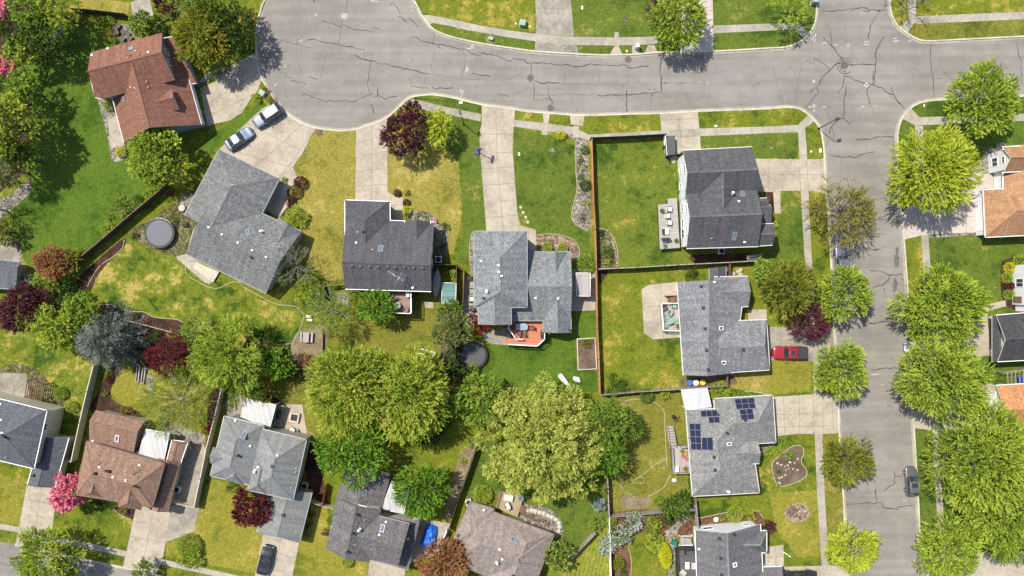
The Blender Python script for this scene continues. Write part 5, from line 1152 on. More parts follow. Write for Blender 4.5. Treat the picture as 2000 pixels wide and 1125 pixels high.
# ================================================================ houses
H = House('house', 'red-brown roofed house with a small gabled dormer beside the turning circle', (285, 170), S['A'], W['blue'], M['acwhite'])
wa = H.wing((177, 102), (316, 64), (341, 156), (197, 193), 5.2, 7.4, gutter=False); wb_ = H.wing((205, 135), (242, 278), (393, 243), (356, 112), 2.9, 7.15, h0=0, dz=0)
H.wing((295, 80), (344, 70), (383, 162), (335, 168), 2.7, 4.2, t=.1, h1=.0, dz=.01)
wd = H.wing((290, 188), (337, 175), (350, 213), (300, 224), 5.0, 6.0, gutter=False, oh=.2); H.wing((176, 150), (184, 146), (200, 193), (186, 190), 2.8, 3.4, h0=.5, h1=.5)
H.finish(); H.opening(wa, 'BC', .35, 4.3, 1.0, 1.3); H.opening(wa, 'BC', .6, 4.3, 1.0, 1.3); H.opening(wd, 'BC', .5, 4.9, 1.5, .8); H.opening(wb_, 'DC', .45, 1.15, 4.8, 2.2, 'garage_door'); H.opening(wb_, 'DC', .84, 1.15, 2.4, 2.2, 'garage_door')
H.vents([('w', 211, 95), ('t', 225, 121), ('t', 250, 114), ('t', 270, 108), ('w', 290, 102), ('w', 180, 108), ('t', 287, 160), ('t', 290, 171), ('p', 256, 170), ('p', 264, 172), ('t', 268, 191), ('t', 273, 206), ('t', 277, 223), ('t', 282, 238), ('p', 264, 100), ('t', 200, 127)])
H.skylight(256, 95, .9, .9, .26, 'greytrim', 'tealglass'); H.skylight(242, 193, .7, .9, 1.3, 'greytrim', 'skyglass')

H = House('house', 'grey roofed single-storey house set at an angle, with two silver cars on its driveway', (480, 440), S['B'], W['grey'], M['greytrim'])
wm = H.wing((365, 497), (520, 573), (589, 452), (425, 378), 2.8, 4.9); wg = H.wing((545, 349), (480, 478), (360, 420), (428, 292), 2.8, 4.75, h0=.8, dz=.012); H.wing((544, 424), (518, 478), (562, 500), (589, 453), 2.85, 3.8, gutter=False, dz=.02)
H.finish(); H.opening(wg, 'AB', .6, 1.3, 1.2, 1.2); H.opening(wm, 'BC', .3, 1.4, 1.4, 1.2); H.opening(wm, 'BC', .7, 1.4, 1.2, 1.2); H.opening(wg, 'AD', .5, 1.15, 4.8, 2.2, 'garage_door')
H.vents([('p', 454, 361), ('w', 408, 444), ('w', 434, 458), ('w', 465, 474), ('w', 493, 489), ('w', 520, 502), ('f', 511, 452), ('k', 490, 502)]); H.skylight(484, 454, .6, 1.15, .45 - 1.57 + 1.57, 'alu', 'skyglass')

H = House('house', 'charcoal roofed house with a white television aerial and a row of vents along its ridge', (760, 480), S['C'], W['blue'], M['whitetrim'], ridge=S['C'])
wm = H.wing((674, 564), (842, 569), (848, 434), (676, 428), 4.6, 6.5, t=.37, zc=3.1); wg = H.wing((674, 391), (674, 485), (762, 485), (761, 394), 3.1, 5.0, h0=.9, dz=.012); H.wing((791, 430), (791, 495), (844, 495), (840, 432), 3.2, 4.5, dz=.02)
H.finish(); H.opening(wm, 'BC', .4, 1.5, 1.2, 1.3); H.opening(wm, 'AB', .72, 1.2, 1.8, 2.1, 'door', 'whitetrim'); H.opening(wm, 'AB', .3, 3.2, 1.5, 1.2); H.opening(wm, 'BC', .7, 3.2, .9, 1.1)
H.vents([('d', 688, 519), ('d', 704, 520), ('d', 722, 520), ('d', 739, 521), ('d', 757, 521), ('d', 772, 522), ('d', 790, 522), ('d', 808, 523), ('d', 825, 523), ('p', 699, 453), ('k', 709, 452), ('w', 696, 474), ('p', 727, 488), ('w', 806, 562)]); H.skylight(744, 486, .85, 1.15, 0.0)
aer = H
H = House('house', 'blue-grey roofed house with a long driveway and a terracotta coloured back deck', (1020, 540), S['D'], W['slate'], M['greytrim'])
H.wing((926, 452), (926, 600), (1029, 600), (1029, 452), 5.2, 7.1, h0=1.0, h1=.6); H.wing((935, 520), (935, 634), (998, 634), (998, 520), 5.15, 6.4, h0=1, t=.5, dz=.01)
wm = H.wing((985, 492), (1115, 492), (1115, 626), (985, 626), 2.85, 5.2, dz=.0); ws = H.wing((1061, 575), (1061, 649), (1115, 650), (1115, 575), 2.88, 4.3, dz=.01); H.wing((1062, 491), (1062, 555), (1108, 555), (1108, 493), 2.9, 4.2, dz=.016)
H.finish(); H.opening(wm, 'BC', .5, 1.5, 1.4, 1.2); H.opening(ws, 'BC', .3, 1.2, 1.6, 2.0, 'door', 'whitetrim')
H.vents([('w', 974, 518), ('w', 974, 531), ('w', 980, 539), ('w', 940, 510), ('f', 951, 569), ('p', 938, 565), ('k', 944, 582), ('w', 1046, 582), ('w', 1090, 583), ('p', 977, 550), ('k', 1112, 644)])

H = House('house', 'white two-storey house with twin dark gable roofs and a grey side deck', (1420, 390), S['E'], W['white'], M['acwhite'], ridge=S['H'])
wn = H.wing((1334, 294), (1468, 287), (1476, 383), (1338, 390), 5.3, 7.5); ws = H.wing((1338, 369), (1476, 361), (1481, 481), (1341, 485), 5.3, 7.85, dz=.01); H.wing((1366, 335), (1366, 410), (1446, 406), (1446, 332), 5.6, 7.4, wall=False, gutter=False, dz=.0)
H.wing((1470, 438), (1512, 437), (1509, 478), (1470, 481), 4.7, 5.6, dz=.01); H.wing((1474, 388), (1498, 387), (1501, 446), (1474, 447), 2.9, 3.6, t=.1, dz=.0); H.wing((1486, 402), (1505, 401), (1506, 442), (1486, 443), 3.2, 3.8, t=.1)
H.finish()
for t_, z_ in ((.25, 1.7), (.55, 1.7), (.75, 1.7)): H.opening(ws, 'AD', t_, z_, 1.3, 1.9 if t_ > .6 else 1.3)
for t_ in (.3, .72): H.opening(ws, 'AD', t_, 4.4, 1.2, 1.2)
H.opening(wn, 'AD', .35, 4.4, 1.2, 1.2); H.opening(wn, 'AD', .7, 1.5, 1.0, 1.2); H.opening(wn, 'AD', .3, 1.5, 1.3, 1.2); H.opening(wn, 'BC', .4, 1.15, 4.6, 2.2, 'garage_door')
H.vents([('f', 1430, 377), ('w', 1443, 393), ('p', 1412, 365), ('p', 1390, 465), ('w', 1454, 473)]); H.skylight(1450, 379, .75, 1.15, -.05); H.skylight(1434, 461, .75, 1.5, -.05)

H = House('house', 'lavender-grey roofed single-storey house with the red pickup parked at its garage', (1410, 640), S['F'], W['white'], M['acwhite'], ridge=S['F'])
wm = H.wing((1323, 551), (1335, 733), (1430, 729), (1457, 543), 2.8, 4.9, t=.42); wn = H.wing((1395, 541), (1461, 540), (1462, 598), (1395, 602), 2.84, 4.1, dz=.01); wg = H.wing((1400, 628), (1497, 625), (1503, 722), (1400, 729), 2.88, 4.6, h1=.3, dz=.016)
H.finish()
for t_ in (.2, .45, .8): H.opening(wm, 'AB', t_, 1.5, 1.4, 1.3)
H.opening(wg, 'BC', .5, 1.15, 4.8, 2.2, 'garage_door'); H.opening(wn, 'BC', .5, 1.5, 1.4, 1.2)
H.vents([('w', 1395, 551), ('d', 1370, 559), ('d', 1374, 601), ('d', 1377, 642), ('d', 1380, 684), ('d', 1383, 722), ('d', 1452, 683), ('p', 1419, 650), ('p', 1438, 693), ('p', 1423, 705), ('p', 1329, 561)]); H.skylight(1408, 641, .7, .8, 1.5, 'whitemetal', 'carglass'); H.skylight(1413, 708, .7, .75, 1.5, 'whitemetal', 'carglass')

H = House('house', 'light grey roofed house with dark solar panels', (1420, 870), S['G'], W['cream'], M['acwhite'], ridge=S['G'])
wm = H.wing((1340, 801), (1353, 969), (1483, 962), (1458, 795), 2.8, 5.1, h0=.95, h1=.95, t=.40); wg = H.wing((1395, 779), (1509, 772), (1515, 864), (1400, 870), 2.88, 4.8, h0=.6, h1=.9, dz=.01); H.wing((1420, 859), (1479, 858), (1483, 905), (1420, 907), 2.92, 4.1, dz=.016)
H.finish(); H.opening(wm, 'AB', .25, 1.5, 1.4, 1.2); H.opening(wm, 'AB', .62, 1.2, 1.8, 2.0, 'door', 'whitetrim'); H.opening(wm, 'AB', .85, 1.5, 1.4, 1.2); H.opening(wg, 'BC', .5, 1.15, 4.8, 2.2, 'garage_door')
for q, a, b in [([(1434.5, 779.5), (1472.5, 776.5), (1476, 797), (1438.5, 799)], 3, 2), ([(1444, 800), (1470, 798), (1473.5, 818.5), (1448, 820)], 2, 2), ([(1368, 802), (1411.5, 800), (1413, 812), (1369.5, 814.5)], 4, 1), ([(1383, 814.5), (1405, 813.5), (1406, 825.5), (1385, 826.5)], 2, 1), ([(1346, 827), (1368, 827), (1370, 879), (1350, 878)], 2, 4), ([(1370.5, 854), (1392, 853.5), (1393, 880), (1371, 879)], 2, 1)]: H.solar(q, a, b)
H.vents([('k', 1419, 845), ('d', 1456, 821), ('p', 1394, 858), ('p', 1395, 874), ('d', 1395, 893), ('d', 1397, 918), ('f', 1422, 959), ('p', 1358, 956), ('p', 1430, 819), ('p', 1433, 857)]); H.skylight(1424, 867, .85, .55, .03, 'whitemetal', 'carglass')

H = House('house', 'slate-grey roofed house with an eight-sided bay, beside the dark charcoal deck', (1430, 1090), S['H'], W['white'], M['whitetrim'], ridge=S['K'])
wm = H.wing((1358, 1036), (1364, 1200), (1493, 1200), (1485, 1024), 3.2, 5.7, t=.42); wb_ = H.wing((1425, 1035), (1497, 1037), (1497, 1079), (1425, 1082), 3.1, 4.6, h1=.85); wg = H.wing((1440, 1109), (1527, 1107), (1530, 1200), (1440, 1200), 2.9, 4.6, dz=.01)
H.finish(); H.opening(wm, 'AD', .2, 1.7, 1.5, 1.2); H.opening(wm, 'AD', .85, 1.6, .9, 1.0); H.opening(wm, 'AB', .2, 1.3, 1.8, 2.1, 'door', 'whitetrim')
H.vents([('d', 1406, 1052), ('k', 1433, 1043), ('w', 1365, 1072), ('d', 1408, 1090), ('d', 1410, 1123)]); H.skylight(1435, 1103, .8, .75, .15, 'whitemetal', 'tealglass')

H = House('house', 'taupe roofed house behind the raised tan deck and the curved stepping stone path', (980, 1060), S['I'], W['taupe'], M['browntrim'], ridge=S['I'])
wm = H.wing((921, 984), (1082, 1044), (1038, 1160), (877, 1096), 2.8, 4.9, h0=.7, h1=.9); wn = H.wing((919, 980), (965, 994), (925, 1090), (876, 1072), 2.84, 4.0, h0=.5, h1=.5, dz=.01)
wo = H.wing((1000, 1018), (930, 1180), (1010, 1215), (1075, 1046), 2.82, 4.5, dz=.015, gutter=False, h0=.6)
H.finish(); H.opening(wm, 'AB', .55, 1.2, 2.4, 2.0, 'door', 'whitetrim')
H.vents([('w', 945, 996), ('t', 915, 1045), ('t', 928, 1050), ('t', 941, 1054), ('d', 895, 1046), ('w', 976, 1073), ('w', 981, 1092), ('f', 971, 1098), ('t', 1007, 1084), ('t', 1012, 1093), ('t', 1000, 1089), ('k', 1002, 1124), ('k', 898, 1062)]); H.skylight(1002, 1053, .7, .9, .37, 'alu', 'skyglass')

H = House('house', 'mottled dark grey roofed house beside the bright blue tarpaulin', (730, 1030), S['J'], W['cream'], M['greytrim'], ridge=S['J'])
ww = H.wing((658, 973), (636, 1071), (722, 1098), (744, 994), 4.9, 6.6, gutter=False); we = H.wing((705, 1000), (800, 1023), (778, 1106), (690, 1086), 4.9, 6.2, dz=.01, gutter=True); wl = H.wing((800, 1016), (821, 1014), (798, 1113), (768, 1106), 2.9, 3.6, t=.15, h1=0); wn = H.wing((763, 930), (744, 998), (655, 978), (676, 908), 2.9, 4.2, gutter=False)
H.finish(); H.opening(ww, 'AD', .6, 3.9, 1.2, 1.1); H.opening(we, 'DC', .5, 1.15, 4.6, 2.2, 'garage_door')
H.vents([('f', 702, 1034), ('k', 698, 1004), ('k', 689, 1041), ('k', 679, 1077), ('t', 709, 1048), ('w', 754, 1019), ('w', 741, 1044), ('t', 742, 1057), ('p', 726, 1073), ('t', 776, 1065), ('w', 797, 1052), ('p', 648, 1029), ('p', 712, 1015), ('p', 693, 1064)]); H.skylight(747, 1032, .75, 1.25, -.2); H.skylight(712, 962, .75, 1.0, -.2)

H = House('house', 'pale grey many-gabled house with a white patio cover and a black saloon in front', (510, 900), S['K'], W['taupe'], M['alu'], ridge=S['K'])
we = H.wing((598, 859), (572, 976), (484, 957), (511, 838), 5.0, 6.9, h0=.95, h1=.95); ww = H.wing((515, 832), (487, 947), (411, 929), (438, 813), 4.95, 6.5, h0=.85, h1=.85, dz=.01); wg = H.wing((609, 962), (585, 1058), (502, 1040), (530, 950), 2.8, 4.1, h1=.2)
H.wing((490, 880), (474, 948), (440, 937), (457, 872), 5.02, 6.0, h0=1, h1=.9, gutter=False); H.wing((535, 900), (520, 965), (485, 957), (500, 893), 5.06, 6.1, h0=1, h1=.9, gutter=False); H.wing((438, 878), (416, 873), (410, 904), (432, 910), 5.0, 5.7, gutter=False)
H.finish(); H.opening(we, 'AB', .4, 3.9, 1.1, 1.1); H.opening(wg, 'BC', .5, 1.15, 4.6, 2.2, 'garage_door')
H.vents([('f', 499, 920), ('w', 504, 912), ('d', 532, 911), ('p', 527, 923), ('w', 542, 889), ('k', 465, 889), ('w', 460, 821), ('d', 553, 1006), ('p', 578, 914), ('p', 577, 922), ('p', 569, 952), ('w', 489, 871)]); H.skylight(477, 850, .75, 1.35, -.3, 'alu', 'skyglass')

H = House('house', 'brown roofed house with a white patio cover, next to the pink blossom tree', (240, 900), S['L'], W['taupe'], M['browntrim'], ridge=S['L'])
wn = H.wing((187, 801), (283, 822), (261, 884), (174, 862), 2.9, 4.1, t=.3, gutter=False); wm = H.wing((169, 862), (321, 906), (297, 990), (149, 966), 5.0, 6.8, h0=.75, h1=.8); wf = H.wing((250, 895), (232, 990), (275, 996), (296, 905), 5.02, 6.3, h0=1, h1=.7, gutter=False); H.wing((190, 880), (165, 966), (200, 972), (222, 892), 5.02, 6.2, h0=1, h1=.7, gutter=False); wl = H.wing((350, 902), (327, 1000), (285, 990), (310, 895), 2.8, 3.8, t=.35)
H.finish(); H.opening(wl, 'BC', .4, 1.15, 2.6, 2.2, 'garage_door'); H.opening(wl, 'AB', .4, 1.5, 1.1, 1.1)
H.vents([('w', 195, 912), ('w', 221, 932), ('w', 246, 938), ('w', 273, 908), ('p', 245, 920), ('p', 262, 932), ('p', 223, 899), ('k', 209, 919), ('k', 214, 920), ('k', 187, 924), ('k', 264, 949), ('p', 203, 949), ('p', 236, 961), ('w', 182, 861)]); H.skylight(229, 856, .7, 1.25, -.28, 'whitemetal', 'skyglass')

H = House('house', 'blue-slate hipped two-storey house at the left edge with tall beige walls', (30, 860), S['M'], W['beige'], M['whitetrim'], ridge=S['M'])
wm = H.wing((-120, 750), (91, 802), (66, 915), (-145, 865), 5.4, 7.6, h1=.95); wg = H.wing((134, 855), (107, 951), (54, 946), (80, 850), 2.8, 3.9, h1=.1)
H.finish(); H.opening(wg, 'BC', .5, 1.15, 4.2, 2.2, 'garage_door'); H.opening(wm, 'BC', .3, 4.2, 1.1, 1.1)
H.vents([('f', 3, 847), ('w', 3, 820), ('k', 10, 853), ('k', 67, 928), ('p', 12, 892), ('w', 2, 789)])

H = House('house', 'orange-tan roofed house with a tall white gable facing the pink concrete driveway', (1975, 380), S['N'], W['white'], M['whitetrim'])
wg = H.wing((1921, 371), (2090, 362), (2095, 455), (1925, 463), 3.0, 5.2, h0=.95); wu = H.wing((1958, 287), (2090, 281), (2095, 330), (1961, 336), 4.2, 6.0, dz=.0); H.wing((1960, 286), (1960, 400), (2110, 400), (2110, 284), 3.1, 6.4, dz=.01)
H.finish(); H.opening(wu, 'AD', .5, 1.6, 1.3, 1.5); H.opening(wu, 'AD', .5, 3.6, 1.0, .8); H.opening(wg, 'AD', .5, 1.15, 4.9, 2.2, 'garage_door')

H = House('house', 'white walled house at the right edge behind a row of round clipped shrubs', (2025, 560), S['P'], W['white'], M['whitetrim'])
wm = H.wing((2016, 512), (2016, 600), (2140, 604), (2140, 508), 5.2, 7.0, h0=.6, h1=.6); wp = H.wing((2000, 588), (2060, 586), (2062, 612), (2002, 614), 2.7, 3.3)
H.finish(); H.opening(wm, 'AB', .45, 1.7, 1.3, 1.8); H.opening(wm, 'AB', .88, 1.2, 1.0, 2.0, 'door', 'browntrim')

H = House('house', 'black roofed house at the right edge with a white gable triangle', (1990, 660), S['P'], W['white'], M['whitetrim'], ridge=S['C'])
wm = H.wing((1946, 616), (2080, 605), (2085, 699), (1949, 706), 3.3, 5.3, ohg=.75); H.wing((1938, 617), (1938, 707), (1953, 707), (1951, 616), 2.7, 3.05, t=.9, wall=False, gutter=False)
H.finish(); H.opening(wm, 'AD', .42, 1.15, 4.6, 2.2, 'garage_door', 'darktrim'); H.vents([('d', 1979, 664)])  # garage door in dark trim: wall shade put into its colour

H = House('house', 'bright orange roofed house at the right edge below the slatted pergola', (1990, 800), S['Q'], W['cream'], M['whitetrim'])
wm = H.wing((1946, 753), (2090, 745), (2093, 838), (1949, 842), 3.0, 4.9); H.finish(); H.opening(wm, 'AD', .5, 1.15, 4.6, 2.2, 'garage_door')

H = House('shed', 'weathered slate-grey shed roof at the left edge below the gravel', (10, 535), S['M'], W['taupe'], M['greytrim'], cat='shed')
H.wing((-30, 505), (40, 512), (31, 565), (-38, 560), 2.6, 3.1, t=.2); H.finish()

# rooftop television aerial on the charcoal roof
p, n = aer.hit(778, 541); mb = MB(); z0 = p.z + 1.4; mb.tube([(p.x, p.y, p.z - .1), (p.x, p.y, z0 + .1)], .025, 6)
a0, a1 = aer.hit(757, 528)[0], aer.hit(790, 548)[0]; d = (a1 - a0); d.z = 0; d.normalize(); pn = Vector((-d.y, d.x, 0)); s0 = Vector((p.x, p.y, z0)) - d * 1.5
mb.tube([s0, s0 + d * 2.6], .03, 5)
for i in range(9): q = s0 + d * (.15 + i * .29); hl = .35 + .085 * i; mb.tube([q - pn * hl, q + pn * hl], .022, 4)
q = Vector((p.x, p.y, z0)); mb.tube([q - pn * 1.3 + d * .3 - Vector((0, 0, .1)), q + pn * .9 + d * .3], .035, 5)
o = mb.build('television_aerial', M['alu'], None); tag(o, 'white branching television aerial standing on the charcoal roof', 'aerial')

# ================================================================ patio covers, sheds, pergolas
def cover(name, label, px, z, mat, posts=None, cat='patio cover', slope=.15, pm='whitepaint'):
    pts = [P(x, y, z + (slope if i < 2 else 0)) for i, (x, y) in enumerate(px)]; c = sum(pts, Vector()) / 4; t = thing(name, label, cat, (c.x, c.y, G)); mb = MB(); low = [p - Vector((0, 0, .1)) for p in pts]
    fl = (pts[1] - pts[0]).cross(pts[2] - pts[1]).z > 0
    mb.face(pts if fl else pts[::-1]); mb.face(low[::-1] if fl else low)
    for i in range(4): mb.face([low[i], low[(i + 1) % 4], pts[(i + 1) % 4], pts[i]])
    mb.build('roof', M[mat], t)
    for i in range(4):
        q = c + (pts[i] - c) * .94; mb = MB(); mb.box((q.x, q.y, G - .02), (.1, .1, q.z - .1 - G)); mb.build('post', M[pm], t)
    mb = MB()
    for i in range(4):
        a, b = pts[i], pts[(i + 1) % 4]; mb.tube([a + Vector((0, 0, -.02)), b + Vector((0, 0, -.02))], .05, 4)
    mb.build('trim', M['whitepaint'], t); return t
cover('patio_cover', 'bright white ribbed patio cover behind the brown roofed house', [(284, 838), (331, 846), (320, 902), (270, 890)], 2.7, 'coverwhite', slope=.1)
cover('patio_cover', 'plain white patio cover with rafter tails behind the pale grey house', [(478, 778), (539, 790), (527, 837), (470, 813)], 2.8, 'coverwhite')
cover('patio_cover', 'white patio cover partly under a green tree behind the mottled grey house', [(765, 940), (800, 950), (789, 1004), (745, 994)], 2.7, 'coverwhite')
cover('patio_cover', 'silver ribbed metal patio cover beside the solar panel house', [(1331, 762), (1381, 758), (1390, 795), (1338, 799)], 2.6, 'covergrey')
cover('shed', 'taupe flat roofed lean-to shed between the blue-grey house and the cedar fence', [(1125, 533), (1153, 533), (1153, 579), (1126, 578)], 2.3, 'weatherdeck', cat='shed', pm='brownwood')
t = cover('shed', 'green metal roofed shed behind the upturned pale canoe', [(864, 552), (891, 553), (890, 595), (862, 591)], 2.2, 'greywood', cat='shed', pm='brownwood'); M['greenroof'] = plank_mat('green_metal_roof', (.07, .15, .14), (.12, .22, .20), .3, 1.57)
for ch in t.children:
    if ch.name.startswith('roof'): ch.data.materials[0] = M['greenroof']
H = House('shed', 'small dark gabled garden shed beside the fence north of the lavender-grey house', (1402, 530), S['E'], W['grey'], M['greytrim'], cat='shed')
H.wing((1386, 524), (1386, 546), (1418, 545), (1417, 520), 2.3, 2.9, t=.5); H.finish()
H = House('shed', 'low grey lean-to shed with one white side in the shade of the white house', (1472, 500), S['H'], W['white'], M['whitetrim'], cat='shed'); H.wing((1458, 498), (1486, 494), (1487, 506), (1460, 510), 1.9, 2.3, t=.2, gutter=False); H.finish()
H = House('gazebo', 'brown hip roofed gazebo between the white cover and the beige fence', (350, 878), S['L'], W['taupe'], M['whitetrim'], cat='gazebo', ridge=S['L'])
H.wing((336, 860), (326, 899), (352, 905), (366, 864), 2.6, 3.2, t=.45, h0=.3, h1=.2); H.finish()
def pergola(label, px, z, n, along=True, mat='brownwood'):
    pts = [P(x, y, z) for x, y in px]; c = sum(pts, Vector()) / 4; t = thing('pergola', label, 'pergola', (c.x, c.y, G))
    for i in range(n):
        f = (i + .5) / n; a, b = (pts[0].lerp(pts[1], f), pts[3].lerp(pts[2], f)); e = b - a; m = a.lerp(b, .5); mb = MB(); mb.box((m.x, m.y, z), (e.length + .3, .06, .14), math.atan2(e.y, e.x)); mb.build('rafter', M[mat], t)
    for a, b in ((pts[0], pts[1]), (pts[3], pts[2])): e = b - a; m = a.lerp(b, .5); mb = MB(); mb.box((m.x, m.y, z - .17), (e.length, .09, .16), math.atan2(e.y, e.x)); mb.build('beam', M[mat], t)
    for q in pts: q = c + (q - c) * .95; mb = MB(); mb.box((q.x, q.y, G), (.12, .12, z - .17 - G)); mb.build('post', M[mat], t)
    return t
pergola('brown slatted pergola on the patio behind the blue-slate house', [(52, 742), (88, 750), (82, 782), (47, 775)], 2.3, 9)
pergola('open timber pergola above the orange roof at the right edge', [(1963, 727), (2010, 722), (2010, 748), (1965, 752)], 2.4, 6, mat='weatherdeck')

# ================================================================ cars
PT = {'silver': paint_mat('silver_paint', (.11, .135, .17), .3, .38), 'black': paint_mat('black_paint', (.012, .014, .018), .0, .2), 'red': paint_mat('red_paint', (.26, .010, .016), .1, .3), 'grey': paint_mat('gunmetal_paint', (.16, .16, .165), .55, .3), 'white': paint_mat('white_paint_car', (.45, .49, .53), .1, .3), 'bluegrey': paint_mat('blue_grey_paint', (.14, .16, .22), .4, .3), 'ltblue': paint_mat('pale_blue_paint', (.12, .165, .235), .3, .36)}
car('parked_car', 'silver estate car with roof rails nearest the street on the angled driveway', (525, 228), (485, 255), 'suv', PT['silver'], rails=True, length=4.75)
car('parked_car', 'pale blue saloon car closer to the grey roof on the angled driveway', (470, 272), (520, 239), 'sedan', PT['ltblue'], length=4.5)
car('parked_car', 'black saloon car on the driveway of the pale grey house', (521, 1091), (532, 1050), 'sedan', PT['black'], length=4.55)
car('pickup_truck', 'red pickup truck with a sunroof and dark bed cover', (1539, 688), (1480, 688), 'pickup', PT['red'], 'pickup truck', sunroof=True, bed='darkmetal', length=5.2)
car('parked_car', 'gunmetal grey car parked along the kerb of the wide street', (1776, 938), (1773, 880), 'crossover', PT['grey'], rails=True, sunroof=True, length=4.4)
car('parked_car', 'white car with its bonnet poking out from under a big green tree', (1791, 677), (1740, 677), 'sedan', PT['white'], length=4.4)
car('pickup_truck', 'blue-grey pickup truck under the sparse bronze tree at the kerb', (1640, 513), (1638, 470), 'pickup', PT['bluegrey'], 'pickup truck', bed='darkmetal')
car('pickup_truck', 'black pickup truck cut off by the bottom edge', (1556, 1124), (1500, 1126), 'pickup', PT['black'], 'pickup truck', bed='black')
# covered trailer behind the corner of the black fence
p = P(1306, 288); t = thing('utility_trailer', 'dark covered utility trailer behind the corner of the black fence', 'trailer', p, math.radians(92)); mb = MB(); mb.box((0, 0, .45), (2.9, 1.35, .7)); mb.box((0, 0, 1.15), (2.7, 1.2, .06)); mb.build('body', M['darktrim'], t, True)
mb = MB(); mb.prism([(-1.5, -.72), (1.5, -.72), (1.5, .72), (-1.5, .72)], 1.21, 1.27, 0); mb.build('cover', M['darktrim'], t, True)
for sy in (-1, 1): mb = MB(); mb.tube([(0, sy * .72, .3), (0, sy * .88, .3)], .3, 16); mb.build('wheel', M['rubber'], t, True)
mb = MB(); mb.tube([(-1.4, .3, .45), (-2.4, 0, .45)], .04, 5); mb.tube([(-1.4, -.3, .45), (-2.4, 0, .45)], .04, 5); mb.build('drawbar', M['black'], t, True)
# boat under a blue tarpaulin
p = P(840, 1046, G); M['bluetarp'] = plain('blue_tarp', (.01, .10, .48), .4, var=.35, scale=2.0); t = thing('covered_trailer', 'bright blue tarpaulin draped over a small trailer by the red-leaved tree', 'tarpaulin', p, math.radians(78))
mb = MB(); verts = []; nx, ny = 34, 22; faces = []; rr = random.Random(4)
for i in range(nx):
    for j in range(ny):
        u, v = i / (nx - 1) * 2 - 1, j / (ny - 1) * 2 - 1; e = max(0, 1 - abs(u) ** 5) * max(0, 1 - abs(v) ** 4); wv = .11 * math.sin(u * 11 + v * 3) + .09 * math.sin(v * 9 - u * 6) + .06 * math.sin(u * 23 + v * 11)
        verts.append((u * 1.75 * (1 - .12 * abs(v)), v * 1.05 * (1 - .18 * u), .06 + e * (.95 + wv + .25 * (1 - abs(v))) + rr.uniform(-.02, .02)))
for i in range(nx - 1):
    for j in range(ny - 1): a = i * ny + j; faces.append((a, a + ny, a + ny + 1, a + 1))
mb.idx(verts, faces, 0, True); mb.build('tarpaulin', M['bluetarp'], t, True)
for sy in (-1, 1): mb = MB(); mb.tube([(0, sy * .75, .25), (0, sy * .92, .25)], .25, 14); mb.build('wheel', M['rubber'], t, True)

# ================================================================ fences
fence('fence', 'tall orange cedar fence running down the middle of the block', [(1154, 276), (1158, 400), (1161, 450), (1163, 526), (1165, 640), (1168, 700), (1170, 768)], M['cedar'], 1.85)
fence('fence', 'near-black fence facing the pavement above the empty green yard', [(1152, 273), (1225, 270), (1297, 266)], M['blackfence'], 1.85)
fence('fence', 'short white fence post and panel at the end of the black fence', [(1296, 267), (1299, 306)], M['whitevinyl'], 1.5); fence('gate', 'black gate panel between the covered trailer and the white house', [(1299, 307), (1331, 303)], M['blackfence'], 1.6, cat='gate')
fence('fence', 'brown fence with a pale top rail below the white house', [(1166, 526), (1240, 523), (1320, 518), (1420, 513), (1492, 509)], M['brownwood'], 1.8, cap=M['greywood'])
fence('fence', 'short brown side fence from the garden shed up to the long pale-topped fence', [(1420, 514), (1421, 540)], M['brownwood'], 1.8)
fence('fence', 'weathered grey fence between the lavender-grey house and the solar panel house', [(1172, 769), (1240, 763), (1335, 757), (1412, 751)], M['greywood'], 1.8)
fence('fence', 'short dark fence panel beside the garage of the lavender-grey house', [(1415, 733), (1416, 752)], M['brownwood'], 1.8)
fence('fence', 'dark fence between the yellow willow and the hose garden', [(1182, 900), (1185, 950), (1187, 1004)], M['brownwood'], 1.8, cap=M['greywood'])
fence('fence', 'weathered silver-grey fence along the top of the lilac garden', [(1189, 1004), (1250, 999), (1320, 992), (1354, 991)], M['greywood'], 1.8)
fence('fence', 'grey fence in line with the corner of the solar panel house', [(1354, 972), (1357, 1000), (1360, 1030)], M['greywood'], 1.8)
fence('fence', 'white fence beside the striped lawn at the bottom', [(1188, 1006), (1190, 1070), (1193, 1180)], M['whitevinyl'], 1.7)
fence('fence', 'slanting weathered fence across the striped lawn near the pale green shrub', [(1111, 1089), (1136, 1062), (1161, 1036)], M['greywood'], 1.7)
fence('fence', 'long dark brown fence slanting between the lush lawn and the trampoline yard', [(145, 523), (210, 469), (270, 417), (334, 364)], M['darkwood'], 1.8, cap=M['brownwood'])
fence('fence', 'dark side-yard fence touching the corner of the angled grey house', [(368, 362), (390, 375), (412, 389)], M['darkwood'], 1.7)
fence('fence', 'thin brown fence from the angled grey house to the charcoal house', [(578, 531), (608, 546), (637, 560), (637, 583)], M['brownwood'], 1.5); fence('fence', 'short brown fence against the left wall of the charcoal house', [(640, 559), (673, 557)], M['brownwood'], 1.7)
fence('fence', 'brown fenced corner beside the air conditioner of the charcoal house', [(848, 517), (893, 518), (893, 560), (891, 600)], M['brownwood'], 1.8); fence('fence', 'red-brown fence along the narrow patio of the blue-grey house', [(894, 520), (908, 530), (905, 604)], M['brownwood'], 1.7)
fence('fence', 'rust-brown fence running past the netted trampoline', [(893, 602), (892, 670), (890, 720), (889, 770)], M['brownwood'], 1.8, cap=M['cedar'])
fence('fence', 'long beige vinyl fence beside the blue spruce', [(195, 712), (182, 762), (168, 822), (152, 896)], M['vinyl'], 1.85, cap=M['vinyl']); fence('fence', 'short beige vinyl fence joining the blue-slate house', [(151, 897), (128, 892)], M['vinyl'], 1.8)
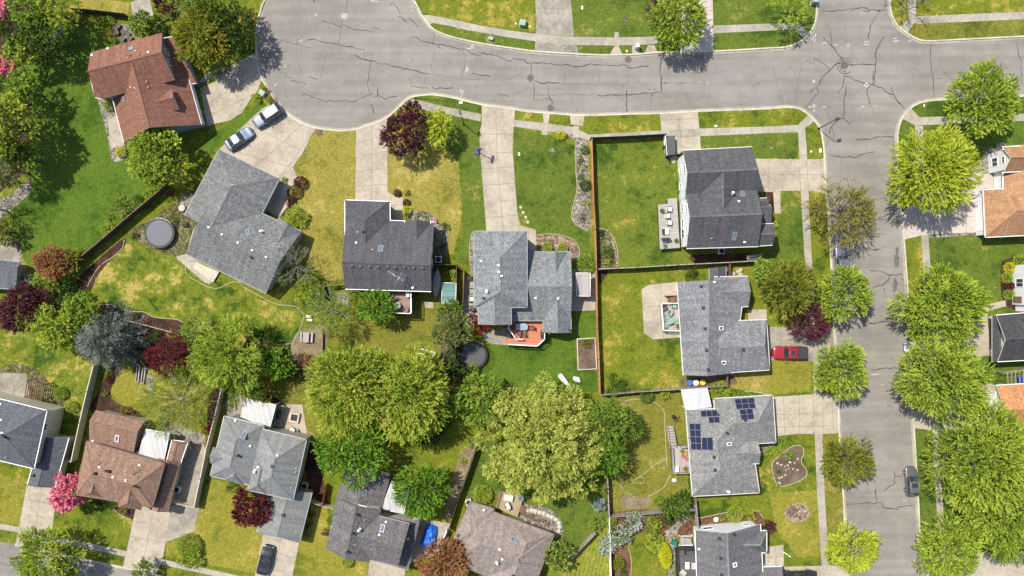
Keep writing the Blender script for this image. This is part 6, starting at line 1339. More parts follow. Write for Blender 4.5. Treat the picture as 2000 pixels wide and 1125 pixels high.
fence('fence', 'beige vinyl fence between the brown house and the pale grey house', [(441, 756), (428, 810), (412, 870), (400, 930), (388, 985)], M['vinyl'], 1.85, cap=M['vinyl']); fence('fence', 'beige vinyl gate fence across the side slab of the brown house', [(388, 986), (362, 981), (338, 973)], M['vinyl'], 1.7)
fence('fence', 'dark slanting fence between the small green trees and the yellow willow', [(935, 862), (915, 920), (895, 975), (878, 1030)], M['darkwood'], 1.8); fence('fence', 'white fence by the blue tarpaulin', [(874, 1032), (866, 1052), (858, 1076)], M['whitevinyl'], 1.7)
fence('fence', 'brown fence behind the curving bark bed by the blue spruce', [(246, 622), (300, 636), (356, 651)], M['brownwood'], 1.6, cap=M['greywood'])
fence('fence', 'red-painted fence panel beside the pale grey house', [(640, 944), (634, 982)], M['redwood'], 1.7); fence('fence', 'low beige fence joining the red-painted panel', [(607, 974), (630, 982), (654, 988)], M['vinyl'], 1.6)
fence('fence', 'dark brown fence along the top yard above the row of bright bushes', [(150, 24), (200, 28), (252, 34)], M['darkwood'], 1.8)
fence('fence', 'pale timber garden edge wall beside the picnic table', [(632, 645), (631, 692)], M['greywood'], .6); fence('fence', 'low timber edge under the bare shrub below the picnic table', [(575, 699), (598, 706)], M['greywood'], .5)
# ================================================================ decks and what stands on them
ZD = 1.5
deck('deck', 'brown deck with a white railing behind the charcoal house', [(752, 566), (804, 567), (804, 612), (752, 610)], 2.6, M['browndeck'], M['darktrim'], [(752, 610), (804, 612), (804, 568)], M['whitevinyl'])
table('round_table', 'round white table on the brown deck', (777, 597), 1.0, M['whitepaint'], 2.6); table('fire_bowl', 'round dark fire bowl on the brown deck', (793, 605), .8, M['browntrim'], 2.6, h=.45, cat='fire bowl')
p = P(798, 574, 2.6); mb = MB(); mb.box((0, 0, 0), (.5, .9, .8)); mb.box((0, 0, .8), (.44, .84, .08)); mb.tube([(-.25, -.3, .6), (-.35, -.3, .6), (-.35, .3, .6), (-.25, .3, .6)], .02, 5); simple('storage_cabinet', 'white cabinet against the house on the brown deck', 'cabinet', mb, M['acwhite'], p)
D2 = [(997, 627), (1061, 627), (1064, 650), (1063, 662), (1048, 675), (986, 673), (986, 661), (1006, 661), (993, 640)]
t = deck('deck', 'terracotta coloured deck with white railings behind the blue-grey house', D2, 1.6, M['reddeck'], M['darktrim'], [(1063, 650), (1063, 662), (1049, 675), (993, 672)], M['whitevinyl']); rail_run(t, [(993, 640), (1008, 662), (1021, 662)], .9, M['whitevinyl'], 1.6); rail_run(t, [(997, 628), (992, 641)], .9, M['whitevinyl'], 1.6)
table('patio_table', 'oval grey glass patio table on the terracotta deck', (1019, 638), (1.75, 1.0), M['greytrim'] if False else plain('table_glass', (.22, .28, .30), .15, var=.15), 1.6, shape='oval', legm=M['darkmetal'])
brn = plain('brown_cushion', (.16, .07, .045), .9)
for px, rz, l in [((1003, 640), 0, 'brown patio chair at the left end of the oval table'), ((1037, 640), math.pi, 'brown patio chair at the right end of the oval table'), ((1014, 650), 1.57, 'left one of two brown chairs below the oval table'), ((1024, 650), 1.57, 'right one of two brown chairs below the oval table'), ((1012, 629), -1.57, 'left one of two brown chairs above the oval table'), ((1024, 629), -1.57, 'right one of two brown chairs above the oval table')]:
    chair('patio_chair', l, px, rz, M['darkmetal'], brn, 1.6, 'brown chairs round the oval table', s=.9)
def grill(label, px, z, rz=0, body='black'):
    p = P(*px, z); t = thing('barbecue_grill', label, 'barbecue', p, rz); mb = MB(); mb.box((0, 0, .1), (.7, .5, .65)); mb.build('cabinet', M[body], t, True); mb = MB(); mb.dome((0, 0, .76), .36, .27, .28, 14, 5); mb.build('lid', M['darkmetal'], t, True); mb = MB(); mb.tube([(-.25, -.29, .88), (.25, -.29, .88)], .018, 6); mb.build('handle', M['alu'], t, True)
    for sx in (-1, 1): mb = MB(); mb.box((sx * .53, 0, .72), (.34, .42, .03)); mb.build('side_shelf', M['darkmetal'], t, True)
    return t
grill('black barbecue in the corner of the terracotta deck', (1059, 653), 1.6, 1.57)
# grey deck
t = deck('deck', 'pale grey deck along the white two-storey house', [(1285, 400), (1304, 398), (1304, 388), (1322, 387), (1328, 484), (1289, 487)], 1.3, M['greydeck'], M['darktrim'], None, None)
lt = plain('cream_cushion', (.5, .46, .40), .9)
for px, rz, l in [((1307, 409), -.1, 'topmost cream chair on the pale grey deck'), ((1303, 422), .15, 'middle cream chair on the pale grey deck'), ((1307, 435), -.05, 'lowest cream chair on the pale grey deck')]: chair('lounge_chair', l, px, rz, M['darkmetal'], lt, 1.3, 'cream chairs on the grey deck', s=1.15)
for i_, (x_, y_) in enumerate([(1292, 412), (1320, 470)]): pot(['dark planter at the left rim of the pale grey deck', 'dark planter by the wall on the pale grey deck'][i_], (x_, y_), .24, 'mid', 1.3, 'darktrim')
table('coffee_table', 'low dark and white coffee table on the pale grey deck', (1299, 452), (1.0, .9), M['whitepaint'], 1.3, h=.4, shape='rect', legm=M['darkmetal'])
p = P(1296, 452, 1.72); mb = MB(); mb.box((0, 0, 0), (.42, .84, .04)); mb.box((0, 0, .04), (.36, .78, .015)); simple('tray', 'black tray lying on the low white coffee table', 'tray', mb, M['black'], p)
grill('black barbecue on the pale grey deck', (1299, 468), 1.3, 0); pot('white pot in the lower corner of the pale grey deck', (1297, 480), .25, 'mid', 1.3, 'whitemetal')
ac_unit('air conditioner in the shade below the white house', (1407, 491)); ac_unit('air conditioner right of the charcoal roof', (857, 507), s=.95)
# small deck of the lavender-grey house, with green chairs
t = deck('deck', 'small white-railed deck crowded with green chairs', [(1289, 592), (1338, 592), (1340, 646), (1294, 646)], .9, M['weatherdeck'], M['darktrim'], [(1338, 592), (1290, 592), (1294, 645), (1340, 646)], M['whitevinyl'], rail_h=.9)
gr = plain('green_cushion', (.17, .27, .22), .8, var=.2); dk = M['darktrim']
for px, rz, l in [((1297, 602), -1.2, 'black chair in the top left corner of the white-railed deck'), ((1316, 598), -1.5, 'green chair by the top rail of the white-railed deck')]: chair('patio_chair', l, px, rz, M['darkmetal'], gr if 'green' in l else dk, .9, s=1.1)
for px, rz, l in [((1309, 612), -.6, 'upper pale green chair at the centre of the white-railed deck'), ((1303, 618), .3, 'tilted green chair left of the small table on the white-railed deck'), ((1300, 633), .9, 'green chair in the lower left corner of the white-railed deck'), ((1319, 628), 3.0, 'green chair nearest the house on the white-railed deck')]: chair('patio_chair', l, px, rz, M['alu'], gr, .9, 'green chairs on the small deck', s=1.05)
table('patio_table', 'green-topped patio table between the green chairs', (1310, 626), (1.1, .8), gr, .9, .5, shape='rect', legm=M['alu']); pot('terracotta pot at the house end of the white-railed deck', (1323, 638), .3, 'olive', .9)
fence('handrail', 'short timber handrail beside the steps of the lavender-grey house', [(1298, 578), (1322, 577)], M['brownwood'], .9, cat='handrail'); t = thing('steps', 'red-brown timber steps against the lavender-grey house', 'steps', P(1313, 580))
for i in range(4): mb = MB(); c = P(1306 + i * 4.5, 584); mb.box((c.x, c.y, G), (.33, .95, .2 + .18 * i)); mb.build('step', M['brownwood'], t)
# solar house: weathered deck with a stair
t = deck('deck', 'weathered deck with flower pots beside the solar panel house', [(1311, 872), (1342, 870), (1350, 922), (1314, 923)], 1.2, M['weatherdeck'], M['darktrim'], [(1342, 871), (1328, 872)], M['greywood']); rail_run(t, [(1311, 873), (1314, 922), (1349, 921)], .9, M['greywood'], 1.2)
t = thing('staircase', 'long grey timber staircase up to the weathered deck', 'staircase', P(1313, 852))
for i in range(8): mb = MB(); c = P(1308.5 + i * .75, 834 + i * 5.2); mb.box((c.x, c.y, G + .1 + .12 * i), (1.0, .33, .05), -.1); mb.build('step', M['weatherdeck'], t)
for dx in (-5.5, 6.5): a, b = P(1308 + dx, 832, .95), P(1314 + dx, 874, 1.95); mb = MB(); mb.tube([a, b], .05, 4); mb.tube([(a.x, a.y, G), a], .05, 4); mb.tube([(b.x, b.y, G), b], .05, 4); mb.build('handrail', M['greywood'], t)
for px, r, pal, l in [((1331, 880), .22, 'fresh', 'pot of green leaves near the top of the weathered deck'), ((1333, 889), .2, 'pink', 'pot of pink flowers on the weathered deck'), ((1338, 893), .26, 'pink', 'larger pink flower pot against the wall of the solar panel house'), ((1340, 884), .22, 'gold', 'pot of yellow flowers beside the door of the solar panel house'), ((1337, 914), .28, 'orange', 'orange pot low on the weathered deck')]: pot(l, px, r, pal, 1.2)
p = P(1321, 915, 1.2); mb = MB(); mb.box((0, 0, 0), (.5, .8, .5)); mb.box((-.2, 0, .5), (.12, .8, .4)); mb.box((0, .36, .5), (.4, .1, .2)); simple('white_chair', 'white chair in the lower corner of the weathered deck', 'chair', mb, M['whitepaint'], p)
p = P(1317, 938); mb = MB(); mb.dome((0, 0, 0), .42, .34, .35, 12, 5, jit=.08); simple('boulder', 'pale boulder below the weathered deck', 'boulder', mb, plain('pale_stone', (.48, .46, .42), .9, var=.2), p)
p = P(1314, 813); t = thing('kettle_grill', 'round black kettle barbecue on the lawn of the solar panel house', 'barbecue', p); mb = MB(); mb.dome((0, 0, .55), .3, .3, .28, 14, 4, full=True); mb.build('bowl', M['black'], t, True)
for k in range(3): mb = MB(); a = k * 2.09; mb.tube([(math.cos(a) * .15, math.sin(a) * .15, .4), (math.cos(a) * .3, math.sin(a) * .3, 0)], .02, 5); mb.build('leg', M['alu'], t, True)
p = P(1322, 818); t = thing('firewood_pile', 'small pile of split firewood by the kettle barbecue', 'firewood', p)
for i in range(9): a = random.uniform(0, 3.1); c = Vector((random.uniform(-.4, .4), random.uniform(-.3, .3), .08 + .05 * (i % 3))); d = Vector((math.cos(a), math.sin(a), 0)) * .28; mb = MB(); mb.tube([c - d, c + d], .07, 6); mb.build('log', M['redbark'], t, True)
# charcoal deck, bottom
t = deck('deck', 'charcoal deck with a dark railing beside the slate-grey house', [(1320, 1070), (1357, 1068), (1361, 1200), (1326, 1200)], 1.1, M['chardeck'], M['black'], [(1357, 1068), (1320, 1070), (1326, 1198)], M['black'])
t = thing('sofa', 'black outdoor sofa on the charcoal deck', 'sofa', P(1347, 1076, 1.1), 0)
mb = MB(); mb.box((0, 0, .05), (1.4, .65, .38)); mb.build('seat', M['darktrim'], t, True); mb = MB(); mb.box((0, .3, .43), (1.4, .14, .4)); mb.build('backrest', M['black'], t, True)
for sx in (-1, 1): mb = MB(); mb.box((sx * .74, 0, .05), (.14, .7, .6)); mb.build('armrest', M['black'], t, True)
table('coffee_table', 'narrow white table on the charcoal deck', (1341, 1103), (.6, 1.0), M['whitepaint'], 1.1, h=.45, shape='rect', legm=M['greytrim'])
tc = plain('beige_cushion', (.36, .31, .27), .9)
chair('lounge_chair', 'beige lounge chair turned at an angle on the charcoal deck', (1333, 1116), .8, M['whitepaint'], tc, 1.1, s=1.2); chair('lounge_chair', 'beige lounge chair against the wall beside the narrow white table', (1354, 1103), math.pi, M['whitepaint'], tc, 1.1, s=1.3)
t = thing('staircase', 'white railed stair from the stone path up to the slate-grey house', 'staircase', P(1340, 1055))
for i in range(5): mb = MB(); c = P(1330 + i * 4, 1056); mb.box((c.x, c.y, G), (.3, 1.1, .16 * (i + 1))); mb.build('step', M['weatherdeck'], t)
for y in (1047, 1065): a, b = P(1327, y, 1.05), P(1353, y, 1.9); mb = MB(); mb.tube([a, b], .06, 4); mb.tube([(a.x, a.y, G), a], .05, 4); mb.tube([(b.x, b.y, G), b], .05, 4); mb.build('handrail', M['whitevinyl'], t)
p = P(1315, 1057); t = thing('wheeled_bin', 'teal green wheeled bin on the stone path', 'bin', p, -.2); gm = plain('green_plastic', (.0, .14, .11), .5); mb = MB(); a = [(-.28, -.3), (.28, -.3), (.28, .3), (-.28, .3)]; mb.prism(a, .05, .95, 0); mb.build('tub', gm, t, True); mb = MB(); mb.box((0, 0, .96), (.66, .72, .06)); mb.box((0, .3, 1.0), (.5, .08, .05)); mb.build('lid', gm, t, True)
for sx in (-1, 1): mb = MB(); mb.tube([(sx * .26, .33, .12), (sx * .32, .33, .12)], .12, 12); mb.build('wheel', M['rubber'], t, True)
# tan deck behind the taupe house
t = deck('deck', 'raised tan deck with planks behind the taupe house', [(976, 956), (1022, 972), (1011, 1010), (968, 992)], .7, M['tandeck'], M['brownwood'], [(967, 992), (977, 955), (1000, 963)], M['brownwood'], rail_h=.8)
for i in range(3): mb = MB(); c = P(1017 + i * 4, 992 + i * 2, G); mb.box((c.x, c.y, G - .02), (.35, 1.1, .5 - .15 * i), -.35); mb.build('step', M['brownwood'], t)
table('fire_table', 'white fire table on the tan deck', (993, 971), (1.35, .85), lt, .7, -.2, h=.5, shape='rect', legm=M['greytrim'], cat='fire table'); chair('lounge_chair', 'grey lounge chair turned towards the white fire table', (991, 985), 2.0, M['darkmetal'], lt, .7, s=1.1); pot('blue-green planter in the corner of the tan deck', (1017, 971), .4, 'juniper', .7, 'greytrim')
for i, (x, y) in enumerate([(1029, 996), (1038, 996), (1045, 998), (1053, 1001), (1061, 1003), (1070, 1007), (1077, 1010), (1085, 1014), (1091, 1021), (1092, 1029), (1091, 1037)]):
    mb = MB(); n = 8; mb.prism([(.34 * math.cos(6.283 * (k + .5) / 4 + .3), .34 * math.sin(6.283 * (k + .5) / 4 + .3)) for k in range(4)], 0, .05); s = .27; mb = MB(); mb.prism([(-s, -s * .9), (s * .95, -s), (s, s * .9), (-s * .9, s)], 0, .03); mb.prism([(-s * .93, -s * .84), (s * .88, -s * .92), (s * .93, s * .83), (-s * .84, s * .93)], .03, .045)
    simple('stepping_stone', 'square pale stepping stone in the curved path behind the taupe house', 'stepping stone', mb, M['kerb'], P(x, y, G + .014), -.25 - .06 * i, 'curved row of stepping stones')
for (x, y, r) in [(1026, 1006, .33), (1031, 1008, .3), (1038, 1005, .35), (1036, 1011, .3), (1041, 1014, .28), (1046, 1015, .27), (1052, 1015, .4), (1058, 1016, .3), (1062, 1015, .26), (1067, 1022, .4)]:
    pot('round brown plant pot in the bed below the tan deck', (x, y), r * .72, None, G + .014, 'browntrim', group='brown pots below the tan deck', hh=.35)
ac_unit('white air conditioner at the top left corner of the taupe house', (916, 979), .3); ac_unit('white air conditioner on the wall of the brown roofed house', (349, 954), -.2); ac_unit('pale air conditioner beside the red-painted fence panel', (597, 947), -.2)
# trampolines
def trampoline(label, px, r, net=True):
    p = P(*px, .9); t = thing('trampoline', label, 'trampoline', (p.x, p.y, G)); mb = MB(); mb.cyl((0, 0, .78), r * .86, .02, 40); mb.build('mat', plain('trampoline_mat', (.05, .05, .06) if net else (.085, .085, .105), .6, var=.15), t, True)
    mb = MB(); mb.ring((0, 0, .77), r * .87, r, .05, 40); mb.build('pad', M['black'], t, True)
    mb = MB()
    for k in range(40): a, b = 6.283 * k / 40, 6.283 * (k + 1) / 40; mb.tube([(r * math.cos(a), r * math.sin(a), .76), (r * math.cos(b), r * math.sin(b), .76)], .035, 5, caps=False)
    mb.build('frame', M['alu'], t, True)
    for k in range(8):
        a = 6.283 * k / 8; mb = MB(); mb.tube([(r * math.cos(a), r * math.sin(a), 0), (r * math.cos(a), r * math.sin(a), .76)], .03, 5); mb.build('leg', M['alu'], t, True)
        if net: mb = MB(); mb.tube([(r * 1.02 * math.cos(a), r * 1.02 * math.sin(a), .5), (r * 1.02 * math.cos(a), r * 1.02 * math.sin(a), 2.5)], .035, 6); mb.build('net_pole', M['black'], t, True)
    if net:
        mb = MB()
        for k in range(40): a, b = 6.283 * k / 40, 6.283 * (k + 1) / 40; mb.tube([(r * math.cos(a), r * math.sin(a), 2.45), (r * math.cos(b), r * math.sin(b), 2.45)], .02, 4, caps=False)
        for k in range(110):
            a = 6.283 * k / 110; mb.tube([(r * .98 * math.cos(a), r * .98 * math.sin(a), .8), (r * .98 * math.cos(a), r * .98 * math.sin(a), 2.45)], .006, 3, caps=False)
        for z in np.arange(1.0, 2.4, .14):
            for k in range(40): a, b = 6.283 * k / 40, 6.283 * (k + 1) / 40; mb.tube([(r * .98 * math.cos(a), r * .98 * math.sin(a), z), (r * .98 * math.cos(b), r * .98 * math.sin(b), z)], .005, 3, caps=False)
        mb.build('net', M['black'], t, True)
    return t
trampoline('round grey trampoline without a net on the weedy gravel', (311, 455), 2.2, False); trampoline('round black trampoline with a safety net beside the rust-brown fence', (925, 693), 2.0, True)
# canoe, garden box, play slide, lounger
p = P(853, 553, .3); M['canoe'] = plain('canoe_hull', (.32, .32, .31), .5); mb = MB(); rings = []
for i in range(11): u = i / 10 * 2 - 1; wd = .62 * (1 - abs(u) ** 2.2) + .02; rings.append([(wd * math.cos(a), u * 2.3, .32 * math.sin(a) * (1 - .3 * abs(u))) for a in [math.pi * k / 8 for k in range(9)]])
loft(mb, rings, 0, False, False); t = thing('canoe', 'pale grey upturned canoe beside the charcoal house', 'canoe', p, -.05); mb.build('hull', M['canoe'], t, True); mb = MB(); mb.tube([(0, -2.2, .24), (0, 0, .34), (0, 2.2, .24)], .03, 5); mb.build('keel', M['greytrim'], t, True)
def frame_box(name, label, cat, px, h, mat, w=.14, soil=None):
    pts = [P(*q, G) for q in px]; c = sum(pts, Vector()) / len(pts); t = thing(name, label, cat, (c.x, c.y, G))
    for i in range(len(pts)): a, b = pts[i], pts[(i + 1) % len(pts)]; e = b - a; m = a.lerp(b, .5); mb = MB(); mb.box((m.x, m.y, G - .02), (e.length + (w if i % 2 else -w), w, h), math.atan2(e.y, e.x)); mb.build('board', mat, t)
    if soil: mb = MB(); mb.prism([c + (p - c) * .97 for p in pts], G, G + h - .08, 0); mb.build('soil', soil, t)
    return t
frame_box('raised_bed', 'raised garden bed with pale timber sides beside the cedar fence', 'raised bed', [(1127, 662), (1162, 660), (1165, 720), (1129, 722)], .3, M['kerb'], soil=M['soil']); frame_box('raised_bed', 'long planter of grass against the beige vinyl fence', 'raised bed', [(446, 775), (456, 770), (461, 798), (450, 800)], .35, M['greywood'], soil=LA['mixed'])
frame_box('planter_box', 'narrow timber planter left of the stone path below the burgundy tree', 'planter', [(270, 712), (275, 712), (272, 745), (267, 745)], .4, M['greywood'], soil=M['bark']); frame_box('planter_box', 'narrow timber planter right of the other one below the burgundy tree', 'planter', [(281, 720), (286, 720), (282, 748), (277, 748)], .4, M['greywood'], soil=M['bark']); frame_box('goal_frame', 'thin white rectangular frame lying on the grass by the two maples', 'frame', [(818, 680), (850, 689), (848, 696), (816, 690)], .08, M['whitepaint'], .1)
sheet('stone_path', [(283, 735), (296, 728), (302, 760), (290, 764)], .02, M['gravel'])
p = P(1102, 743); t = thing('play_slide', 'long white plastic slide on the grass beside the willow', 'slide', p, math.radians(-52)); mb = MB(); mb.face([(-1.1, -.25, 1.1), (-1.1, .25, 1.1), (1.1, .25, .12), (1.1, -.25, .12)][::-1]); mb.face([(-1.1, -.25, 1.04), (-1.1, .25, 1.04), (1.1, .25, .06), (1.1, -.25, .06)]); mb.build('chute', M['whitepaint'], t, True)
for sy in (-1, 1): mb = MB(); mb.tube([(-1.1, sy * .27, 1.16), (1.1, sy * .27, .18)], .06, 6); mb.build('side_rail', M['whitepaint'], t, True)
mb = MB(); mb.box((-1.15, 0, 0), (.1, .5, 1.05)); mb.build('support', M['whitepaint'], t, True)
p = P(1127, 741); t = thing('ride_on_toy', 'white plastic play toy beside the slide', 'toy', p, -.3); mb = MB(); mb.dome((0, 0, 0), .5, .4, .55, 12, 5, jit=.05); mb.build('body', M['whitepaint'], t, True); mb = MB(); mb.box((-.45, .1, .1), (.35, .45, .45)); mb.build('seat', M['whitepaint'], t, True); mb = MB(); mb.dome((.35, -.15, .1), .3, .25, .35, 10, 4); mb.build('wheel_cover', M['acwhite'], t, True)
# picnic table
p = P(600, 658); t = thing('picnic_table', 'weathered picnic table with two benches on bare ground', 'picnic table', p, -.08)
for i in range(5): mb = MB(); mb.box((-.36 + i * .18, 0, .72), (.165, 1.5, .05)); mb.build('plank', M['weatherdeck'], t, True)
for sx in (-1, 1): mb = MB(); mb.box((sx * .8, 0, .42), (.28, 1.5, .05)); mb.build('bench', M['greywood'], t, True)
for sy in (-1, 1): mb = MB(); mb.tube([(-.7, sy * .5, 0), (-.2, sy * .5, .72)], .045, 4); mb.tube([(.7, sy * .5, 0), (.2, sy * .5, .72)], .045, 4); mb.tube([(-.85, sy * .5, .4), (.85, sy * .5, .4)], .045, 4); mb.build('leg_frame', M['greywood'], t, True)
for px, l in [((604, 618), 'upper small white stool near the pale birch'), ((606, 625), 'lower small white bench near the pale birch')]: p = P(*px); t = thing('garden_bench', l, 'bench', p, -.05); mb = MB(); mb.box((0, 0, .38), (.75, .32, .06)); mb.build('seat', M['whitepaint'], t, True); mb = MB(); mb.box((-.3, 0, 0), (.06, .3, .38)); mb.build('leg', M['whitepaint'], t, True); mb = MB(); mb.box((.3, 0, 0), (.06, .3, .38)); mb.build('leg', M['whitepaint'], t, True)
# narrow patio of the blue-grey house
gy = plain('grey_cushion', (.25, .24, .22), .9)
for px, rz, l in [((921, 569), -1.57, 'grey chair above the square fire table on the narrow patio'), ((922, 600), 1.9, 'dark chair below the square fire table on the narrow patio')]: chair('patio_chair', l, px, rz, M['darkmetal'], gy if 'grey' in l else M['darktrim'], s=1.1)
table('fire_table', 'square dark fire table with a pale centre on the narrow patio', (921, 584), (.95, .95), M['darktrim'], h=.5, shape='rect', legm=M['black'], cat='fire table'); p = P(921, 584, G + .505); mb = MB(); mb.box((0, 0, 0), (.55, .55, .03)); mb.cyl((0, 0, .03), .14, .03, 12); simple('burner_tray', 'pale burner tray on top of the square fire table', 'tray', mb, M['acwhite'], p)
grill('black barbecue at the top of the narrow patio', (920, 543), G, .2); p = P(931, 553); mb = MB()
for i in range(5): mb.box((random.uniform(-.4, .4), random.uniform(-.5, .5), 0), (.35, .3, random.uniform(.3, .6)), random.uniform(0, 1))
simple('stacked_boxes', 'clutter of white boxes against the wall on the narrow patio', 'boxes', mb, M['acwhite'], p)
# patio of the pale grey house
t = thing('sofa', 'grey outdoor sofa beside the plain white patio cover', 'sofa', P(543, 825), -.2)
mb = MB(); mb.box((0, 0, .05), (1.5, .8, .35)); mb.build('seat', gy, t, True); mb = MB(); mb.box((0, -.36, .4), (1.5, .15, .4)); mb.build('backrest', gy, t, True)
grill('black barbecue on the shaded patio of the pale grey house', (546, 807), G, 1.4)
p = P(576, 815); t = thing('fire_pit', 'square tan brick fire pit on the patio of the pale grey house', 'fire pit', p, -.2); mb = MB()
for a, b, c_, d in ((0, .6, 1.4, .25), (0, -.6, 1.4, .25), (.6, 0, .25, .95), (-.6, 0, .25, .95)): mb.box((a, b, 0), (c_, d, .42))
mb.build('wall', M['kerb'], t, True); mb = MB(); mb.box((0, 0, 0), (.9, .9, .2)); mb.build('ash', M['black'], t, True)
chair('patio_chair', 'teal chair at the end of the patio of the pale grey house', (580, 842), 1.9, M['alu'], gr, s=1.0); chair('patio_chair', 'pale chair beside the teal chair on the patio', (572, 838), 2.6, M['alu'], lt, s=1.0)
# weedy yard odds
p = P(358, 407); t = thing('round_table', 'round stone table on the weedy gravel', 'table', p); mb = MB(); mb.cyl((0, 0, .5), .48, .08, 24); mb.build('tabletop', M['kerb'], t, True); mb = MB(); mb.cyl((0, 0, 0), .18, .5, 12); mb.build('pedestal', M['kerb'], t, True)
p = P(381, 398); mb = MB(); mb.ring((0, 0, 0), .38, .62, .3, 24); mb.ring((0, 0, .3), .42, .58, .05, 24); simple('fire_ring', 'dark ring-shaped fire pit on the weedy gravel', 'fire pit', mb, M['darkmetal'], p)
p = P(363, 439); mb = MB(); mb.dome((0, 0, 0), .65, .5, .5, 7, 3, jit=.1); mb.dome((.2, .1, .1), .35, .3, .5, 6, 3, jit=.1); simple('boulder', 'dark mossy boulder near the angled grey house', 'boulder', mb, plain('mossy_stone', (.045, .05, .03), .95, var=.4), p)
t = deck('patio_slab', 'raised pale slab with worn paint behind the angled grey house', [(377, 523), (383, 512), (428, 531), (416, 552)], .45, M['kerb'], M['walk'], cat='slab')
# basketball hoop
p = P(932, 295); t = thing('basketball_hoop', 'portable basketball hoop leaning over the long driveway', 'basketball hoop', p, math.radians(-14)); mb = MB(); mb.box((0, 0, 0), (.75, 1.1, .22)); mb.box((0, 0, .22), (.6, .95, .1)); mb.build('base', plain('hoop_base', (.05, .05, .13), .6), t, True)
mb = MB(); mb.tube([(0, 0, .2), (.25, 0, 1.9), (.9, 0, 2.9)], .06, 8); mb.tube([(.2, 0, 1.3), (1.0, 0, 2.6)], .03, 6); mb.build('pole', M['black'], t, True)
mb = MB(); mb.box((1.0, 0, 2.5), (.05, 1.15, .78)); mb.build('backboard', plain('backboard', (.25, .26, .28), .3), t, True); mb = MB()
for k in range(20): a, b = 6.283 * k / 20, 6.283 * (k + 1) / 20; mb.tube([(1.28 + .23 * math.cos(a), .23 * math.sin(a), 2.65), (1.28 + .23 * math.cos(b), .23 * math.sin(b), 2.65)], .018, 4)
mb.build('rim', plain('hoop_rim', (.35, .06, .02), .5), t, True)
# street lamps
def lamp(label, base, ang, h=5.4, arm=.5):
    p = P(*base); t = thing('street_lamp', label, 'street lamp', p, ang); mb = MB(); mb.tube([(0, 0, 0), (0, 0, .4), (0, 0, h)], [.11, .075, .05], 8); mb.build('pole', M['black'], t, True); mb = MB(); mb.cyl((0, 0, 0), .2, .25, 10, r2=.12); mb.build('base', M['black'], t, True)
    mb = MB(); mb.tube([(0, 0, h - .05), (arm * .5, 0, h + .12), (arm, 0, h + .08)], .04, 6); mb.build('arm', M['black'], t, True); mb = MB(); mb.box((arm + .1, 0, h - .02), (.62, .42, .16)); mb.build('lamp_head', M['darkmetal'], t, True); mb = MB(); mb.box((arm + .1, 0, h - .06), (.5, .32, .03)); mb.build('lens', M['acwhite'], t, True)
lamp('black street lamp at the rounded corner of the crossroads', (1599, 251), .4); lamp('black street lamp on the lawn beside the long driveway', (906, 243), 1.9)
# manholes, boxes, small street furniture
rust = plain('rusty_iron', (.105, .078, .066), .85, var=.35, scale=6); iron = plain('worn_iron', (.085, .075, .07), .8, var=.3, scale=6)
for x, y, m_, l in [(1036, 152, rust, 'rusty manhole cover in mid street joined to a tarred crack'), (1075, 211, rust, 'rusty manhole cover near the lower kerb'), (1227, 116, rust, 'rusty manhole cover near the mailbox kerb'), (1650, 128, iron, 'worn manhole cover in the middle of the crossroads'), (673, 32, M['walk'], 'pale round cover in the turning circle')]:
    mb = MB(); mb.cyl((0, 0, 0), .42, .012, 24); mb.ring((0, 0, 0), .42, .5, .008, 24); mb.cyl((0, 0, .012), .3, .006, 20); simple('manhole_cover', l, 'manhole cover', mb, m_, P(x, y, .004))
mb = MB(); mb.box((0, 0, 0), (.5, .5, .012), .78); mb.cyl((0, 0, .012), .14, .006, 14, 1); simple('survey_marker', 'white painted diamond target on the road near the crossroads', 'survey marker', mb, [M['roadpaint'], M['black']], P(1692, 166, .006))
mb = MB(); mb.ring((0, 0, 0), .0, .1, .02, 10); 
def ubox(label, px, size, mat, rz=0, cat='utility box', name='utility_box', pad=True):
    t = thing(name, label, cat, P(*px), rz); mb = MB(); mb.box((0, 0, .06), (size[0], size[1], size[2])); mb.box((0, 0, .06 + size[2]), (size[0] * .94, size[1] * .94, .04)); mb.build('cabinet', mat, t, True)
    if pad: mb = MB(); mb.box((0, 0, 0), (size[0] + .2, size[1] + .2, .06)); mb.build('pad', M['walk'], t, True)
    mb = MB(); mb.box((0, -size[1] / 2 - .012, .15), (size[0] * .85, .025, size[2] * .75)); mb.build('door', mat, t, True); return t
gb = plain('pale_green_box', (.22, .28, .25), .6)
ubox('pale green transformer box on the lawn above the sidewalk', (1021, 47), (.85, .85, .75), gb, -.1); ubox('small pale green box in the curved verge', (959, 76), (.7, .45, .35), gb, -.25); ubox('grey electrical box among the shrubs at the end of the turning circle', (514, 183), (.9, .7, .7), gb, -.6); ubox('bank of pale mailboxes on a concrete pad beside the kerb', (1243, 93), (.5, .62, 1.2), M['acwhite'], 0, 'mailbox', 'mailbox_cluster'); ubox('grey-green mailbox cabinet at the upper left corner of the crossroads', (1588, 3), (.75, .95, 1.1), gb, 0, 'mailbox', 'mailbox_cluster')
def lid(label, px, size, mat='kerb', rz=0.0, name='meter_lid', cat='meter lid'):
    mb = MB(); mb.box((0, 0, 0), (size[0], size[1], .05)); mb.box((size[0] * .22, 0, .05), (size[0] * .3, size[1] * .4, .012)); simple(name, label, cat, mb, M[mat], P(*px), rz)
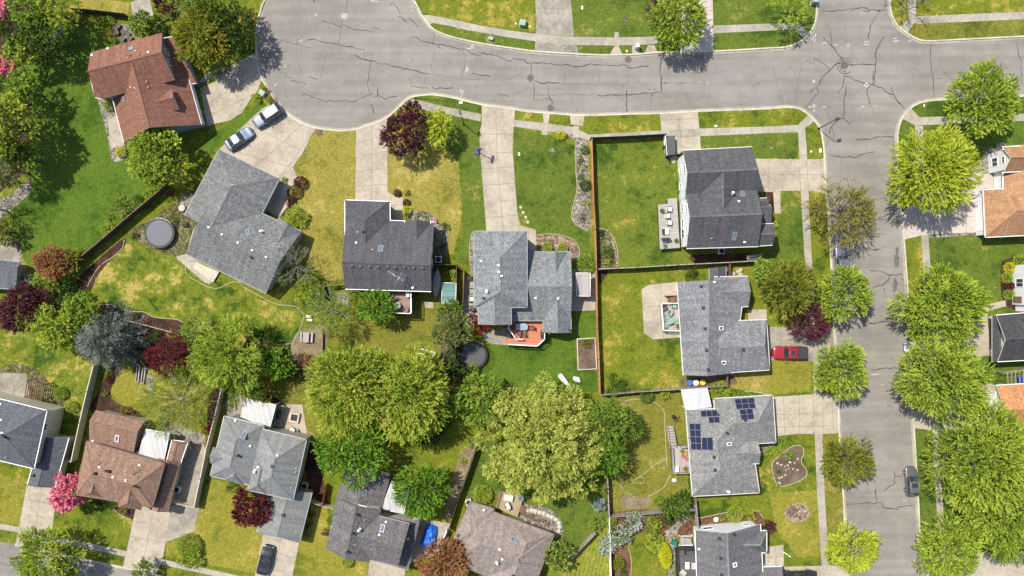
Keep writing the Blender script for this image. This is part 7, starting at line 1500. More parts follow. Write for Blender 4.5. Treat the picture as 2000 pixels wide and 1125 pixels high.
for a in [('small white lid on the lawn beside the wide old driveway', (1137, 15), (.25, .5), 'whitepaint'), ('grey meter lid in the lawn between two driveways', (1223, 38), (.65, .55), 'gravel'), ('pale lid in the front lawn of the blue-grey house', (1078, 293), (.7, .6), 'gravel'), ('small white lid at the edge of the long driveway', (1014, 301), (.25, .45), 'whitepaint'), ('tan meter lid in the corner verge by the street lamp', (1536, 237), (.5, .5), 'redbark', .7), ('small white lid in the verge below the corner', (1602, 294), (.35, .55), 'whitepaint'), ('pale lid in the lawn above the wide driveway', (1507, 290), (.45, .4), 'gravel'), ('small white tube in the verge below the corner', (1584, 296), (.25, .25), 'whitepaint'), ('white disc in the verge beside the long driveway', (900, 200), (.5, .35), 'whitepaint'), ('small white lid in the verge of the east corner', (1805, 206), (.15, .4), 'whitepaint'), ('small white lid in the verge north of the white house', (1398, 246), (.4, .3), 'acwhite'), ('grey drain lid at the top of the dry lawn by the turning circle', (624, 259), (.85, .8), 'soil', .1), ('small white lid near the mailbox bank', (1224, 100), (.2, .3), 'whitepaint'), ('small white peg left of the green transformer box', (1007, 46), (.2, .25), 'whitepaint'), ('small white peg right of the green transformer box', (1035, 52), (.2, .25), 'whitepaint')]: lid(*a)
for x, y in ((1017, 405), (1022, 415), (1027, 424), (1031, 434)): mb = MB(); mb.box((0, 0, 0), (.34, .34, .04)); mb.box((0, 0, .04), (.3, .3, .01)); simple('stepping_stone', 'square pale paver in the short row beside the long driveway', 'stepping stone', mb, M['kerb'], P(x, y, G + .006), .2, 'four pavers beside the driveway')
mb = MB(); mb.box((0, 0, 0), (.55, 1.2, .03)); 
for i in range(5): mb.box((0, -.45 + i * .22, .03), (.5, .06, .02))
simple('storm_drain', 'rusty storm drain grate at the edge of the turning circle', 'drain', mb, rust, P(525, 54, .01), -.12)
# hoses and edging
def hose(name, label, px, r, z, mat, cat, closed=False):
    pts = [P(x, y, z) for x, y in smoothpts(px, 5, closed)]; mb = MB(); mb.tube(pts, r, 5); o = mb.build(name, mat, None); return tag(o, label, cat)
hm = plain('pale_hose', (.40, .37, .26), .6); ed = plain('edging_concrete', (.31, .275, .195), .9, var=.15)
hose('garden_hose', 'pale garden hose looped on the lawn of the solar panel house', [(1306, 893), (1290, 902), (1275, 911), (1262, 922), (1248, 932), (1238, 938), (1237, 943), (1248, 944), (1256, 943), (1259, 937), (1255, 932), (1246, 933)], .035, G + .045, hm, 'garden hose')
hose('garden_hose', 'pale garden hose behind the angled grey house', [(364, 517), (362, 528), (370, 540), (390, 552), (412, 562), (430, 562), (448, 553), (466, 551), (480, 563), (520, 585)], .05, G + .04, hm, 'garden hose')
for i, (px, l) in enumerate([([(1213, 793), (1223, 783), (1241, 780), (1258, 780), (1276, 785), (1291, 795), (1298, 808), (1299, 838), (1301, 880), (1303, 905), (1308, 912)], 'pale curved edging round the upper lawn of the hose garden'), ([(1206, 925), (1210, 943), (1220, 960), (1235, 967)], 'short pale edging at the lower left of the hose garden'), ([(1265, 970), (1280, 963), (1297, 951), (1306, 935), (1311, 929)], 'short pale edging at the lower right of the hose garden'), ([(171, 560), (178, 545), (195, 520), (220, 502), (238, 485), (243, 468)], 'pale edging between the bark strip and the weedy lawn'), ([(194, 595), (215, 595), (240, 606), (265, 609), (280, 609), (300, 619), (325, 622), (345, 624), (358, 630)], 'wavy pale edging along the bark bed by the spruce'), ([(520, 586), (545, 595), (575, 598), (590, 610), (594, 620), (585, 645), (575, 665), (570, 680)], 'pale edging round the end of the weedy lawn'), ([(552, 673), (570, 671)], 'short pale edging near the picnic table'), ([(1048, 459), (1066, 457), (1086, 458), (1106, 462), (1124, 472), (1132, 490), (1129, 510)], 'curved pale edging of the rock bed before the blue-grey house'), ([(1125, 283), (1125, 330), (1127, 370), (1117, 415), (1122, 436), (1150, 452)], 'curved pale edging of the long gravel bed by the cedar fence'), ([(1227, 1070), (1232, 1085), (1233, 1110), (1230, 1150)], 'pale edging of the small bark bed at the bottom'), ([(1360, 1013), (1385, 1008), (1418, 1001), (1425, 998)], 'pale edging above the slate-grey house'), ([(1470, 996), (1482, 1000), (1490, 1012)], 'short pale edging left of the maroon bush'), ([(506, 776), (530, 772), (548, 780), (556, 793)], 'pale edging behind the plain white patio cover'), ([(590, 838), (605, 845), (616, 851)], 'short pale edging by the bright green tree'), ([(922, 456), (917, 480), (918, 510), (923, 535)], 'narrow pale edging left of the blue-grey house'), ([(1165, 447), (1184, 449), (1199, 467), (1206, 490), (1207, 521)], 'stone edging of the curved bed by the brown fence'), ([(1511, 930), (1508, 906), (1520, 892), (1533, 882), (1550, 871), (1566, 872), (1570, 885), (1565, 902), (1575, 918), (1573, 932), (1550, 944), (1522, 950), (1511, 931)], 'stone edging all round the kidney-shaped garden island'), ([(1440, 769), (1460, 764), (1480, 766), (1497, 771), (1512, 773)], 'pale edging north of the solar panel house'), ([(222, 993), (235, 1006), (258, 1015)], 'pale edging round the small bark bed by the brown house')]):
    hose('lawn_edging', l, px, .07, G + .03, ed, 'lawn edging')
def stone_row(label, px, n, r=.16, group=None):
    pts = smoothpts(px, 12, False); t = thing('stone_border', label, 'stone border', P(*px[0])); mt = M['palestone'] if 'palestone' in M else M.setdefault('palestone', plain('pale_field_stone', (.27, .24, .195), .95, var=.25))
    for i in range(n): q = pts[int(i / max(1, n - 1) * (len(pts) - 1))]; c = P(*q); mb = MB(); mb.dome((c.x, c.y, G), r * random.uniform(.8, 1.2), r * random.uniform(.8, 1.1), r * .8, 7, 3, jit=.12); mb.build('stone', mt, t)
stone_row('row of pale stones along the fan-shaped bark bed', [(1321, 1044), (1322, 1036), (1330, 1025), (1342, 1016), (1352, 1011)], 13); stone_row('row of pale stones on the right rim of the curved weedy bed', [(1196, 472), (1202, 490), (1205, 520)], 12); stone_row('row of pale stones left of the stone path', [(1304, 1045), (1308, 1036), (1300, 1042), (1318, 1072), (1315, 1105)], 12); stone_row('ring of stones round the oval rock bed', [(1536, 992), (1556, 984), (1574, 989), (1579, 1002), (1572, 1015), (1555, 1019), (1540, 1013), (1534, 1002)], 22)
bs = plain('white_stone', (.33, .30, .245), .9, var=.15)
for i, (x, y) in enumerate([(1526, 908), (1533, 911), (1539, 909), (1541, 915), (1535, 918), (1549, 916), (1558, 918), (1534, 928), (1527, 932), (1522, 934), (1521, 942), (1524, 944), (1543, 903), (1552, 904), (1558, 896), (1519, 905)]):
    mb = MB(); r = random.uniform(.14, .26); mb.dome((0, 0, 0), r, r * .8, r * .8, 7, 3, jit=.15); mb.dome((r * .3, 0, 0), r * .6, r * .5, r * .9, 6, 3, jit=.15); simple('white_rock', 'white rock in the kidney-shaped garden island', 'rock', mb, bs, P(x, y), i, 'white rocks in the garden island')
for i, (x, y, r) in enumerate([(1428, 532, .32), (1433, 536, .4), (1441, 531, .35), (1446, 528, .45), (1447, 538, .5), (1440, 541, .3), (1453, 541, .3)]): mb = MB(); mb.dome((0, 0, 0), r, r * .8, r * .7, 8, 3, jit=.15); mb.dome((-.1, .05, 0), r * .6, r * .7, r * .85, 7, 3, jit=.15); simple('white_rock', 'white rock right of the dark gabled garden shed', 'rock', mb, bs, P(x, y), i * 1.3, 'white rocks by the garden shed')
p = P(1397, 1013, G); t = thing('planter_bowl', 'white dish-shaped planter in the red bark bed above the slate-grey house', 'planter', p); mb = MB(); mb.cyl((0, 0, 0), .2, .4, 16, r2=.32); mb.build('bowl', M['whitepaint'], t, True); mb = MB(); mb.ring((0, 0, .4), .25, .35, .05, 18); mb.build('rim', M['whitepaint'], t, True); mb = MB(); mb.cyl((0, 0, .38), .27, .015, 16); mb.build('soil', M['soil'], t, True)
p = P(1536, 1082); mb = MB(); mb.tube([(-.55, .35, .05), (.55, -.35, .12)], .06, 6); mb.tube([(.4, -.26, .1), (.6, -.45, .1)], .08, 6); simple('downspout', 'white drain pipe lying on the lawn by the slate-grey house', 'drain pipe', mb, M['whitemetal'], p)
for px, col, l in [((1346, 747), (.03, .12, .3), 'blue tub behind the lavender-grey house'), ((1371, 746), (.5, .4, .03), 'yellow tub behind the lavender-grey house'), ((1358, 747), (.6, .6, .58), 'white bucket behind the lavender-grey house')]: t = thing('tub', l, 'tub', P(*px)); m_ = plain('tub_' + l.split()[0], col, .5); mb = MB(); mb.cyl((0, 0, 0), .3, .45, 16, r2=.38); mb.build('bucket', m_, t, True); mb = MB(); mb.ring((0, 0, .45), .33, .42, .04, 16); mb.build('rim', m_, t, True)
p = P(1987, 740); t = thing('barrel', 'blue barrel under the timber pergola at the right edge', 'barrel', p); bm_ = plain('blue_plastic', (.03, .06, .4), .5); mb = MB(); mb.cyl((0, 0, 0), .38, 1.0, 18); mb.build('body', bm_, t, True); mb = MB(); mb.ring((0, 0, 1.0), .3, .4, .04, 18); mb.build('rim', bm_, t, True)
p = P(1913, 385); t = thing('bin', 'pale storage box beside the white garage wall', 'storage box', p, .05); mb = MB(); mb.box((0, 0, 0), (.55, .85, .9)); mb.build('box', M['acwhite'], t, True); mb = MB(); mb.box((0, 0, .9), (.6, .9, .06)); mb.build('lid', lt, t, True)
p = P(1916, 374); bl = plain('blue_toy', (.05, .2, .5), .5); mb = MB(); mb.box((0, 0, 0), (.5, .3, .4), .5); mb.tube([(.2, .1, .4), (.6, .4, .7)], .05, 5); mb.box((.7, .3, 0), (.35, .3, .3)); simple('toy_tractor', 'blue toys beside the white garage wall', 'toys', mb, bl, p)
for (x, y) in [(228, 58), (233, 52), (243, 63), (251, 68), (242, 77), (256, 76), (230, 65), (262, 62)]: pot('round black tub of soil on the gravel above the red-brown house', (x, y), .34, None, G + .02, 'black', group='black tubs above the red-brown house', hh=.4)
for px, pal, l in [((797, 420), 'dark', 'dark pot on the rock bed before the charcoal house'), ((1066, 485), 'fresh', 'small white pot by the front door of the blue-grey house')]: pot(l, px, .28, pal)
# ================================================================ trees
# street trees, right
tree('street_tree', 'large yellow-green maple over the corner of the pink driveway', 1815, 330, 90, 'yellow', 'plume', zc=6.2, dens=30, droop=.0)
tree('street_tree', 'green round tree shading the upper right sidewalk', 1917, 196, 73, 'spring', 'plume', zc=5.2, dens=30)
tree('street_tree', 'big bright green tree directly above the half-hidden white car', 1838, 592, 90, 'bright', 'plume', zc=6.4, dens=30, ecc=(1.2, 0))
tree('street_tree', 'big bright green tree directly below the half-hidden white car', 1842, 744, 93, 'bright', 'plume', zc=6.4, dens=30, ecc=(1.15, 0))
tree('street_tree', 'huge bright green tree in the lower right corner, upper part of the mass', 1925, 905, 112, 'bright', 'plume', zc=7.0, dens=28)
tree('street_tree', 'huge bright green tree at the right edge, lower part of the mass', 1978, 1000, 100, 'bright', 'plume', zc=6.5, dens=28)
tree('street_tree', 'olive green tree over the kerb at the bottom right', 1850, 1070, 66, 'spring', 'plume', zc=4.4, dens=28)
twig_tree('bare_tree', 'grey bare-branched crown beside the huge green tree', 1868, 890, 48, 'greyolive', 5.0, 2.2, 3.6, bk='grey', leaves=.12, n=16, r0=.06, twigs=8, sub=5)
tree('street_tree', 'round bright green street tree near the grid of the red pickup driveway', 1645, 724, 55, 'bright', 'plume', zc=4.2, dens=34)
tree('street_tree', 'olive street tree beside the garden island lawn', 1653, 898, 52, 'olive', 'plume', zc=3.8, dens=34, l=.18, w=.08)
tree('street_tree', 'yellow-olive street tree at the bottom by the last driveway', 1665, 1070, 53, 'yellow', 'plume', zc=3.8, dens=34, l=.18, w=.085)
twig_tree('street_tree', 'sparse bronze street tree with open twigs over the kerb', 1652, 415, 68, 'bronze', 4.6, 2.6, 2.4, bk='brown', leaves=.8, n=20, r0=.05, twigs=9, sub=5, dens=9, ll=.26, lw=.10)
tree('street_tree', 'yellow-green street tree between the dark conifer and the wide street', 1650, 570, 55, 'spring', 'plume', zc=4.4, dens=26)
tree('cedar_tree', 'broad dark olive evergreen on the lawn of the lavender-grey house', 1540, 560, 56, 'olive', 'plume', zc=4.4, dens=34, l=.2, w=.07)
tree('small_tree', 'small bright green tree at the upper left of the dark evergreen', 1492, 528, 27, 'fresh', 'clump', zc=2.4)
tree('maple_tree', 'flat maroon maple below the dark evergreen by the driveway', 1577, 626, 47, 'maroon', 'fine', zc=2.8, Hc=1.8, dens=36)
# top edge
tree('street_tree', 'leafy green tree hanging over the pink strip of driveway at the top', 1325, 38, 62, 'bright', 'plume', zc=4.8, dens=24, gap=.08)
tree('small_tree', 'reddish half-bare tree left of the leafy green one at the top', 1282, 22, 28, 'maroon', 'airy', zc=3.0)
tree('street_tree', 'thin green tree at the top left corner of the crossroads', 1545, 22, 42, 'spring', 'airy', zc=4.0, dens=30)
twig_tree('bare_tree', 'bare grey tree at the top of the north-east corner', 1782, -12, 42, 'greyolive', 4.0, 2.2, 2.2, leaves=.15, n=14, r0=.05, twigs=7, sub=4)
tree('street_tree', 'tree beyond the top edge whose shadow falls in the turning circle', 545, -122, 48, 'fresh', 'plume', zc=7.5)
# front of the turning circle
tree('maple_tree', 'burgundy maple by the kerb of the turning circle', 786, 262, 47, 'maroon', 'leaf', zc=4.2, dens=30); tree('maple_tree', 'smaller burgundy maple crown touching the sidewalk', 808, 222, 27, 'maroon', 'leaf', zc=3.9, dens=30)
tree('small_tree', 'lime green young tree beside the burgundy maple', 858, 240, 30, 'yellow', 'leaf', zc=4.4, ecc=(1.25, 90), dens=24, gap=.1); tree('small_tree', 'slim lime green tree below the other lime one', 852, 268, 20, 'yellow', 'leaf', zc=4.0, dens=24, gap=.1)
# upper left
tree('maple_tree', 'orange-tipped maple right of the red-brown roof', 397, 70, 62, 'orange', 'plume', zc=5.2, dens=30)
tree('tree', 'round bright green tree against the wall of the red-brown house', 308, 306, 63, 'spring', 'clump', zc=4.3, dens=28, Hc=3.6)
tree('rhododendron_tree', 'grey-green broadleaf tree above the gable of the red-brown house', 278, 46, 28, 'pale', 'clump', zc=2.6, dens=34); tree('small_tree', 'dark round-leaved tree in the shade near the red-brown gable', 312, 52, 24, 'dark', 'clump', zc=2.4)
tree('tree', 'dark green tree at the top edge left of the turning circle', 455, 58, 50, 'dark', 'leaf', zc=4.6, dens=28); tree('tree', 'mid green tree at the top edge above the orange maple', 420, 5, 45, 'mid', 'leaf', zc=5.4); tree('tree', 'olive green tree at the top edge above the small yard', 372, 0, 36, 'pale', 'airy', zc=4.8, dens=34); tree('small_tree', 'dark purple tree at the top edge', 330, 6, 28, 'purpleleaf', 'leaf', zc=3.0)
tree('tree', 'yellow-green tree at the top left above the gravel path', 112, 22, 48, 'spring', 'leaf', zc=4.8); tree('tree', 'mid green tree at the top left corner', 60, 12, 46, 'fresh', 'leaf', zc=5.2); tree('tree', 'dark green tree right of the pink one at the left edge', 78, 68, 42, 'mid', 'leaf', zc=4.8); tree('tree', 'dark tree filling the gap behind the gravel path', 30, 62, 36, 'dark', 'leaf', zc=4.2)
tree('tree', 'bright lime tree between the two pink blossom trees', 40, 104, 37, 'bright', 'clump', zc=4.2, dens=26); tree('blossom_tree', 'pink blossom tree at the left edge beside the lime tree', 2, 134, 26, 'pink', 'clump', zc=4.4); tree('blossom_tree', 'pink blossom tree in the top left corner', 2, 16, 20, 'pink', 'clump', zc=5.2)
tree('tree', 'tall bright green tree at the left edge with the biggest shadow on the lush lawn', 16, 245, 66, 'bright', 'clump', zc=6.6, Hc=5.4, dens=36); tree('tree', 'grey-olive thin tree below the tall green tree at the left edge', 18, 330, 46, 'greyolive', 'airy', zc=4.8, Hc=3.6, dens=40); tree('small_tree', 'small dark tree at the left edge under the pink one', 15, 172, 26, 'mid', 'leaf', zc=4.6)
tree('small_tree', 'olive shrubby tree at the left edge above the slate shed', 8, 452, 26, 'olive', 'leaf', zc=2.4); twig_tree('bare_tree', 'leafless tree past the left edge with a streaky shadow', -30, 405, 44, 'greyolive', 5.0, 2.6, 2.6, leaves=.1, n=18, r0=.07, twigs=8, sub=4)
# centre left cluster
tree('maple_tree', 'bronze-orange maple at the lower end of the dark slanting fence', 104, 516, 37, 'redorange', 'plume', zc=2.7, dens=32); tree('small_tree', 'small bronze tree right of the bronze-orange maple', 136, 508, 22, 'bronze', 'plume', zc=2.2)
tree('small_tree', 'green leafy tree below the bronze-orange maple', 92, 556, 32, 'fresh', 'leaf', zc=2.4); tree('small_tree', 'dark tree in the shade behind the bark strip', 130, 572, 28, 'dark', 'leaf', zc=2.2); shrub('shrub', 'pale flowering shrub beside the slate shed', 52, 545, 20, 'lilac', 2.0)
tree('maple_tree', 'large burgundy maple at the left edge', 42, 606, 56, 'maroon', 'leaf', zc=4.6, dens=30, ecc=(1.3, 70)); tree('maple_tree', 'brownish burgundy maple right of the large burgundy one', 78, 588, 32, 'maroon', 'leaf', zc=3.6)
tree('tree', 'bright green tree overlapping the blue spruce', 112, 640, 48, 'bright', 'leaf', zc=4.4, dens=28); tree('tree', 'green tree above the blue spruce', 158, 608, 40, 'fresh', 'leaf', zc=4.2, dens=28)
spruce('spruce_tree', 'large blue-grey spruce at the top of the beige vinyl fence', 208, 662, 66, 'spruce', .8, 9.5, 3.5)
tree('maple_tree', 'deep red maple between the spruce and the feathery green tree', 332, 698, 51, 'burgundy', 'fine', zc=3.2, dens=34); 
tree('tree', 'wide feathery green tree left of the small leafy one', 448, 692, 80, 'spring', 'airy', zc=5.4, dens=44, gap=.04); tree('tree', 'mid green lower half of the feathery tree', 470, 735, 52, 'mid', 'airy', zc=4.4, dens=40); tree('tree', 'dark green tree in the shade right of the feathery tree', 505, 680, 34, 'dark', 'leaf', zc=3.2)
tree('small_tree', 'pale yellow-green tree at the upper left of the feathery tree', 384, 648, 36, 'pale', 'fine', zc=3.2); tree('tree', 'leafy bright green tree left of the bare grey shrub', 543, 708, 36, 'vivid', 'clump', zc=3.6, dens=30); tree('small_tree', 'dark olive bush-like tree behind the plain white patio cover', 512, 762, 30, 'orange', 'leaf', zc=2.4)
twig_tree('birch_tree', 'pale birch with white limbs above the brown house', 342, 782, 82, 'birch', 4.4, 2.2, 2.2, bk='white', leaves=.7, n=10, r0=.06, twigs=6, sub=4, dens=30, ll=.2, lw=.07)
twig_tree('birch_tree', 'mid green birch with white limbs near the picnic table', 645, 608, 56, 'birch', 4.0, 2.2, 2.0, bk='white', leaves=.7, n=9, r0=.055, twigs=6, sub=4, dens=32, ll=.2, lw=.07)
twig_tree('bare_shrub', 'small bare grey shrub below the picnic table', 573, 712, 26, 'greyolive', 1.6, .9, .5, leaves=.05, n=12, r0=.03, twigs=7, sub=4, cat='shrub')
twig_tree('bare_tree', 'silvery half-bare tree at the right end of the angled grey house', 572, 520, 46, 'greyolive', 4.6, 2.2, 2.4, leaves=.35, n=15, r0=.06, twigs=8, sub=5, dens=3, ll=.15, lw=.06)
tree('small_tree', 'vivid green tree covering the left part of the brown deck', 738, 596, 37, 'vivid', 'plume', zc=4.0, dens=30, shootlen=1.4); shrub('shrub', 'low bright shrub under the eave of the charcoal house', 692, 572, 18, 'bright', 1.3); shrub('shrub', 'bright yellow-green bush at the edge of the dry grass behind the charcoal house', 600, 575, 24, 'spring', 1.4); shrub('shrub', 'green shrub below the pale birch', 676, 672, 16, 'fresh', 1.6)
tree('maple_tree', 'left one of two broad golden-green maples', 685, 760, 98, 'mixmaple', 'plume', zc=6.6, dens=28, ecc=(1.1, 90)); tree('maple_tree', 'right one of two broad golden-green maples', 802, 768, 93, 'mixmaple', 'plume', zc=6.6, dens=28, ecc=(1.15, 90))
shrub('small_tree', 'reddish brown shrub at the left rim of the golden-green maples', 606, 716, 28, 'redorange', 3.0, cat='tree'); tree('small_tree', 'dark green small tree right of the golden-green maples', 872, 720, 34, 'dark', 'leaf', zc=3.2); tree('small_tree', 'dark tree in shadow below the right maple', 845, 842, 28, 'dark', 'leaf', zc=2.8)
tree('tree', 'bright green tree above the mottled grey roof', 688, 884, 74, 'vivid', 'leaf', zc=5.6, dens=28); tree('tree', 'mid green pointed tree over the half-hidden white cover', 822, 956, 55, 'vivid', 'plume', zc=4.6, dens=30)
tree('tree', 'mid green tree between the netted trampoline and the willow', 938, 778, 54, 'fresh', 'leaf', zc=4.4, dens=28); shrub('shrub', 'green bush below the netted trampoline', 920, 730, 24, 'fresh', 2.4)
tree('pine_tree', 'grey-olive pine leaning over the netted trampoline', 882, 645, 44, 'greyolive', 'fine', zc=4.2, dens=36); tree('small_tree', 'mid green tree below the green shed', 877, 606, 25, 'mid', 'leaf', zc=3.0); shrub('shrub', 'bright red shrub at the corner of the blue-grey house', 936, 632, 24, 'redbush', 1.9, ecc=(1.3, -35))
tree('willow_tree', 'giant yellow willow in the middle of the bottom half', 1082, 862, 92, 'willow', 'fine', zc=8.2, Hc=5.2, dens=34, lobes=26, lobe_r=.28, irr=.3, w=.09, l=.21, boughs=[(998, 895, 70, 6), (1000, 805, 56, 6), (1062, 772, 50, 6.2), (1115, 790, 46, 6.2), (1140, 850, 58, 6.4), (1128, 915, 56, 6), (1065, 938, 55, 5.6)])
tree('tree', 'green tree growing into the right side of the willow', 1178, 822, 56, 'fresh', 'fine', zc=6.0, dens=34); tree('tree', 'bright green lower tree right of the willow', 1180, 888, 48, 'vivid', 'fine', zc=5.2, dens=34); tree('tree', 'dark mid green tree between the willow and the hose garden', 1215, 830, 40, 'mid', 'airy', zc=4.6, dens=50)
# bottom
tree('maple_tree', 'deep red maple before the pale grey house', 492, 990, 44, 'burgundy', 'leaf', zc=3.4, dens=34); tree('blossom_tree', 'tall pink blossom tree between the blue-slate and brown houses', 136, 962, 42, 'pink', 'clump', zc=3.4, ecc=(1.1, 100), dens=32); tree('street_tree', 'green street tree on the verge in the bottom left corner', 98, 1090, 66, 'bright', 'plume', zc=4.6, dens=30)
tree('small_tree', 'pale leafy tree by the kerb at the bottom left', 283, 1112, 24, 'pale', 'leaf', zc=2.2); tree('maple_tree', 'coral and green leaved maple at the bottom by the blue tarpaulin', 868, 1102, 52, 'redorange', 'plume', zc=3.6, dens=32); tree('tree', 'pale grey-green tree at the corner of the taupe house', 1092, 1086, 30, 'pale', 'clump', zc=2.8, dens=30)
for a in [('lilac_shrub', 'white-flowering lilac above the other two, below the silver-grey fence', 1238, 1018, 26, 'lilac', 2.6), ('lilac_shrub', 'large white-flowering lilac against the white fence', 1207, 1046, 30, 'lilac', 2.6), ('lilac_shrub', 'low white-flowering lilac hanging over the white fence', 1184, 1068, 23, 'lilac', 2.4), ('shrub', 'silvery blue juniper beside the dark fence', 1168, 984, 17, 'juniper', 2.6), ('shrub', 'yellow-green shrub below the silvery juniper', 1166, 1020, 21, 'pale', 2.2), ('shrub', 'bright green shrub left of the large lilac', 1192, 1018, 17, 'bright', 2.0)]: shrub(*a[:6], h=a[6])
tree('small_tree', 'dark olive tree at the corner of the solar panel house', 1320, 985, 31, 'mid', 'leaf', zc=2.8, dens=34); shrub('shrub', 'vivid green shrub right of the upper lilac', 1274, 1022, 20, 'bright', 2.0); shrub('shrub', 'bright green shrub beside the yellow hedge', 1278, 1058, 24, 'bright', 2.0); shrub('shrub', 'dark spiky juniper near the stone path', 1303, 1016, 18, 'dark', 1.4, 'plume'); shrub('hedge', 'bright yellow clipped hedge along the stone path', 1299, 1085, 26, 'gold', 1.6, 'clip', ecc=(2.0, -82), cat='hedge'); shrub('shrub', 'olive green mound at the bottom near the white fence', 1208, 1100, 15, 'olive', 1.2, 'clip', ecc=(1.3, 80)); shrub('shrub', 'small dark green shrub at the bottom beside the olive mound', 1217, 1120, 10, 'mid', 1.0); shrub('shrub', 'low green plants in the bed by the dirt patch', 1283, 978, 13, 'fresh', .7)
shrub('shrub', 'round yellow-green clipped mound left of the bright one above the slate-grey roof', 1435, 1003, 16, 'spring', 1.5, 'clip'); shrub('shrub', 'bright green mound right of the yellow-green mound', 1464, 1005, 14, 'bright', 1.5); shrub('small_tree', 'round maroon small tree by the bay of the slate-grey house', 1499, 1029, 17, 'maroon', 2.6, 'plume', cat='tree')
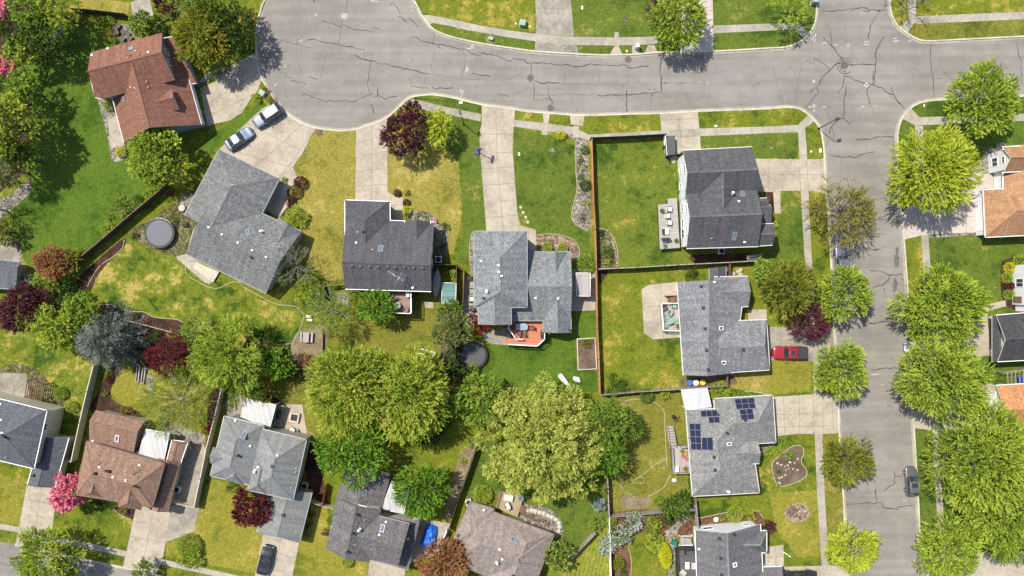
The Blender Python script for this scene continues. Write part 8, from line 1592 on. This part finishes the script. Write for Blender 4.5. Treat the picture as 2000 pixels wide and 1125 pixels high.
# shrubs by the houses
for a in [('round green shrub on the gravel nearest the top of the cedar fence', 1142, 293, 7, 'mid', 'clip'), ('grey-green shrub left of the round top one on the gravel bed', 1133, 312, 9, 'mid', 'leaf'), ('bright green shrub in the middle of the long gravel bed', 1141, 327, 7, 'bright', 'leaf'), ('dark green shrub below the bright one on the gravel bed', 1133, 344, 8, 'mid', 'leaf'), ('large dark round shrub on the gravel bed against the cedar fence', 1143, 361, 10, 'dark', 'clip'), ('yellow-green shrub above the bare shrub on the gravel bed', 1144, 396, 8, 'yellow', 'leaf'), ('golden ball shrub beside the garden path at the sidewalk', 1096, 264, 8, 'gold', 'clip'), ('small olive shrub right of the golden ball', 1106, 265, 5, 'mid', 'leaf'),
          ('yellow-green ball before the porch of the blue-grey house', 1069, 483, 10, 'spring', 'clip'), ('green ball right of the porch of the blue-grey house', 1100, 484, 9, 'bright', 'clip'), ('clipped green hedge bush by the cedar fence', 1144, 515, 19, 'fresh', 'clip'), ('dark round maroon shrub at the top of the front path of the charcoal house', 776, 377, 6, 'maroon', 'clip'), ('dark green shrub right of the maroon one at the front path', 796, 376, 7, 'dark', 'leaf'), ('maroon shrub halfway down the front path of the charcoal house', 794, 396, 6, 'maroon', 'clip'), ('golden yellow ball at the lower front path of the charcoal house', 795, 411, 8, 'gold', 'clip'), ('green shrub at the end of the rock bed', 868, 442, 11, 'mid', 'leaf'), ('low grey-green plant in the rock bed, left one', 812, 424, 6, 'pale', 'leaf'), ('low grey-green plant in the rock bed, right one', 830, 424, 7, 'pale', 'leaf'), ('dark green bush beside the right wall of the charcoal house', 862, 483, 12, 'dark', 'leaf'), ('leafy green plant inside the brown fenced corner', 880, 540, 15, 'bright', 'leaf'),
          ('round maroon shrub nearest the dry lawn by the angled grey house', 587, 357, 12, 'maroon', 'clip'), ('brown-green ball between two maroon shrubs', 578, 375, 11, 'bronze', 'clip'), ('lower maroon shrub beside the walkway of the angled grey house', 567, 391, 13, 'maroon', 'leaf'), ('green shrub at the garage corner of the angled grey house', 553, 351, 9, 'fresh', 'leaf'),
          ('yellow ball shrub at the foot of the gravel path', 236, 297, 9, 'gold', 'clip'), ('dark green shrub in the notch of the red-brown house', 212, 207, 9, 'spring', 'clip'), ('small bright shrub just left of the slanting fence top', 302, 375, 9, 'fresh', 'leaf'), ('yellow-green ball along the slanting fence', 289, 378, 9, 'spring', 'clip'), ('small dark green ball along the slanting fence', 270, 387, 7, 'mid', 'clip'), ('pale grassy shrub along the slanting fence', 240, 403, 26, 'pale', 'plume'), ('bright green shrub along the slanting fence', 208, 446, 18, 'bright', 'leaf'), ('small bronze shrub between the pale grassy and bright green ones', 215, 424, 9, 'bronze', 'leaf'), ('low shrub at the lower end of the slanting fence row', 158, 495, 14, 'olive', 'leaf'),
          ('left bright bush below the dark top fence', 185, 38, 11, 'bright', 'leaf'), ('middle bright bush below the dark top fence', 200, 40, 10, 'bright', 'leaf'), ('right bright bush below the dark top fence', 216, 38, 11, 'fresh', 'leaf'), ('grey-green bush at the left end below the dark top fence', 158, 36, 11, 'mid', 'leaf'), ('bronze low shrub on the lawn above the red-brown house', 215, 70, 15, 'bronze', 'leaf'), ('yellow-green shrub in the planter by the turning circle driveway', 413, 149, 9, 'spring', 'leaf'), ('green shrub right of the yellow-green one in the planter', 428, 142, 9, 'mid', 'leaf'), ('dark green shrub at the right end of the planter', 442, 135, 9, 'dark', 'leaf'), ('gold-green shrub by the curved kerb', 463, 93, 9, 'olive', 'leaf'), ('bright shrub on the verge by the curved kerb', 485, 90, 14, 'fresh', 'leaf'), ('yellow-green bush beside the grey electrical box', 500, 190, 13, 'spring', 'leaf'), ('brownish bush above the grey electrical box', 519, 174, 10, 'bronze', 'leaf'), ('brownish bush right of the grey electrical box', 529, 194, 11, 'bronze', 'leaf'),
          ('round yellow-green tree-like shrub by the metal patio cover', 1406, 764, 21, 'spring', 'clip'), ('green shrub right of the yellow-green round one by the metal cover', 1446, 768, 10, 'fresh', 'leaf'), ('dark green ball at the top of the hose garden', 1263, 772, 14, 'mid', 'clip'), ('bright pale shrub right of the dark green ball in the hose garden', 1299, 770, 13, 'bright', 'leaf'), ('broad green shrub in the corner by the cedar fence end', 1202, 754, 26, 'mid', 'leaf'), ('dark spruce-like shrub north of the lavender-grey house', 1350, 536, 17, 'dark', 'leaf'), ('small round shrub at the right edge of the garage drive', 1526, 861, 9, 'fresh', 'clip'), ('round shrub second from the drive below the garage', 1502, 880, 8, 'spring', 'clip'), ('round shrub by the bay of the solar panel house', 1519, 880, 8, 'spring', 'clip'), ('small round shrub along the wall of the solar panel house', 1492, 895, 7, 'fresh', 'clip'), ('low shrub along the wall of the solar panel house', 1491, 915, 7, 'fresh', 'leaf'), ('low green shrub at the wall end of the solar panel house', 1491, 933, 7, 'fresh', 'leaf'), ('dark green shrub at the cut corner of the solar panel house', 1486, 952, 13, 'mid', 'leaf'), ('green plant at the top of the garden island', 1541, 890, 10, 'fresh', 'leaf'), ('low green plant in the lower garden island', 1521, 921, 8, 'mid', 'leaf'),
          ('tall yellow-flowering shrub beside the porch of the white house', 1513, 440, 9, 'yellow', 'leaf'), ('green shrub left of the front path of the white house', 1485, 382, 9, 'pale', 'leaf'), ('flat green shrub against the west wall of the white house', 1327, 345, 9, 'bright', 'clip'), ('dark small shrub by the deck steps of the white house', 1327, 374, 7, 'mid', 'leaf'), ('weeds filling the curved bed by the brown fence', 1184, 490, 14, 'mid', 'leaf'), ('pale green clump at the foot of the curved weedy bed', 1186, 511, 9, 'spring', 'leaf'), ('dark shrub at the head of the curved weedy bed', 1174, 456, 9, 'dark', 'leaf'),
          ('bright yellow ball in the row by the white walled house', 1971, 523, 10, 'gold', 'clip'), ('yellow-green ball at the top of the row by the white walled house', 1990, 511, 13, 'spring', 'clip'), ('olive green ball third in the row by the white walled house', 1966, 543, 10, 'spring', 'clip'), ('maroon ball in the row by the white walled house', 1971, 559, 9, 'maroon', 'clip'), ('green ball lowest in the row by the white walled house', 1970, 575, 10, 'spring', 'clip'), ('dark small shrub on the rock bed by the tall white gable', 1943, 285, 6, 'dark', 'leaf'),
          ('green half of the two-toned bush at the bottom lawn', 369, 1066, 23, 'fresh', 'clip'), ('pale yellow-green half of the two-toned bush', 372, 1090, 25, 'spring', 'leaf'), ('deep red shrub at the end of the beige vinyl fence', 408, 839, 12, 'redbush', 'leaf'), ('low olive shrub in the small bark bed of the brown house', 243, 996, 11, 'bronze', 'leaf'), ('dark green hedge below the pink blossom tree', 192, 983, 17, 'dark', 'leaf'), ('dark green hedge right of the pink blossom tree', 210, 985, 14, 'dark', 'leaf'), ('green shrub in the bed left of the deep red maple', 460, 958, 12, 'bright', 'leaf'), ('grey-green ground shrub above the deep red maple', 452, 950, 14, 'mid', 'leaf'), ('maroon shrub at the left wall of the mottled grey house', 636, 1040, 9, 'maroon', 'leaf'), ('yellow-green ball below the mottled grey house', 678, 1097, 11, 'spring', 'clip'), ('dark green hedge along the garage of the pale grey house, upper', 605, 1005, 12, 'dark', 'leaf'), ('dark green hedge along the garage of the pale grey house, middle', 601, 1025, 12, 'dark', 'leaf'), ('dark green hedge along the garage of the pale grey house, lower', 596, 1044, 12, 'mid', 'leaf'),
          ('round green shrub at the corner of the taupe house', 943, 966, 19, 'bright', 'clip'), ('green shrub at the top of the dark slanting fence', 917, 864, 12, 'fresh', 'leaf'), ('bright small shrub halfway along the dark slanting fence', 904, 900, 9, 'bright', 'leaf'), ('small green shrub by the corner of the tan deck', 969, 943, 9, 'fresh', 'leaf'), ('dark green climbing shrub at the right of the tan deck', 1025, 966, 12, 'mid', 'leaf'), ('maroon and grey shrub under the spruce', 213, 740, 10, 'maroon', 'leaf'), ('small green shrub just below the spruce', 211, 728, 10, 'mid', 'leaf'), ('blue-green low shrub in the bed by the beige fence', 206, 768, 7, 'pale', 'leaf'), ('green ball in the bark bed near the brown fence', 335, 652, 8, 'spring', 'clip'), ('low green shrub in the shade of the bark bed', 303, 656, 14, 'dark', 'leaf'), ('dark red hedge plant along the inner beige fence', 425, 790, 11, 'maroon', 'leaf'), ('rounded grass mound on the lawn of the blue-slate house', 118, 768, 12, 'fresh', 'clip'), ('second rounded mound on the lawn of the blue-slate house', 140, 795, 11, 'fresh', 'clip'), ('low tan grass clump behind the brown house', 245, 800, 13, 'bronze', 'leaf'), ('dark shrub at the corner of the brown house patio', 312, 828, 16, 'olive', 'leaf'), ('dry brown plant on the old patio', 402, 865, 9, 'bronze', 'leaf'), ('pale dry plant at the edge of the slate shed bed', 25, 470, 12, 'bronze', 'leaf'), ('yellow-green climbing bush at the wall of the angled grey house', 578, 425, 27, 'spring', 'leaf'), ('dark shrub against the shed end of the weedy yard', 262, 462, 10, 'dark', 'leaf'), ('low green weeds near the trampoline', 338, 432, 11, 'mid', 'leaf'), ('green shrub on the red bark above the slate-grey house', 1410, 1010, 8, 'fresh', 'leaf'), ('small green shrub by the grey fence corner', 1349, 998, 8, 'mid', 'leaf'), ('pink flower clump at the end of the rock bed', 851, 430, 6, 'pink', 'leaf'), ('red shrub at the weedy yard fence', 332, 378, 8, 'redbush', 'leaf'), ('olive plants filling the raised garden bed', 1146, 672, 12, 'olive', 'leaf')]:
    l_, x, y, r, pal, st = a; shrub('shrub', l_, x, y, r, pal, None if r < 18 else r / 13.18 * 1.0, st)
twig_tree('bare_shrub', 'leafless dark shrub against the cedar fence', 1139, 424, 20, 'greyolive', 1.2, .8, .3, bk='brown', leaves=0, n=13, r0=.03, twigs=5, sub=3, cat='shrub')
tree('tree', 'dark leafy tree added for its lawn shadow above the tall bright tree at the left edge', 44, 172, 36, 'fresh', 'leaf', zc=5.2, dens=34); tree('tree', 'dark leafy tree added for its lawn shadow below the tall bright tree at the left edge', 40, 306, 34, 'fresh', 'leaf', zc=5.0, dens=34); tree('tree', 'deep green tree added for lawn shadow behind the gravel path at the top left', 92, 100, 30, 'dark', 'leaf', zc=4.6, dens=34)  # three trees added to thicken this edge and its shadow on the lawn
